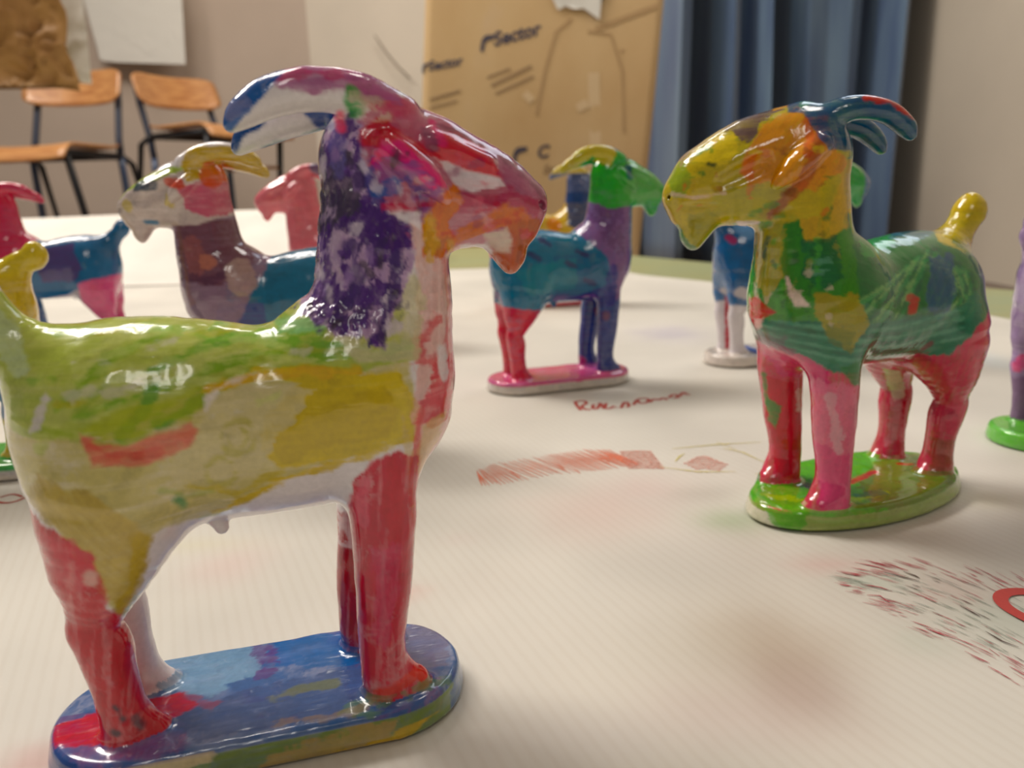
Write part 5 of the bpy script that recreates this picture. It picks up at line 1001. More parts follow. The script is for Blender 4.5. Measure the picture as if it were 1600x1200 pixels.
MARKS = {
 'writing': [(1.87,[(0.0338,0.4016),(0.0343,0.392),(0.0356,0.3847)]),
  (1.87,[(0.0337,0.4008),(0.0382,0.4041),(0.0406,0.3979),(0.0359,0.3919),(0.0381,0.3856),(0.0407,0.385)]),
  (1.89,[(0.0434,0.3951),(0.0415,0.3872),(0.044,0.3854),(0.0469,0.396),(0.047,0.3989),(0.0479,0.3858)]),
  (1.84,[(0.0503,0.3968),(0.048,0.3873),(0.0505,0.3855),(0.0537,0.3907)]),
  (1.85,[(0.0542,0.3882),(0.0546,0.3874)]),
  (1.86,[(0.0566,0.3864),(0.061,0.4007),(0.062,0.3914),(0.0601,0.3876)]),
  (1.89,[(0.0641,0.392),(0.0683,0.4041),(0.0746,0.4043),(0.0725,0.396),(0.068,0.394),(0.0676,0.3999)]),
  (1.9,[(0.0734,0.3959),(0.0774,0.404),(0.0786,0.3987),(0.0824,0.4051),(0.0836,0.3998)]),
  (1.92,[(0.0853,0.4039),(0.0892,0.4114),(0.0914,0.4085),(0.0897,0.4034),(0.0868,0.4029),(0.091,0.4041)]),
  (1.94,[(0.0914,0.4058),(0.0963,0.4165),(0.0961,0.4088),(0.0985,0.4095)])],
 'note': [(1.24,[(-0.2044,0.2821),(-0.1962,0.2789),(-0.1932,0.2864)]),
  (1.03,[(-0.2044,0.286),(-0.2017,0.2898),(-0.1955,0.286)])],
 'hatch': [(0.77,[(-0.0157,0.3002),(-0.0142,0.2906),(-0.0129,0.283)]),
  (0.8,[(-0.0156,0.2998),(-0.0135,0.2909),(-0.0114,0.2831)]),
  (0.62,[(-0.0156,0.299),(-0.0127,0.2911),(-0.0099,0.2829)]),
  (0.88,[(-0.015,0.3019),(-0.0116,0.2919),(-0.0084,0.2851)]),
  (0.68,[(-0.0143,0.3022),(-0.0104,0.2926),(-0.0068,0.2849)]),
  (0.76,[(-0.0135,0.301),(-0.0093,0.2933),(-0.0053,0.2833)]),
  (0.76,[(-0.0128,0.3025),(-0.0081,0.2941),(-0.0037,0.2843)]),
  (0.65,[(-0.0121,0.3041),(-0.007,0.2948),(-0.0022,0.2853)]),
  (0.9,[(-0.0114,0.3052),(-0.0058,0.2957),(-0.0005,0.2859)]),
  (0.86,[(-0.0107,0.3066),(-0.0044,0.2967),(0.0015,0.2872)]),
  (0.63,[(-0.0099,0.3072),(-0.003,0.2977),(0.0035,0.2877)]),
  (0.81,[(-0.0092,0.308),(-0.0016,0.2987),(0.0055,0.2883)]),
  (0.62,[(-0.0071,0.3102),(0.0005,0.2995),(0.0076,0.2906)]),
  (0.77,[(-0.005,0.3091),(0.0025,0.3003),(0.0096,0.2899)]),
  (0.92,[(-0.0029,0.3103),(0.0046,0.3012),(0.0116,0.2913)]),
  (0.93,[(-0.0007,0.311),(0.0067,0.302),(0.0137,0.2922)]),
  (0.89,[(0.0014,0.3127),(0.0088,0.3028),(0.0158,0.2941)]),
  (0.94,[(0.0036,0.3133),(0.0109,0.3035),(0.0178,0.2947)]),
  (0.65,[(0.0057,0.3126),(0.0128,0.304),(0.0195,0.2937)]),
  (0.69,[(0.008,0.3157),(0.0148,0.3045),(0.0214,0.2961)]),
  (0.77,[(0.0101,0.3137),(0.0168,0.305),(0.0229,0.2939)]),
  (0.73,[(0.0115,0.3155),(0.0184,0.3054),(0.0248,0.2952)]),
  (0.76,[(0.013,0.3166),(0.02,0.3059),(0.0266,0.2958)]),
  (0.83,[(0.0144,0.3179),(0.0216,0.3064),(0.0284,0.2965)]),
  (0.94,[(0.0158,0.3178),(0.0232,0.3069),(0.0301,0.2961)]),
  (0.95,[(0.0172,0.3182),(0.0248,0.3073),(0.0319,0.2961)]),
  (0.97,[(0.0187,0.3183),(0.0264,0.3078),(0.0334,0.2958)]),
  (0.68,[(0.0201,0.3197),(0.0278,0.3083),(0.0348,0.2967)]),
  (0.97,[(0.0216,0.3197),(0.0292,0.3088),(0.0361,0.2964)]),
  (0.83,[(0.023,0.3203),(0.0306,0.3093),(0.0375,0.2966)]),
  (0.7,[(0.0245,0.3211),(0.032,0.3095),(0.0389,0.2974)]),
  (0.83,[(0.0259,0.3209),(0.0334,0.3098),(0.0402,0.2974)]),
  (0.65,[(0.0275,0.3229),(0.0348,0.31),(0.0418,0.2993)]),
  (0.98,[(0.0287,0.3211),(0.0362,0.3103),(0.0429,0.2979)]),
  (0.91,[(0.0304,0.3239),(0.0376,0.3105),(0.0446,0.3005)]),
  (0.68,[(0.0317,0.323),(0.0389,0.3107),(0.0456,0.2998)]),
  (0.9,[(0.0332,0.3235),(0.04,0.3109),(0.0464,0.3004)]),
  (0.65,[(0.0344,0.3217),(0.041,0.3111),(0.0469,0.2988)]),
  (0.65,[(0.036,0.3227),(0.0421,0.3112),(0.0478,0.2998)]),
  (0.75,[(0.0368,0.3221),(0.043,0.3112),(0.0485,0.2996)]),
  (0.98,[(0.0377,0.3213),(0.0438,0.3112),(0.0492,0.2993)]),
  (0.99,[(0.0388,0.3223),(0.0446,0.3111),(0.0502,0.3007)]),
  (0.66,[(0.0398,0.3227),(0.0455,0.3111),(0.051,0.3014)]),
  (0.64,[(0.0405,0.3214),(0.0463,0.3111),(0.0517,0.3008)]),
  (0.78,[(0.0416,0.3225),(0.047,0.311),(0.0524,0.3021)]),
  (0.69,[(0.0423,0.3208),(0.0474,0.3109),(0.0522,0.3008)]),
  (1.31,[(-0.0037,0.3022),(-0.0006,0.2959)]),
  (1.29,[(-0.0011,0.2967),(0.002,0.2906)]),
  (1.32,[(0.0179,0.3057),(0.0207,0.2993)]),
  (1.37,[(0.0395,0.3168),(0.0419,0.31)]),
  (1.35,[(0.0375,0.312),(0.04,0.3054)]),
  (1.3,[(0.0241,0.2998),(0.0267,0.2936)])],
 'pinkfill': [(0.9,[(0.0462,0.3187),(0.0552,0.3186),(0.06,0.3175)]),
  (0.89,[(0.0463,0.3167),(0.0548,0.3166),(0.0602,0.3154)]),
  (0.89,[(0.0463,0.3147),(0.0545,0.3146),(0.0603,0.3134)]),
  (0.88,[(0.0463,0.3127),(0.0542,0.3127),(0.0605,0.3114)]),
  (0.88,[(0.0464,0.3107),(0.0538,0.3107),(0.0606,0.3095)]),
  (0.87,[(0.0464,0.3088),(0.0535,0.3088),(0.0608,0.3075)]),
  (0.87,[(0.0465,0.3069),(0.0532,0.3069),(0.0609,0.3056)]),
  (0.86,[(0.0465,0.305),(0.0529,0.305),(0.061,0.3037)]),
  (0.86,[(0.0465,0.3031),(0.0526,0.3032),(0.0612,0.3018)]),
  (0.85,[(0.0466,0.3012),(0.0522,0.3013),(0.0613,0.2999)]),
  (0.85,[(0.0466,0.2994),(0.0519,0.2995),(0.0615,0.2981)]),
  (0.84,[(0.0467,0.2976),(0.0516,0.2977),(0.0616,0.2963)]),
  (0.98,[(0.0767,0.3077),(0.0808,0.309),(0.0837,0.3055)]),
  (0.97,[(0.0745,0.3055),(0.0802,0.3066),(0.0852,0.303)]),
  (0.97,[(0.0724,0.3033),(0.0796,0.3042),(0.0867,0.3005)]),
  (0.96,[(0.0703,0.3012),(0.079,0.3019),(0.0881,0.2981)]),
  (0.95,[(0.0714,0.2988),(0.0785,0.2997),(0.0865,0.2959)]),
  (0.95,[(0.0724,0.2964),(0.0779,0.2974),(0.0848,0.2938)]),
  (0.94,[(0.0734,0.2941),(0.0774,0.2952),(0.0832,0.2918)])],
 'yellow': [(0.99,[(0.0695,0.32),(0.0901,0.3234),(0.1105,0.325)]),
  (0.96,[(0.0915,0.318),(0.0982,0.3123),(0.1034,0.299)]),
  (0.97,[(0.091,0.3269),(0.0964,0.3158)]),
  (0.96,[(0.0674,0.3037),(0.0706,0.3099),(0.0735,0.3129)]),
  (0.9,[(0.0596,0.2983),(0.0737,0.2911),(0.0889,0.2898)]),
  (0.9,[(0.0955,0.2864),(0.1014,0.2888)])],
 'red': [(0.34,[(0.0923,0.1989),(0.0943,0.198),(0.0955,0.1973)]),
  (0.31,[(0.1357,0.2062),(0.137,0.2025),(0.1377,0.2002)]),
  (0.23,[(0.144,0.2035),(0.1448,0.1997),(0.1452,0.1973)]),
  (0.33,[(0.1377,0.2003),(0.1385,0.1976),(0.1389,0.196)]),
  (0.2,[(0.1258,0.2025),(0.1278,0.1988),(0.1288,0.1965)]),
  (0.24,[(0.0999,0.2062),(0.103,0.2041),(0.1049,0.2027)]),
  (0.16,[(0.1141,0.1954),(0.1165,0.1918),(0.118,0.1899)]),
  (0.27,[(0.115,0.1485),(0.1158,0.1463),(0.1161,0.145)]),
  (0.18,[(0.1154,0.1613),(0.1166,0.1585),(0.1172,0.1568)]),
  (0.34,[(0.1099,0.2113),(0.1124,0.2092),(0.1137,0.2077)]),
  (0.28,[(0.1241,0.162),(0.125,0.1579),(0.1256,0.1556)]),
  (0.19,[(0.1032,0.1736),(0.105,0.1714),(0.1062,0.1702)]),
  (0.24,[(0.109,0.1757),(0.1102,0.1739),(0.111,0.1729)]),
  (0.18,[(0.1473,0.2035),(0.148,0.1992),(0.1483,0.1965)]),
  (0.18,[(0.1215,0.1493),(0.1218,0.1479),(0.122,0.147)]),
  (0.31,[(0.1042,0.1759),(0.1066,0.1729),(0.108,0.1712)]),
  (0.34,[(0.1438,0.2004),(0.1442,0.1985),(0.1444,0.1972)]),
  (0.3,[(0.0924,0.2005),(0.0938,0.1997),(0.0947,0.1994)]),
  (0.18,[(0.1379,0.201),(0.1391,0.1967),(0.1397,0.1941)]),
  (0.19,[(0.1108,0.1692),(0.1118,0.1676),(0.1124,0.1667)]),
  (0.33,[(0.1447,0.1895),(0.145,0.1874),(0.1451,0.1862)]),
  (0.27,[(0.1036,0.1876),(0.1054,0.186),(0.1064,0.1849)]),
  (0.21,[(0.1101,0.2126),(0.1123,0.2106),(0.1136,0.2094)]),
  (0.24,[(0.104,0.1834),(0.1052,0.1823),(0.1059,0.1816)]),
  (0.23,[(0.1067,0.1752),(0.1088,0.1723),(0.1101,0.1708)]),
  (0.32,[(0.1004,0.1908),(0.1029,0.1888),(0.1043,0.1875)]),
  (0.29,[(0.0999,0.1847),(0.1015,0.1835),(0.1024,0.1826)]),
  (0.28,[(0.0943,0.1954),(0.0961,0.1943),(0.0972,0.1937)]),
  (0.19,[(0.1296,0.2043),(0.1306,0.2019),(0.1313,0.2007)]),
  (0.2,[(0.1282,0.2012),(0.1296,0.1977),(0.1306,0.1958)]),
  (0.32,[(0.1482,0.199),(0.1486,0.1952),(0.1488,0.1929)]),
  (0.33,[(0.1008,0.2058),(0.1021,0.2048),(0.103,0.2043)]),
  (0.34,[(0.1056,0.2073),(0.1076,0.2056),(0.1089,0.2047)]),
  (0.27,[(0.1309,0.2016),(0.132,0.1988),(0.1327,0.1972)]),
  (0.33,[(0.1049,0.2061),(0.1078,0.2035),(0.1096,0.2022)]),
  (0.24,[(0.1102,0.2109),(0.1125,0.2086),(0.1139,0.2074)]),
  (0.35,[(0.1357,0.2004),(0.137,0.1957),(0.1379,0.1931)]),
  (0.31,[(0.098,0.2052),(0.0995,0.2043),(0.1005,0.2038)]),
  (0.23,[(0.096,0.1892),(0.0986,0.1873),(0.1002,0.1862)]),
  (0.2,[(0.1398,0.1952),(0.1406,0.192),(0.1409,0.19)]),
  (0.2,[(0.1208,0.2044),(0.1216,0.2032),(0.1221,0.2025)]),
  (0.17,[(0.1398,0.2036),(0.1405,0.2003),(0.1411,0.1986)]),
  (0.3,[(0.1091,0.2102),(0.1113,0.2083),(0.1125,0.2071)]),
  (0.34,[(0.1021,0.2117),(0.1052,0.2096),(0.107,0.2084)]),
  (0.3,[(0.1397,0.1796),(0.14,0.1771),(0.1402,0.1757)]),
  (0.3,[(0.1174,0.2103),(0.1198,0.2075),(0.1211,0.2056)]),
  (0.18,[(0.1145,0.156),(0.1158,0.1524),(0.1166,0.1504)]),
  (0.18,[(0.1495,0.1927),(0.1497,0.1897),(0.1498,0.1879)]),
  (0.29,[(0.137,0.201),(0.1376,0.1985),(0.1381,0.1972)]),
  (0.22,[(0.1315,0.2033),(0.1323,0.2019),(0.1326,0.2007)]),
  (0.17,[(0.1126,0.1696),(0.114,0.1673),(0.1147,0.1658)]),
  (0.2,[(0.1433,0.194),(0.1435,0.1922),(0.1437,0.1913)]),
  (0.21,[(0.1152,0.1583),(0.1161,0.1564),(0.1165,0.1551)]),
  (0.22,[(0.1185,0.1879),(0.1203,0.1847),(0.1213,0.1828)]),
  (0.25,[(0.1037,0.2032),(0.1072,0.2005),(0.1091,0.1987)]),
  (0.35,[(0.1068,0.2089),(0.11,0.2058),(0.112,0.2043)]),
  (0.3,[(0.1093,0.1633),(0.1106,0.1609),(0.1114,0.1597)]),
  (0.2,[(0.0992,0.2059),(0.1013,0.2044),(0.1027,0.2036)]),
  (0.19,[(0.1101,0.1583),(0.1118,0.155),(0.1127,0.1529)]),
  (0.27,[(0.1467,0.2017),(0.1471,0.1996),(0.1473,0.1982)]),
  (0.37,[(0.0946,0.2067),(0.0978,0.2048),(0.0998,0.2039)]),
  (0.25,[(0.1535,0.1948),(0.1536,0.1922),(0.1536,0.1906)]),
  (0.23,[(0.1172,0.1624),(0.1182,0.16),(0.1187,0.1585)]),
  (0.37,[(0.1061,0.2128),(0.1088,0.2106),(0.1104,0.2094)]),
  (0.23,[(0.147,0.1879),(0.1471,0.1848),(0.1473,0.1832)]),
  (0.24,[(0.1311,0.1987),(0.1326,0.1941),(0.1337,0.1916)]),
  (0.21,[(0.1104,0.1975),(0.1118,0.1957),(0.1128,0.195)]),
  (0.28,[(0.0978,0.2048),(0.0994,0.2038),(0.1004,0.2033)]),
  (0.28,[(0.0962,0.205),(0.0987,0.2038),(0.1001,0.2028)]),
  (0.19,[(0.0984,0.183),(0.0996,0.1819),(0.1004,0.1814)]),
  (0.34,[(0.0968,0.1908),(0.0998,0.1886),(0.1016,0.1873)]),
  (0.24,[(0.1135,0.2078),(0.1147,0.2063),(0.1155,0.2057)]),
  (0.37,[(0.0959,0.2066),(0.0996,0.2045),(0.1017,0.2032)]),
  (0.2,[(0.1014,0.1764),(0.1032,0.1747),(0.1042,0.1736)]),
  (0.3,[(0.1084,0.1649),(0.1101,0.1618),(0.1112,0.1602)]),
  (0.37,[(0.104,0.205),(0.1056,0.2039),(0.1065,0.2031)]),
  (0.19,[(0.141,0.1994),(0.1418,0.1956),(0.1423,0.1935)]),
  (0.17,[(0.1187,0.1476),(0.1194,0.1441),(0.1199,0.1421)]),
  (0.24,[(0.1121,0.209),(0.1141,0.2068),(0.1154,0.2056)]),
  (0.22,[(0.1076,0.1707),(0.1097,0.1674),(0.111,0.1655)]),
  (0.24,[(0.102,0.1734),(0.1034,0.1717),(0.1043,0.1709)]),
  (0.2,[(0.105,0.1756),(0.107,0.1731),(0.1082,0.1717)]),
  (0.18,[(0.1047,0.2017),(0.1072,0.1996),(0.1086,0.1983)]),
  (0.29,[(0.1147,0.2127),(0.1168,0.2103),(0.1181,0.2089)]),
  (0.24,[(0.1175,0.1583),(0.1187,0.1548),(0.1194,0.1526)]),
  (0.23,[(0.1196,0.2146),(0.1222,0.2112),(0.1237,0.2091)]),
  (0.21,[(0.1121,0.1529),(0.1127,0.1518),(0.113,0.1511)]),
  (0.16,[(0.1101,0.1659),(0.111,0.1644),(0.1115,0.1635)]),
  (0.18,[(0.091,0.1999),(0.0936,0.1988),(0.0951,0.1979)]),
  (0.32,[(0.1068,0.1736),(0.1083,0.1714),(0.1093,0.1702)]),
  (0.19,[(0.1262,0.2003),(0.1273,0.1981),(0.128,0.1968)]),
  (0.21,[(0.1086,0.2112),(0.1107,0.2092),(0.112,0.2083)]),
  (0.33,[(0.0976,0.1894),(0.1008,0.187),(0.1026,0.1855)]),
  (0.25,[(0.1083,0.2063),(0.1093,0.2052),(0.11,0.2048)]),
  (0.2,[(0.1457,0.1989),(0.1463,0.1956),(0.1465,0.1936)]),
  (0.22,[(0.12,0.1736),(0.1207,0.172),(0.1212,0.171)]),
  (0.18,[(0.1161,0.158),(0.1169,0.1555),(0.1175,0.1542)]),
  (0.32,[(0.124,0.2044),(0.1259,0.201),(0.127,0.199)]),
  (0.24,[(0.1073,0.2108),(0.1101,0.2082),(0.1119,0.2069)]),
  (0.27,[(0.1285,0.1706),(0.1295,0.1661),(0.1301,0.1634)]),
  (0.21,[(0.132,0.2032),(0.1326,0.2016),(0.133,0.2007)]),
  (0.35,[(0.1052,0.2102),(0.1076,0.2083),(0.1091,0.2072)]),
  (0.24,[(0.1478,0.1937),(0.1482,0.188),(0.1484,0.1847)]),
  (0.19,[(0.1457,0.1869),(0.146,0.183),(0.1461,0.1806)]),
  (0.15,[(0.1234,0.1536),(0.124,0.1502),(0.1244,0.1483)]),
  (0.27,[(0.1029,0.1787),(0.1051,0.1763),(0.1064,0.1748)]),
  (0.32,[(0.0993,0.1906),(0.1014,0.1889),(0.1027,0.188)]),
  (0.37,[(0.1208,0.2121),(0.1228,0.2095),(0.1239,0.2078)]),
  (0.3,[(0.0943,0.1889),(0.0972,0.1872),(0.0987,0.186)]),
  (0.31,[(0.1447,0.1903),(0.1449,0.1886),(0.145,0.1876)]),
  (0.38,[(0.1064,0.2121),(0.1089,0.2103),(0.1102,0.2091)]),
  (0.23,[(0.1227,0.1715),(0.1238,0.1683),(0.1244,0.1664)]),
  (0.19,[(0.1153,0.212),(0.1179,0.2088),(0.1195,0.2071)]),
  (0.18,[(0.1481,0.186),(0.1482,0.1828),(0.1483,0.1809)]),
  (0.17,[(0.0985,0.1973),(0.0997,0.1963),(0.1005,0.196)]),
  (0.33,[(0.1067,0.2111),(0.1095,0.2087),(0.1113,0.2073)]),
  (0.22,[(0.112,0.1931),(0.1139,0.1905),(0.1151,0.1891)]),
  (0.36,[(0.0997,0.2086),(0.1021,0.207),(0.1036,0.2061)]),
  (0.19,[(0.1327,0.1888),(0.1334,0.1867),(0.1338,0.1854)]),
  (0.23,[(0.1159,0.1694),(0.1166,0.168),(0.117,0.1672)]),
  (0.28,[(0.1114,0.1555),(0.112,0.1543),(0.1124,0.1534)]),
  (0.29,[(0.1088,0.163),(0.1098,0.1613),(0.1104,0.1603)]),
  (0.24,[(0.1016,0.2079),(0.1048,0.2056),(0.1067,0.2042)]),
  (0.35,[(0.1077,0.2067),(0.1109,0.2038),(0.1127,0.202)]),
  (0.34,[(0.112,0.1903),(0.1133,0.1885),(0.1142,0.1876)]),
  (0.19,[(0.1446,0.1978),(0.1449,0.195),(0.1453,0.1936)]),
  (0.2,[(0.1176,0.1508),(0.1184,0.1483),(0.1188,0.1466)]),
  (0.23,[(0.1056,0.1876),(0.1067,0.1866),(0.1073,0.1859)]),
  (0.17,[(0.1358,0.1791),(0.1362,0.1771),(0.1364,0.1758)]),
  (0.25,[(0.1209,0.1894),(0.1219,0.1872),(0.1227,0.186)]),
  (0.28,[(0.1211,0.2137),(0.1231,0.211),(0.1243,0.2094)]),
  (0.17,[(0.1106,0.1783),(0.1116,0.1768),(0.1122,0.1761)]),
  (0.31,[(0.1089,0.1714),(0.1109,0.1685),(0.112,0.1666)]),
  (0.28,[(0.1161,0.1641),(0.1176,0.1603),(0.1185,0.1581)]),
  (0.33,[(0.0941,0.1952),(0.0954,0.1946),(0.0962,0.194)]),
  (0.31,[(0.1446,0.1848),(0.1449,0.1808),(0.145,0.1784)]),
  (0.29,[(0.1135,0.1777),(0.1143,0.1762),(0.1148,0.1755)]),
  (0.3,[(0.1139,0.2119),(0.1169,0.2086),(0.1186,0.2066)]),
  (0.2,[(0.1356,0.1711),(0.1358,0.1689),(0.136,0.1676)]),
  (0.27,[(0.1015,0.1763),(0.1035,0.1741),(0.1047,0.1729)]),
  (0.17,[(0.1113,0.2089),(0.1136,0.2067),(0.1148,0.2052)]),
  (0.21,[(0.0966,0.1861),(0.0985,0.1845),(0.0997,0.1837)]),
  (0.16,[(0.1222,0.1918),(0.1237,0.1891),(0.1244,0.1873)]),
  (0.22,[(0.1038,0.211),(0.107,0.2084),(0.109,0.2071)]),
  (0.37,[(0.1356,0.2064),(0.1371,0.2023),(0.1378,0.1997)]),
  (0.18,[(0.1302,0.2019),(0.1313,0.199),(0.1321,0.1975)]),
  (0.18,[(0.1427,0.1804),(0.1429,0.1775),(0.1431,0.176)]),
  (0.31,[(0.0951,0.1976),(0.0971,0.1962),(0.0984,0.1956)]),
  (0.25,[(0.147,0.1989),(0.1473,0.196),(0.1476,0.1944)]),
  (0.24,[(0.1164,0.1614),(0.1173,0.1593),(0.1177,0.158)]),
  (0.2,[(0.1506,0.2022),(0.151,0.1976),(0.1512,0.1949)]),
  (0.16,[(0.1135,0.1511),(0.1145,0.1481),(0.1152,0.1464)]),
  (0.23,[(0.0991,0.1908),(0.1014,0.1891),(0.1028,0.1879)]),
  (0.26,[(0.125,0.1935),(0.1265,0.1904),(0.1273,0.1885)]),
  (0.19,[(0.1217,0.1543),(0.1223,0.1518),(0.1226,0.1503)]),
  (0.26,[(0.0948,0.1959),(0.096,0.1954),(0.0966,0.1949)]),
  (0.29,[(0.1045,0.1751),(0.1063,0.1729),(0.1074,0.1716)]),
  (0.28,[(0.0956,0.2056),(0.0988,0.2036),(0.1007,0.2026)]),
  (0.3,[(0.1001,0.1883),(0.1015,0.1873),(0.1023,0.1865)]),
  (0.19,[(0.1024,0.1789),(0.1042,0.177),(0.1053,0.1759)]),
  (0.27,[(0.1009,0.1822),(0.1018,0.1812),(0.1025,0.1808)]),
  (0.18,[(0.1197,0.2099),(0.121,0.2085),(0.1216,0.2074)]),
  (0.22,[(0.1151,0.1584),(0.1163,0.155),(0.1171,0.1531)]),
  (0.32,[(0.1239,0.2088),(0.1263,0.2044),(0.1278,0.2021)]),
  (0.18,[(0.0972,0.1871),(0.1002,0.1845),(0.1021,0.1832)]),
  (0.33,[(0.0917,0.1989),(0.0935,0.1979),(0.0946,0.1975)]),
  (0.17,[(0.1107,0.1794),(0.1119,0.1776),(0.1126,0.1767)]),
  (0.18,[(0.1331,0.2084),(0.135,0.2037),(0.136,0.2009)]),
  (0.2,[(0.1114,0.1663),(0.1131,0.1633),(0.114,0.1614)]),
  (0.23,[(0.1001,0.1982),(0.1016,0.1971),(0.1026,0.1965)]),
  (0.24,[(0.1103,0.1587),(0.1113,0.1566),(0.1119,0.1556)]),
  (0.3,[(0.1103,0.1828),(0.1126,0.1797),(0.1139,0.1777)]),
  (0.25,[(0.0922,0.195),(0.095,0.1937),(0.0965,0.1927)]),
  (0.19,[(0.0985,0.1877),(0.1011,0.1857),(0.1026,0.1844)]),
  (0.3,[(0.1106,0.1925),(0.1128,0.1898),(0.1141,0.1882)]),
  (0.19,[(0.1027,0.1847),(0.1039,0.1838),(0.1044,0.1831)]),
  (0.2,[(0.1043,0.2136),(0.108,0.211),(0.11,0.2093)]),
  (0.23,[(0.135,0.1959),(0.1357,0.193),(0.1363,0.1915)]),
  (0.18,[(0.1224,0.1546),(0.123,0.1516),(0.1234,0.1499)]),
  (0.18,[(0.1195,0.1765),(0.1206,0.1739),(0.1213,0.1725)]),
  (0.18,[(0.1534,0.1951),(0.1534,0.192),(0.1536,0.1904)]),
  (0.34,[(0.1327,0.2072),(0.1342,0.2037),(0.135,0.2015)]),
  (0.15,[(0.1189,0.1496),(0.1192,0.148),(0.1195,0.1472)]),
  (0.19,[(0.1088,0.1949),(0.1113,0.1919),(0.1129,0.1903)]),
  (0.24,[(0.116,0.2105),(0.1188,0.2073),(0.1204,0.2052)]),
  (0.27,[(0.0992,0.1859),(0.1004,0.1849),(0.1011,0.1844)]),
  (0.17,[(0.1287,0.1666),(0.1292,0.1645),(0.1294,0.1632)]),
  (0.31,[(0.1121,0.1668),(0.1135,0.1645),(0.1142,0.1629)]),
  (0.16,[(0.0999,0.1764),(0.1022,0.174),(0.1036,0.1727)]),
  (0.23,[(0.0928,0.204),(0.0964,0.202),(0.0986,0.201)]),
  (0.47,[(0.0981,0.1986),(0.1027,0.1965),(0.105,0.1942)]),
  (0.56,[(0.1048,0.207),(0.1075,0.2048)]),
  (0.53,[(0.0972,0.1925),(0.1005,0.192),(0.1013,0.1882)]),
  (0.53,[(0.1197,0.1912),(0.1208,0.1891)]),
  (0.46,[(0.1148,0.1657),(0.1154,0.1624)])],
 'green': [(0.23,[(0.1148,0.1802),(0.1168,0.1766),(0.118,0.1746)]),
  (0.28,[(0.1059,0.2043),(0.1093,0.2015),(0.1111,0.1995)]),
  (0.26,[(0.1177,0.1657),(0.1181,0.1644),(0.1185,0.1638)]),
  (0.22,[(0.1144,0.1997),(0.116,0.1978),(0.1169,0.1966)]),
  (0.3,[(0.0922,0.2023),(0.0939,0.2015),(0.0948,0.201)]),
  (0.31,[(0.1053,0.1947),(0.1072,0.1931),(0.1082,0.1919)]),
  (0.19,[(0.1066,0.1874),(0.1086,0.1853),(0.1097,0.1839)]),
  (0.18,[(0.0971,0.2003),(0.1001,0.1985),(0.1018,0.1973)]),
  (0.31,[(0.1079,0.1886),(0.1103,0.1858),(0.1116,0.1842)]),
  (0.24,[(0.1164,0.1956),(0.118,0.1931),(0.119,0.1918)]),
  (0.18,[(0.1212,0.2011),(0.1229,0.1984),(0.1238,0.1968)]),
  (0.27,[(0.1296,0.1655),(0.1302,0.1615),(0.1306,0.1592)]),
  (0.32,[(0.0942,0.2019),(0.098,0.1999),(0.1001,0.1985)]),
  (0.22,[(0.116,0.1674),(0.1172,0.1644),(0.118,0.1628)]),
  (0.19,[(0.1095,0.1796),(0.1105,0.1781),(0.1111,0.1773)]),
  (0.23,[(0.1328,0.1784),(0.1336,0.1746),(0.134,0.1722)]),
  (0.35,[(0.1055,0.2048),(0.1069,0.2035),(0.1079,0.2029)]),
  (0.19,[(0.1242,0.1749),(0.1254,0.1715),(0.1261,0.1694)]),
  (0.23,[(0.1105,0.1972),(0.1124,0.1949),(0.1136,0.1937)]),
  (0.16,[(0.1188,0.1872),(0.1198,0.1856),(0.1203,0.1846)]),
  (0.32,[(0.1235,0.1839),(0.1248,0.1811),(0.1255,0.1793)]),
  (0.29,[(0.11,0.1836),(0.1113,0.1819),(0.112,0.1809)]),
  (0.36,[(0.0922,0.2013),(0.0958,0.1994),(0.0979,0.1983)]),
  (0.3,[(0.1045,0.1878),(0.1072,0.1848),(0.1089,0.1832)]),
  (0.23,[(0.1212,0.1732),(0.1225,0.17),(0.1231,0.168)]),
  (0.21,[(0.0979,0.1967),(0.1004,0.1949),(0.1019,0.194)]),
  (0.29,[(0.0966,0.2012),(0.0982,0.2001),(0.0993,0.1996)]),
  (0.3,[(0.094,0.2014),(0.097,0.1996),(0.0989,0.1986)]),
  (0.16,[(0.1315,0.1888),(0.1324,0.1855),(0.133,0.1838)]),
  (0.31,[(0.1074,0.1975),(0.1091,0.1959),(0.1101,0.1949)]),
  (0.23,[(0.1083,0.1956),(0.1102,0.1934),(0.1115,0.1923)]),
  (0.22,[(0.1061,0.1973),(0.109,0.1946),(0.1107,0.1928)]),
  (0.22,[(0.0948,0.2016),(0.0961,0.2007),(0.097,0.2004)]),
  (0.29,[(0.1128,0.189),(0.1137,0.1874),(0.1145,0.1867)]),
  (0.28,[(0.1179,0.1816),(0.1191,0.179),(0.12,0.1777)]),
  (0.34,[(0.096,0.1985),(0.098,0.1971),(0.0993,0.1965)]),
  (0.19,[(0.1241,0.1673),(0.1251,0.1635),(0.1258,0.1614)]),
  (0.28,[(0.1191,0.1716),(0.1198,0.1702),(0.1202,0.1692)]),
  (0.31,[(0.114,0.1869),(0.1155,0.1848),(0.1164,0.1835)]),
  (0.23,[(0.1084,0.1933),(0.11,0.1915),(0.111,0.1905)]),
  (0.18,[(0.0943,0.2034),(0.0976,0.2013),(0.0997,0.2003)]),
  (0.28,[(0.1144,0.1969),(0.1165,0.1943),(0.1176,0.1926)]),
  (0.2,[(0.1346,0.1779),(0.1352,0.1749),(0.1355,0.173)]),
  (0.24,[(0.1184,0.1903),(0.1201,0.1875),(0.121,0.1857)]),
  (0.32,[(0.125,0.1902),(0.1265,0.1865),(0.1274,0.1845)]),
  (0.2,[(0.1026,0.1894),(0.1043,0.188),(0.1053,0.1871)]),
  (0.23,[(0.1322,0.1953),(0.1335,0.1909),(0.1343,0.1886)]),
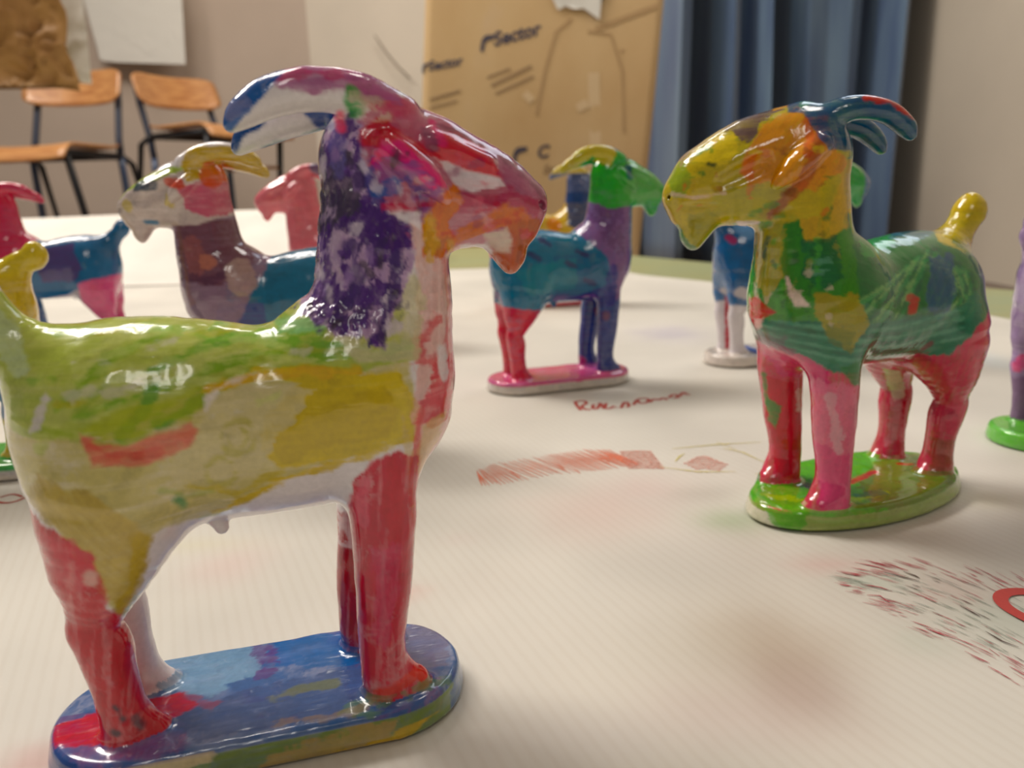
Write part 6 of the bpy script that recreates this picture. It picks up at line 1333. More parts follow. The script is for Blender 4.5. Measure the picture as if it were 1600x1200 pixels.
  (0.27,[(0.0962,0.2018),(0.0995,0.1996),(0.1015,0.1985)]),
  (0.27,[(0.0907,0.2037),(0.094,0.2022),(0.0959,0.2013)]),
  (0.18,[(0.1015,0.1904),(0.1037,0.1885),(0.105,0.1874)]),
  (0.19,[(0.1047,0.1853),(0.106,0.1841),(0.1067,0.1833)]),
  (0.22,[(0.1353,0.1915),(0.136,0.1883),(0.1365,0.1865)]),
  (0.17,[(0.1135,0.1779),(0.1151,0.1753),(0.116,0.1738)]),
  (0.16,[(0.1178,0.1822),(0.1193,0.1795),(0.1201,0.1778)]),
  (0.23,[(0.0934,0.2006),(0.0954,0.1996),(0.0966,0.199)]),
  (0.18,[(0.1147,0.1705),(0.1164,0.167),(0.1174,0.1648)]),
  (0.22,[(0.0954,0.2058),(0.0982,0.2044),(0.0998,0.2034)]),
  (0.31,[(0.1113,0.1948),(0.1123,0.1938),(0.1128,0.1931)]),
  (0.3,[(0.1153,0.1719),(0.117,0.1683),(0.118,0.1663)]),
  (0.21,[(0.1416,0.1817),(0.1418,0.1801),(0.1419,0.179)]),
  (0.19,[(0.1401,0.1828),(0.1403,0.1801),(0.1406,0.1786)]),
  (0.25,[(0.1198,0.1753),(0.1208,0.1736),(0.1212,0.1724)]),
  (0.18,[(0.1077,0.1786),(0.1092,0.1764),(0.1102,0.1753)]),
  (0.23,[(0.1185,0.1937),(0.1201,0.1912),(0.121,0.1896)]),
  (0.31,[(0.092,0.2039),(0.0957,0.2019),(0.098,0.2008)]),
  (0.18,[(0.1134,0.1703),(0.1149,0.1674),(0.1158,0.1657)]),
  (0.26,[(0.1116,0.204),(0.1129,0.2027),(0.1136,0.2018)]),
  (0.29,[(0.1124,0.177),(0.1135,0.1751),(0.1143,0.1741)]),
  (0.22,[(0.1228,0.164),(0.1233,0.1629),(0.1234,0.1621)]),
  (0.26,[(0.1336,0.184),(0.1342,0.1816),(0.1345,0.1801)]),
  (0.31,[(0.1221,0.1985),(0.1244,0.1944),(0.1256,0.1919)]),
  (0.27,[(0.0998,0.1916),(0.102,0.1899),(0.1033,0.1888)]),
  (0.24,[(0.1144,0.1703),(0.1161,0.1665),(0.1172,0.1645)]),
  (0.29,[(0.1196,0.1776),(0.1211,0.1739),(0.1221,0.1719)]),
  (0.27,[(0.1239,0.1917),(0.1255,0.1881),(0.1265,0.1861)]),
  (0.16,[(0.1089,0.1984),(0.1119,0.1953),(0.1136,0.1933)]),
  (0.18,[(0.135,0.1715),(0.1354,0.1668),(0.1358,0.1643)]),
  (0.28,[(0.1201,0.2017),(0.121,0.2006),(0.1214,0.1997)]),
  (0.16,[(0.1222,0.1757),(0.1232,0.1733),(0.1237,0.1718)]),
  (0.19,[(0.1004,0.2071),(0.1026,0.2054),(0.1039,0.2047)]),
  (0.27,[(0.1153,0.1784),(0.1162,0.177),(0.1167,0.1761)]),
  (0.24,[(0.1107,0.1753),(0.1124,0.1726),(0.1135,0.1711)]),
  (0.17,[(0.1197,0.1735),(0.1211,0.1695),(0.1221,0.1674)]),
  (0.29,[(0.1338,0.1863),(0.1347,0.1823),(0.1353,0.1801)]),
  (0.33,[(0.1148,0.1876),(0.1164,0.1848),(0.1175,0.1834)]),
  (0.25,[(0.1074,0.2022),(0.1093,0.2002),(0.1105,0.1992)])],
 'dark': [(0.15,[(0.1235,0.1728),(0.1241,0.1714),(0.1244,0.1704)]),
  (0.22,[(0.1295,0.1816),(0.1302,0.179),(0.1307,0.1775)]),
  (0.25,[(0.1188,0.1626),(0.1194,0.1606),(0.1199,0.1595)]),
  (0.26,[(0.1005,0.1887),(0.1035,0.1861),(0.1052,0.1844)]),
  (0.28,[(0.1044,0.1857),(0.1065,0.1836),(0.1077,0.1824)]),
  (0.17,[(0.1316,0.1763),(0.1325,0.1725),(0.1329,0.1701)]),
  (0.22,[(0.1185,0.2034),(0.1208,0.2003),(0.122,0.1982)]),
  (0.35,[(0.1122,0.1974),(0.1132,0.1964),(0.1138,0.1956)]),
  (0.31,[(0.133,0.1705),(0.1335,0.1663),(0.1339,0.1641)]),
  (0.29,[(0.1193,0.1999),(0.1201,0.1986),(0.1206,0.1979)]),
  (0.31,[(0.1209,0.1892),(0.1221,0.187),(0.1228,0.1857)]),
  (0.27,[(0.1311,0.1814),(0.1322,0.1774),(0.1327,0.1749)]),
  (0.17,[(0.1215,0.2016),(0.1238,0.1977),(0.1251,0.1954)]),
  (0.31,[(0.121,0.1824),(0.1223,0.1798),(0.123,0.1782)]),
  (0.19,[(0.1219,0.1608),(0.1229,0.1568),(0.1235,0.1546)]),
  (0.21,[(0.1255,0.1618),(0.126,0.1594),(0.1264,0.158)]),
  (0.6,[(0.1079,0.2048),(0.1117,0.2019),(0.1153,0.1994)]),
  (0.65,[(0.1136,0.2049),(0.1157,0.2024),(0.1162,0.2008)]),
  (0.33,[(0.0981,0.1986),(0.1016,0.1962),(0.1052,0.1942)]),
  (0.51,[(0.1191,0.1855),(0.1205,0.1821),(0.1212,0.1799)]),
  (0.48,[(0.1185,0.1731),(0.1198,0.1687),(0.1222,0.1658)]),
  (0.33,[(0.1268,0.1991),(0.1289,0.1964),(0.1307,0.1934)]),
  (0.26,[(0.0936,0.2053),(0.0972,0.2028)])],
 'ring': [(3.69,[(0.1478,0.1822),(0.1461,0.1896),(0.1415,0.192),(0.1356,0.192),(0.1319,0.1891),(0.1306,0.1851),(0.1314,0.1806),(0.1337,0.1752),(0.1374,0.1678)])],
}
BLOTCHES = [
 (0.0628,0.1584,0.0163,0.0218,(158,120,104),0.5),  # soft brownish blotch tinted into the sheet, right of the largest goat
 (0.0595,0.1719,0.0237,0.0183,(170,150,110),0.25),
 (0.0469,0.1454,0.0221,0.0112,(190,150,150),0.22),
 (0.0734,0.244,0.0129,0.0108,(120,170,80),0.4),
 (0.0707,0.2684,0.0163,0.0102,(150,150,130),0.3),
 (0.0282,0.2538,0.0248,0.0242,(225,180,170),0.35),
 (0.0505,0.2764,0.0193,0.0179,(225,190,185),0.35),
 (-0.0909,0.2227,0.0124,0.0139,(230,180,175),0.3),
 (-0.1011,0.1369,0.0082,0.0051,(220,120,115),0.45),
 (-0.0315,0.2012,0.0056,0.0045,(230,140,130),0.25),
 (0.1264,0.5919,0.0289,0.0401,(160,150,190),0.35),
 (-0.0186,0.2362,0.0064,0.005,(225,190,185),0.2),
 (-0.0094,0.2074,0.0115,0.0122,(200,190,180),0.2),
 (0.0949,0.2108,0.0113,0.0058,(225,175,170),0.4),
 (-0.1089,0.2375,0.0197,0.0071,(215,205,90),0.15),
 (0.1679,0.2548,0.0131,0.0092,(200,190,120),0.2),
 (-0.2778,0.4776,0.0261,0.0385,(220,210,220),0.3),
 (0.0113,0.1388,0.0267,0.0104,(190,180,190),0.15),
 (-0.1255,0.4021,0.0143,0.0276,(200,200,190),0.2),
 (0.3001,0.473,0.0148,0.0298,(190,205,212),0.45),
 (0.1004,0.1697,0.0078,0.0068,(190,205,185),0.3),
 (0.1262,0.1802,0.0146,0.0164,(182,196,178),0.45),
 (0.1238,0.1938,0.0104,0.0078,(215,170,165),0.3),
 (0.1018,0.2006,0.009,0.0045,(180,205,185),0.4),
]
# ---------------------------------------------------------------- goats
def goat(k, scale, var, vox, key, label, **kw):
    o, yaw, ang = POSE[k]
    return make_goat(o, yaw, scale, var, vox, key, PAINT[k], ang, label, **kw)
goat('g1', (1, 1, 1), {}, .42, 'fine', 'largest goat in front, dark violet neck, yellow-green body, red legs, on a blue base', fur=[(84, 118, 15, 42, .6)],
     plabels={1: 'oval blue base with green rim', 4: 'pale green tail', 5: 'orange beard'})
goat('g2', (1.08, 1.28, 1.04), dict(mirror=1, base=(42., 18., 7.), oval=1, head=(-.42, 0, 0, -3.5, 1.13), horn=.93, arc=1.4, dome=1, tailz=-3), .5, 'g2', 'goat with orange and yellow head, dark blue horns, green body and pink legs',
     plabels={1: 'oval green painted base', 4: 'yellow tail'})
goat('g3', (1, 1, 1), {}, .8, 'mid', 'goat with bright green head, purple neck and turquoise body beside the red writing', plabels={1: 'white oval base with pink top'})
goat('g4', (1, 1, 1), dict(mirror=1), .8, 'midm', 'goat with white face, yellow horns and brown-violet neck, just behind the largest goat')
goat('g5', (1, 1, 1), dict(mirror=1), 1.2, 'lowm', 'plain pink goat facing left, half hidden behind the violet neck', SK=.1)
goat('g6', (1, 1, 1), dict(mirror=1, head=(0, 0, 0, -8, 1), tailz=-5), 1.2, 'low6', 'goat with red neck, blue body and blue tail at the far left', SK=.15)
goat('g7', (1, 1, 1), dict(mirror=1, tailz=-8), 1.0, 'lowt', 'goat with yellow rump and upright yellow tail, cut by the left edge', SK=.15)
goat('g8', (1, 1, 1), {}, 1.0, 'low', 'goat with blue rump on a white base, mostly behind the orange-headed goat', SK=.15)
goat('g9', (1, 1, 1), dict(tail=7, tailz=-6), 1.0, 'lowr', 'lilac goat on a light green base, cut by the right edge', SK=.15)
goat('g10', (1, 1, 1), {}, 1.2, 'low10', 'yellow goat with dark blue neck, farthest back behind the turquoise goat', SK=.15)

# ---------------------------------------------------------------- paper sheet on the table
XR = [(-.45, .66), (.1, .53), (.45, .44), (.588, .405), (.647, .395), (.78, .33), (.906, .253), (1.015, .173), (1.2, .10)]
def xr(y): return float(np.interp(y, [a for a, b in XR], [b for a, b in XR]))
def paper_material(name, base, rib):
    m = material(name, base, .62, **{'Specular IOR Level': .35})
    nt, b = nodes(m)
    at = nt.nodes.new('ShaderNodeAttribute'); at.attribute_name = 'paint'
    v = objvec(nt, rot=(0, 0, math.radians(-24)))
    wv = nt.nodes.new('ShaderNodeTexWave'); wv.inputs['Scale'].default_value = 95; wv.inputs['Distortion'].default_value = .8
    wv.inputs['Detail'].default_value = 2; wv.inputs['Detail Scale'].default_value = 3
    nt.links.new(v, wv.inputs['Vector'])
    n1 = noise_tex(nt, 9, 3, objvec(nt)); n2 = noise_tex(nt, 260, 3, objvec(nt, (1, .4, 1)))
    r = ramp(nt, n1.outputs['Fac'], [(.3, (238, 238, 238)), (.7, (255, 255, 255))])
    mx = nt.nodes.new('ShaderNodeMix'); mx.data_type = 'RGBA'; mx.blend_type = 'MULTIPLY'; mx.inputs[0].default_value = 1
    nt.links.new(at.outputs['Color'], mx.inputs[6]); nt.links.new(r.outputs['Color'], mx.inputs[7])
    r2 = ramp(nt, wv.outputs['Fac'], [(.0, (252, 251, 250)), (.6, (255, 255, 255))])
    m2 = nt.nodes.new('ShaderNodeMix'); m2.data_type = 'RGBA'; m2.blend_type = 'MULTIPLY'; m2.inputs[0].default_value = rib
    nt.links.new(mx.outputs[2], m2.inputs[6]); nt.links.new(r2.outputs['Color'], m2.inputs[7])
    nt.links.new(m2.outputs[2], b.inputs['Base Color'])
    ma = nt.nodes.new('ShaderNodeMath'); ma.operation = 'MULTIPLY_ADD'; ma.inputs[1].default_value = .5
    nt.links.new(n2.outputs['Fac'], ma.inputs[0]); nt.links.new(wv.outputs['Fac'], ma.inputs[2])
    bump(nt, b, ma.outputs[0], .06, .0003)
    return m
PAPER = paper_material('white_drawing_paper', (228, 222, 212), 1)
def paper_grid(name, xs, ys, fx, fz, rgb=(222, 217, 206), blotches=()):
    nx, ny = len(xs), len(ys); V = []
    for j, y in enumerate(ys):
        for i, s in enumerate(xs):
            x = fx(s, y); V.append((x, y, 0))
    V = np.array(V); V[:, 2] = fz(V)
    F_ = [(j*nx+i, j*nx+i+1, (j+1)*nx+i+1, (j+1)*nx+i) for j in range(ny-1) for i in range(nx-1)]
    o = mesh_obj(name, V, F_, PAPER)
    col = np.tile(lin(rgb), (len(V), 1))
    for sx, sy, rx, ry, c, a in blotches:
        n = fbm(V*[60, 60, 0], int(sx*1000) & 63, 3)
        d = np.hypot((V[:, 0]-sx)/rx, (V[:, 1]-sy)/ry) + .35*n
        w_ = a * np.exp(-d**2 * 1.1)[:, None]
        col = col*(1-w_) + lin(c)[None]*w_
    ca = o.data.attributes.new('paint', 'FLOAT_COLOR', 'POINT'); ca.data.foreach_set('color', np.c_[col, np.ones(len(V))].astype(np.float32).ravel())
    md = o.modifiers.new('solid', 'SOLIDIFY'); md.thickness = .0003; md.offset = -1
    return o
def wr(V):
    n = fbm(np.c_[V[:, 0]*9, V[:, 1]*9, V[:, 0]*0], 5, 3); n2 = fbm(np.c_[V[:, 0]*3+V[:, 1]*14, V[:, 1]*3, V[:, 0]*0], 8, 2)
    return -.0006 + .00045*n + .0003*n2
sheet = paper_grid('paper_sheet', np.linspace(0, 1, 420), np.linspace(-.35, 1.16, 340), lambda s, y: -1.25 + (xr(y + .012*math.sin(y*9)) + 1.25) * (1 - (1-s)**1.6), wr, blotches=BLOTCHES)
tag(sheet, 'large white drawing paper covering the table, smudged and marked with crayon', 'paper')
def fz2(V):
    t = np.clip((V[:, 1] - 1.05) / .30, 0, 1); n = fbm(np.c_[V[:, 0]*5, V[:, 1]*5, V[:, 0]*0], 15, 3)
    return .0006 + .088 * t * t * (3 - 2*t) + .004*n*t
s2 = paper_grid('paper_sheet', np.linspace(-1.3, -.17, 120), np.linspace(1.05, 1.42, 50), lambda s, y: s, fz2, (236, 230, 220))
tag(s2, 'curled up white paper sheet behind the goats at the far left', 'paper')

def crayon(name, c, alpha, scale=900, mid=.5):
    m = material(name, c, .7); nt, b = nodes(m)
    n = noise_tex(nt, scale, 4, objvec(nt)); r = ramp(nt, n.outputs['Fac'], [(mid-.12, (0, 0, 0)), (mid+.1, (255, 255, 255))])
    ma = nt.nodes.new('ShaderNodeMath'); ma.operation = 'MULTIPLY_ADD'; ma.inputs[1].default_value = 1-alpha; ma.inputs[2].default_value = alpha
    nt.links.new(r.outputs['Color'], ma.inputs[0]); nt.links.new(ma.outputs[0], b.inputs['Alpha']); return m
CR = {'note': ('crayon_note', crayon('red_note_crayon', (182, 60, 48), .9), 'short red pen mark'), 'writing': ('crayon_writing', crayon('red_crayon', (176, 60, 46), .9), 'red handwriting'), 'hatch': ('crayon_hatching', crayon('orange_crayon', (222, 118, 84), .75), 'orange hatching'),
      'pinkfill': ('crayon_patch', crayon('salmon_crayon', (220, 140, 120), .5), None), 'yellow': ('crayon_lines', crayon('yellow_crayon', (210, 194, 96), .5), 'yellow crayon lines'),
      'red': ('crayon_rubbing', crayon('crimson_crayon', (178, 54, 70), .95), 'red rubbed dashes'), 'dark': ('crayon_rubbing', crayon('dark_crayon', (78, 54, 48), .95), 'dark rubbed dashes'),
      'green': ('crayon_rubbing', crayon('grey_green_crayon', (136, 148, 134), .7), 'grey-green rubbed dashes'), 'ring': ('crayon_ring', crayon('red_felt', (190, 66, 58), .96), 'thick red painted ring')}
for zi, (k, strokes) in enumerate(MARKS.items()):
    mb = MB()
    for w_, pts in strokes:
        P = [Vector((x, y, 0)) for x, y in pts]; hw = w_ * .0005
        if k in ('writing', 'ring', 'note'):      # smooth the strokes
            for _ in range(2):
                Q = [P[0]]
                for a_, b_ in zip(P, P[1:]): Q += [a_*.75+b_*.25, a_*.25+b_*.75]
                P = Q + [P[-1]]
        L_, R_ = [], []
        for i, p in enumerate(P):
            t = (P[min(i+1, len(P)-1)] - P[max(i-1, 0)]).normalized(); n = Vector((-t.y, t.x, 0))
            e = 1 if k in ('writing', 'ring', 'pinkfill') else (.35 if i in (0, len(P)-1) else 1)
            L_.append(p + n*hw*e); R_.append(p - n*hw*e)
        z_ = .00014 + .00003*zi
        mb.add([(q.x, q.y, z_) for q in L_ + R_], [(i, i+1, len(P)+i+1, len(P)+i) for i in range(len(P)-1)])
    nm, mt, lb = CR[k]
    V_ = np.array(mb.v); V_[:, 2] += wr(V_)
    o = mesh_obj(nm, V_, mb.f, mt, sheet)
    if lb: o['label'] = lb

# ---------------------------------------------------------------- table and room
FZ = -.18
gm = material('green_table_laminate', (150, 156, 112), .45); nt, b = nodes(gm)
n = noise_tex(nt, 4, 4, objvec(nt, (1.2, 9, 1), (0, 0, .35))); r = ramp(nt, n.outputs['Fac'], [(.3, (150, 146, 100)), (.5, (158, 160, 112)), (.7, (148, 160, 122))]); nt.links.new(r.outputs['Color'], b.inputs['Base Color'])
black = material('black_metal', (30, 30, 34), .4)
poly = [(-1.5, -.6), (.95, -.6), (.88, .08), (.525, .75), (.2, 1.33), (.02, 1.62), (-1.5, 1.62)]
tb = empty('table', (-.3, .4, FZ)); tag(tb, 'low table with a green top under the white paper', 'table')
v = [(x+.3, y-.4, -FZ-.0015) for x, y in poly] + [(x+.3, y-.4, -FZ-.026) for x, y in poly]; k_ = len(poly)
top = mesh_obj('tabletop', v, [tuple(range(k_)), tuple(range(2*k_-1, k_-1, -1))] + [(i, i+k_, (i+1) % k_ + k_, (i+1) % k_) for i in range(k_)], gm, tb, False)
for x, y in ((-1.4, -.5), (.8, -.5), (.0, 1.5), (-1.4, 1.5)):
    mb = MB(); mb.tube([(x+.3, y-.4, -FZ-.026), (x+.3, y-.4, 0)], .022); mb.build('leg', black, tb)
def wallmat(name, c, rough=.85):
    m = material(name, c, rough); nt, b = nodes(m)
    n = noise_tex(nt, 2.2, 4, objvec(nt)); r = ramp(nt, n.outputs['Fac'], [(.3, tuple(int(q*.95) for q in c)), (.7, c)])
    nt.links.new(r.outputs['Color'], b.inputs['Base Color']); n2 = noise_tex(nt, 120, 3, objvec(nt)); bump(nt, b, n2.outputs['Fac'], .15, .002); return m
def plane(name, pts, m):
    o = mesh_obj(name, pts, [tuple(range(len(pts)))], m, None, False); o['kind'] = 'structure'; return o
WL = wallmat('warm_grey_plaster', (196, 178, 162)); WB = wallmat('cream_plaster', (222, 210, 192)); WR_ = wallmat('beige_plaster', (196, 184, 166))
CZ = 2.5
plane('floor', [(-4, -2.2, FZ), (1.36, -2.2, FZ), (1.36, 4.3, FZ), (-4, 4.3, FZ)], wallmat('dark_floor', (120, 104, 92), .5))
plane('wall_left', [(-4, 3.25, FZ), (-.93, 4.0, FZ), (-.93, 4.0, CZ), (-4, 3.25, CZ)], WL)
plane('wall_back', [(-.93, 4.0, FZ), (1.36, 3.75, FZ), (1.36, 3.75, CZ), (-.93, 4.0, CZ)], WB)
plane('wall_right', [(1.36, 4.0, FZ), (1.36, -2.2, FZ), (1.36, -2.2, CZ), (1.36, 4.0, CZ)], WR_)
plane('ceiling', [(-4, -2.2, CZ), (-4, 4.3, CZ), (1.36, 4.3, CZ), (1.36, -2.2, CZ)], wallmat('white_ceiling', (230, 226, 218)))

# curtain with soft folds
cm = material('blue_curtain_cloth', (72, 98, 130), .55, **{'Sheen Weight': .3}); nt, b = nodes(cm)
n = noise_tex(nt, 5, 3, objvec(nt, (3, 3, .3))); r = ramp(nt, n.outputs['Fac'], [(.35, (66, 88, 122)), (.65, (98, 122, 144))]); nt.links.new(r.outputs['Color'], b.inputs['Base Color'])
prof = [(.36, 2.86), (.44, 2.80), (.50, 2.84), (.535, 2.74), (.56, 2.66), (.60, 2.70), (.615, 2.84), (.64, 2.86), (.675, 2.74), (.72, 2.68), (.765, 2.74), (.79, 2.72), (.83, 2.66), (.865, 2.74), (.885, 2.86), (.905, 2.88), (.93, 2.72), (.98, 2.69), (1.05, 2.70), (1.12, 2.69), (1.17, 2.72), (1.195, 2.80), (1.215, 2.72), (1.245, 2.64), (1.275, 2.67), (1.295, 2.80), (1.33, 2.86)]
pp = np.array(prof); tt = np.linspace(0, len(pp)-1, 240); i0 = np.clip(tt.astype(int), 0, len(pp)-2); f = (tt - i0)[:, None]; f = f*f*(3-2*f)
cur = pp[i0]*(1-f) + pp[i0+1]*f; V = []; zs = np.linspace(FZ+.02, 1.9, 24)
for z in zs:
    w_ = (1.9 - z)/2
    for q in cur: V.append((q[0] + .02*w_*math.sin(q[0]*9 + z*1.5) + .015*w_, 2.75 + (q[1]-2.75)*(1.5 + .3*w_), z))
m_ = len(cur)
cu = mesh_obj('curtain', V, [(j*m_+i, j*m_+i+1, (j+1)*m_+i+1, (j+1)*m_+i) for j in range(len(zs)-1) for i in range(m_-1)], cm)
md = cu.modifiers.new('solid', 'SOLIDIFY'); md.thickness = .003
tag(cu, 'blue floor-length curtain with soft vertical folds beside the cardboard', 'curtain')

# cardboard panel
cb = material('brown_cardboard', (206, 172, 124), .75); nt, b = nodes(cb)
n = noise_tex(nt, 5, 4, objvec(nt, (1, 1, .6))); r = ramp(nt, n.outputs['Fac'], [(.3, (198, 162, 112)), (.6, (208, 176, 128)), (.75, (206, 178, 144))])
wv = nt.nodes.new('ShaderNodeTexWave'); wv.inputs['Scale'].default_value = 28; wv.inputs['Distortion'].default_value = .3; nt.links.new(objvec(nt), wv.inputs['Vector'])
nt.links.new(r.outputs['Color'], b.inputs['Base Color']); bump(nt, b, wv.outputs['Fac'], .12, .002)
cr = empty('cardboard_panel', (.045, 2.12, FZ), 0); cr.rotation_euler = (0, math.radians(5), 0)
tag(cr, 'upright brown cardboard panel with printed logos in front of the blue curtain', 'cardboard')
mb = MB(); nx, nz = 30, 40; V = []
for s in (0, 1):
    for j in range(nz+1):
        for i in range(nx+1):
            x = -.300 + .602*i/nx; z = .03 + 1.02*j/nz
            y = .004*math.sin(x*7+1) + .003*math.sin(z*9) + s*.006
            V.append((x, y, z))
a_ = (nx+1)*(nz+1); Fc = []
for j in range(nz):
    for i in range(nx):
        q = (j*(nx+1)+i, j*(nx+1)+i+1, (j+1)*(nx+1)+i+1, (j+1)*(nx+1)+i); Fc += [q, tuple(a_+t for t in q[::-1])]
for i in range(nx): Fc += [(i+1, i, a_+i, a_+i+1), (nz*(nx+1)+i, nz*(nx+1)+i+1, a_+nz*(nx+1)+i+1, a_+nz*(nx+1)+i)]
for j in range(nz): Fc += [(j*(nx+1), (j+1)*(nx+1), a_+(j+1)*(nx+1), a_+j*(nx+1)), ((j+1)*(nx+1)+nx, j*(nx+1)+nx, a_+j*(nx+1)+nx, a_+(j+1)*(nx+1)+nx)]
mesh_obj('panel', V, Fc, cb, cr)
ink = material('faded_navy_ink', (70, 66, 82), .7); ink2 = material('faint_ink', (158, 128, 92), .75); white = material('white_paper', (224, 220, 210), .7); dk = material('black_tape', (36, 40, 48), .6); crease = material('worn_cardboard_crease', (182, 148, 104), .8); glue = material('pale_worn_cardboard', (216, 188, 146), .8)
def cl(px, pz):      # world x,z on the panel plane -> panel coordinates
    x, z = px - .045, pz - FZ; a = math.radians(5); return (x*math.cos(a) - z*math.sin(a), x*math.sin(a) + z*math.cos(a))
def face_y(x, z): return .004*math.sin(x*7+1) + .003*math.sin(z*9)
def word(txt, x0, z0, size, rot, mat, nm, parent=cr, shear=.25):
    cu_ = bpy.data.curves.new('w', 'FONT'); cu_.body = txt; cu_.size = size; cu_.shear = shear; cu_.offset = size*.03; cu_.resolution_u = 3
    ob = bpy.data.objects.new('w', cu_); C.objects.link(ob); dg = bpy.context.evaluated_depsgraph_get(); me = bpy.data.meshes.new_from_object(ob.evaluated_get(dg)); bpy.data.objects.remove(ob)
    cx, cz = cl(x0, z0); c_, s_ = math.cos(rot), math.sin(rot)
    V = []
    for q in me.vertices:
        x, z = cx + q.co.x*c_ - q.co.y*s_, cz + q.co.x*s_ + q.co.y*c_; V.append((x, face_y(x, z) - .0012, z))
    return mesh_obj(nm, V, [tuple(p.vertices) for p in me.polygons], mat, parent, False)
def streak(pts, w_, mat, nm, parent=cr, lift=.0014):
    mb = MB(); P = [Vector((*cl(*p), 0)) for p in pts]; L_, R_ = [], []
    for i, p in enumerate(P):
        t = (P[min(i+1, len(P)-1)] - P[max(i-1, 0)]).normalized(); n = Vector((-t.y, t.x, 0)); L_.append(p+n*w_/2); R_.append(p-n*w_/2)
    mb.add([(q.x, face_y(q.x, q.y)-lift, q.y) for q in L_+R_], [(i, i+1, len(P)+i+1, len(P)+i) for i in range(len(P)-1)])
    return mb.build(nm, mat, parent, smooth=False)
word('Sector', -.020, .470, .046, math.radians(17), ink, 'printed_word')
def mark(x, z, s, mat, nm='printed_emblem'):     # small three-leaf mark with a stem
    cx, cz = cl(x, z); mb = MB()
    for (ox, oz, rx, rz, a) in ((-.1, .2, .55, .28, .9), (.45, .42, .5, .26, .35), (-.35, -.55, .22, .6, -.1)):
        v = [(cx, face_y(cx, cz)-.0013, cz)]; N_ = 14; v = []
        for k in range(N_):
            t = 2*math.pi*k/N_; u_, w_ = rx*math.cos(t), rz*math.sin(t); x_ = cx + s*(ox + u_*math.cos(a) - w_*math.sin(a)); z_ = cz + s*(oz + u_*math.sin(a) + w_*math.cos(a)); v.append((x_, face_y(x_, z_)-.0013, z_))
        mb.add(v, [tuple(range(N_))])
    return mb.build(nm, mat, cr, smooth=False)
mark(-.040, .482, .024, ink)
word('Sector', -.190, .415, .033, math.radians(13), ink2 if False else ink, 'printed_word'); mark(-.198, .425, .014, ink)
for (a, bq, w_) in (((-.03, .375), (.075, .42), .008), ((-.02, .355), (.08, .395), .006), ((-.19, .345), (-.11, .365), .007), ((-.19, .325), (-.12, .34), .005), ((-.04, .395), (.02, .415), .006)):
    streak([a, bq], w_, ink2, 'small_print')
mark(.035, .205, .026, ink); word('C', .083, .192, .045, math.radians(8), ink, 'printed_letter')
word('Sec', .10, .152, .030, math.radians(8), ink2, 'printed_word')
streak([(.085, .30), (.11, .41), (.14, .50), (.18, .53)], .008, crease, 'crease'); streak([(.24, .505), (.32, .53), (.40, .555)], .012, crease, 'crease'); streak([(.22, .50), (.28, .49), (.31, .40), (.315, .25)], .007, crease, 'crease')
streak([(.055, .355), (.075, .335)], .02, glue, 'glue_spot'); streak([(.235, .40), (.24, .15)], .03, glue, 'glue_spot'); streak([(.20, .33), (.21, .31)], .03, glue, 'glue_spot'); streak([(.305, .452), (.312, .447)], .01, crease, 'glue_spot')
tn = MB(); pts = [(.125, .72), (.128, .585), (.145, .55), (.165, .56), (.185, .552), (.21, .553), (.235, .535), (.25, .525), (.256, .58), (.262, .72)]
v = []
for s in (0, 1):
    for p in pts: x, z = cl(*p); v.append((x, face_y(x, z) - .004 - .0012*s - .004*abs(math.sin(x*60)), z))
n_ = len(pts); tn.add(v, [tuple(range(n_-1, -1, -1)), tuple(range(n_, 2*n_))] + [(i, (i+1) % n_, (i+1) % n_+n_, i+n_) for i in range(n_)]); tn.build('torn_paper', white, cr, smooth=False)
streak([(.235, .60), (.262, .575)], .022, dk, 'tape', lift=.008)

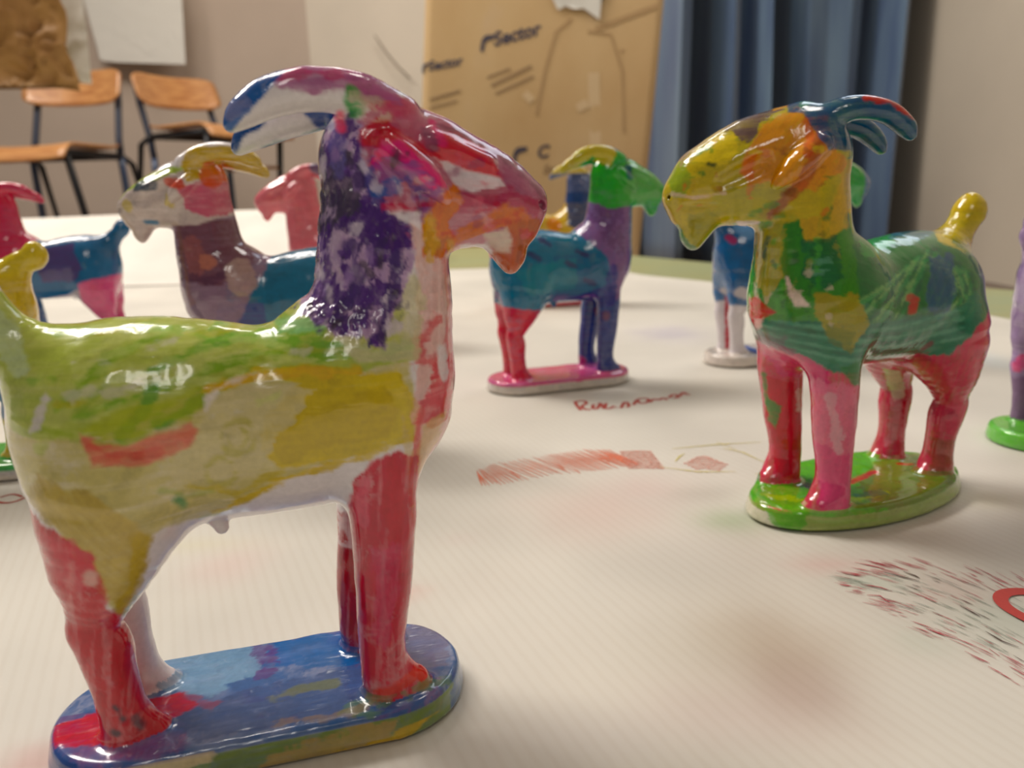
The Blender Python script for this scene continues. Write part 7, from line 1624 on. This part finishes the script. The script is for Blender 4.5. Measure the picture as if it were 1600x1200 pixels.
# chairs
wood = material('varnished_beech', (196, 140, 84), .38, .3); nt, b = nodes(wood)
n = noise_tex(nt, 12, 4, objvec(nt, (1, 6, 6))); r = ramp(nt, n.outputs['Fac'], [(.3, (176, 116, 66)), (.7, (206, 150, 92))]); nt.links.new(r.outputs['Color'], b.inputs['Base Color'])
navy = material('dark_navy_steel_tube', (44, 50, 68), .4, .2)
bluem = material('blue_grey_steel_tube', (72, 88, 118), .32, .3)
def chair(loc, yaw, label, SZ=.49, shelf=False):
    r_ = empty('school_chair', loc, yaw); tag(r_, label, 'chair', 'school chairs along the wall')
    mb = MB(); n1, n2 = 14, 16; V = []       # seat: dished plywood with a rolled front
    for s in (0, 1):
        for j in range(n2+1):
            for i in range(n1+1):
                u_ = i/n1*2-1; t = j/n2
                x = u_*.19*(1 - .10*max(0, t-.8)*5*abs(u_)**3); y = -.40 + .40*t
                z = SZ - .010*(1-u_*u_) - .045*max(0, .16-t)**2/.0256 + .012*max(0, t-.8)/.2 - s*.011
                V.append((x, y, z))
    a_ = (n1+1)*(n2+1); Fs = []
    for j in range(n2):
        for i in range(n1):
            q = (j*(n1+1)+i, j*(n1+1)+i+1, (j+1)*(n1+1)+i+1, (j+1)*(n1+1)+i); Fs += [q, tuple(a_+t for t in q[::-1])]
    for i in range(n1): Fs += [(i+1, i, a_+i, a_+i+1), (n2*(n1+1)+i, n2*(n1+1)+i+1, a_+n2*(n1+1)+i+1, a_+n2*(n1+1)+i)]
    for j in range(n2): Fs += [(j*(n1+1), (j+1)*(n1+1), a_+(j+1)*(n1+1), a_+j*(n1+1)), ((j+1)*(n1+1)+n1, j*(n1+1)+n1, a_+j*(n1+1)+n1, a_+(j+1)*(n1+1)+n1)]
    mesh_obj('seat', V, Fs, wood, r_)
    V = []; m1, m2 = 18, 8
    for s in (0, 1):
        for j in range(m2+1):
            for i in range(m1+1):
                u_ = i/m1*2-1; t = j/m2*2-1
                rr = 1 - .10*abs(t)**4*0
                x = u_*.185*(1 - .05*abs(t)**6); hh = .064*(1 - .25*abs(u_)**8)
                V.append((x, .035 - .045*(1-u_*u_)*-1 - s*-.010 + .02*t, .71 + hh*t + .006*(u_*u_)))
    a_ = (m1+1)*(m2+1); Fs = []
    for j in range(m2):
        for i in range(m1):
            q = (j*(m1+1)+i, j*(m1+1)+i+1, (j+1)*(m1+1)+i+1, (j+1)*(m1+1)+i); Fs += [q, tuple(a_+t for t in q[::-1])]
    for i in range(m1): Fs += [(i+1, i, a_+i, a_+i+1), (m2*(m1+1)+i, m2*(m1+1)+i+1, a_+m2*(m1+1)+i+1, a_+m2*(m1+1)+i)]
    for j in range(m2): Fs += [(j*(m1+1), (j+1)*(m1+1), a_+(j+1)*(m1+1), a_+j*(m1+1)), ((j+1)*(m1+1)+m1, j*(m1+1)+m1, a_+j*(m1+1)+m1, a_+(j+1)*(m1+1)+m1)]
    mesh_obj('backrest', V, Fs, wood, r_)
    fr = MB()
    for s in (-1, 1): fr.tube([(s*.165, -.36, SZ-.035), (s*.165, .0, SZ-.035)], .013)
    fr.tube([(-.165, -.30, SZ-.035), (.165, -.30, SZ-.035)], .012); fr.tube([(-.165, -.03, SZ-.035), (.165, -.03, SZ-.035)], .012)
    fr.box((-.17, -.36, SZ-.052), (.17, -.345, SZ-.022)); fr.build('seat_frame', black, r_)
    for s in (-1, 1):
        mb = MB(); mb.tube([(s*.150, .088, .755), (s*.155, .066, .66), (s*.160, .020, .52), (s*.168, 0, .44)], .0125); mb.build('back_post', navy, r_)
        mb = MB(); mb.tube([(s*.168, 0, .45), (s*.170, 0, .40), (s*.175, .012, .0)], .013); mb.build('leg', bluem, r_)
        mb = MB(); mb.tube([(s*.165, -.345, SZ-.035), (s*.172, -.30, .25), (s*.178, -.25, 0)], .012); mb.build('leg', black, r_)
        mb = MB(); mb.tube([(s*.168, .0, SZ-.03), (s*.178, .06, SZ-.06), (s*.19, .16, .10), (s*.19, .185, 0)], .011); mb.build('brace', black, r_)
    if shelf:
        mb = MB(); mb.box((-.16, -.33, .40), (.16, -.04, .412)); mb.build('under_shelf', wood, r_)
    return r_
chair((-1.61, 3.02, FZ), math.radians(-2), 'wooden school chair at far left, backrest partly behind the brown paper')
chair((-1.27, 3.26, FZ), math.radians(56), 'wooden school chair turned to the right, standing right of the other chair', .565, True)

# hanging papers
kraft = material('crumpled_kraft_paper', (160, 118, 66), .6); nt, b = nodes(kraft)
n = noise_tex(nt, 14, 5, objvec(nt)); r = ramp(nt, n.outputs['Fac'], [(.3, (146, 102, 50)), (.7, (180, 136, 76))]); nt.links.new(r.outputs['Color'], b.inputs['Base Color'])
def hanging(name, outline, y0, mat, label, crumple, seed, step=.006):
    P = np.array(outline); x0, z0 = P.min(0); x1, z1 = P.max(0)
    xs = np.linspace(0, 1, int((x1-x0)/step)+2); zs_ = np.linspace(z0, z1, int((z1-z0)/step)+2); V = []
    for z in zs_:       # width at this height from the outline polygon
        hit = []
        for a, b_ in zip(P, np.roll(P, -1, 0)):
            if (a[1]-z)*(b_[1]-z) <= 0 and a[1] != b_[1]: hit.append(a[0] + (b_[0]-a[0])*(z-a[1])/(b_[1]-a[1]))
        if len(hit) < 2: hit = [V[-1][0] if V else P[0][0]]*2
        l, r__ = min(hit), max(hit)
        for s in xs: V.append((l + (r__-l)*s, 0, z))
    V = np.array(V); n = fbm(np.c_[V[:, 0]*22, V[:, 2]*22, V[:, 0]*0], seed, 4); n2 = fbm(np.c_[V[:, 0]*9+n, V[:, 2]*14, V[:, 0]*0], seed+9, 2)
    V[:, 1] = y0 + crumple*(np.abs(n)*1.2 + np.abs(n2))
    m_ = len(xs); o = mesh_obj(name, V, [(j*m_+i, j*m_+i+1, (j+1)*m_+i+1, (j+1)*m_+i) for j in range(len(zs_)-1) for i in range(m_-1)], mat)
    md = o.modifiers.new('solid', 'SOLIDIFY'); md.thickness = .0008; tag(o, label, 'paper'); return o
hanging('hanging_kraft_paper', [(-1.25, .72), (-1.25, .335), (-.98, .338), (-.95, .345), (-.90, .338), (-.835, .326), (-.83, .345), (-.845, .39), (-.835, .47), (-.86, .60), (-.84, .72)], 1.6, kraft, 'crumpled brown kraft paper hanging at the top left in front of a chair', .03, 3)
hanging('hanging_white_paper', [(-.95, .72), (-.92, .45), (-.896, .352), (-.852, .350), (-.842, .52), (-.85, .72)], 1.70, white, 'narrow white paper strip hanging right behind the crumpled brown paper', .004, 5)
hanging('wall_poster', [(-1.86, 1.18), (-1.80, .73), (-1.76, .72), (-1.42, .70), (-1.40, .98), (-1.42, 1.18)], 3.70, white, 'blank white paper sheet on the wall above the two chairs', .0015, 7)
mb = MB(); mb.tube([(-3.3, 1.62, .73), (-1.6, 1.63, .716), (-.7, 1.66, .722), (1.36, 1.72, .75)], .0015); o = mb.build('clothesline', white); tag(o, 'thin white cord the papers hang from, above the view', 'cord')
mb = MB(); mb.tube([(-.60, 3.93, .84), (-.55, 3.92, .76), (-.49, 3.91, .69), (-.44, 3.91, .64)], .004); o = mb.build('wall_cable', material('grey_cable', (150, 138, 122), .6)); tag(o, 'thin grey cable on the cream wall left of the cardboard', 'cable')

# ---------------------------------------------------------------- lights
def area(name, loc, sx, sy, power, col=(1, 1, 1), target=(0, .3, 0)):
    l = bpy.data.lights.new(name, 'AREA'); l.energy = power; l.color = col; l.shape = 'RECTANGLE'; l.size = sx; l.size_y = sy
    o = bpy.data.objects.new(name, l); C.objects.link(o); o.location = loc
    o.rotation_euler = (Vector(target) - Vector(loc)).to_track_quat('-Z', 'Y').to_euler(); return o
WARM = (1, .935, .86)
for i in range(4):
    area('fluorescent_tube', (-1.15 + .16*i, 1.35, 2.35), .07, 1.1, 5.0, WARM, (-1.15+.16*i, 1.35, 0))
area('ceiling_lamp', (-1.9, 1.5, 2.3), 1.0, .6, 46, WARM, (0, .3, 0))
for i in range(2):
    area('fluorescent_tube', (-.15 + .32*i, -1.1, 1.45), .12, .6, 1.7, WARM, (-.0, .25, 0.05))
area('daylight', (1.0, 1.7, 1.6), .8, .8, 5, (.78, .88, 1), (.4, .6, 0))
area('room_light', (-1.5, 2.0, 2.4), 1.2, 1.2, 20, WARM, (-1.2, 3.2, 0))
area('room_light', (-.2, 2.7, 2.4), .8, .8, 17, WARM, (.2, 3.5, .4))
area('room_light', (.6, .9, 2.3), .4, .4, 5, WARM, (1.36, 1.3, .3))
w = bpy.data.worlds.new('w'); sc.world = w; w.use_nodes = True
w.node_tree.nodes['Background'].inputs[0].default_value = (.80, .76, .73, 1); w.node_tree.nodes['Background'].inputs[1].default_value = .18
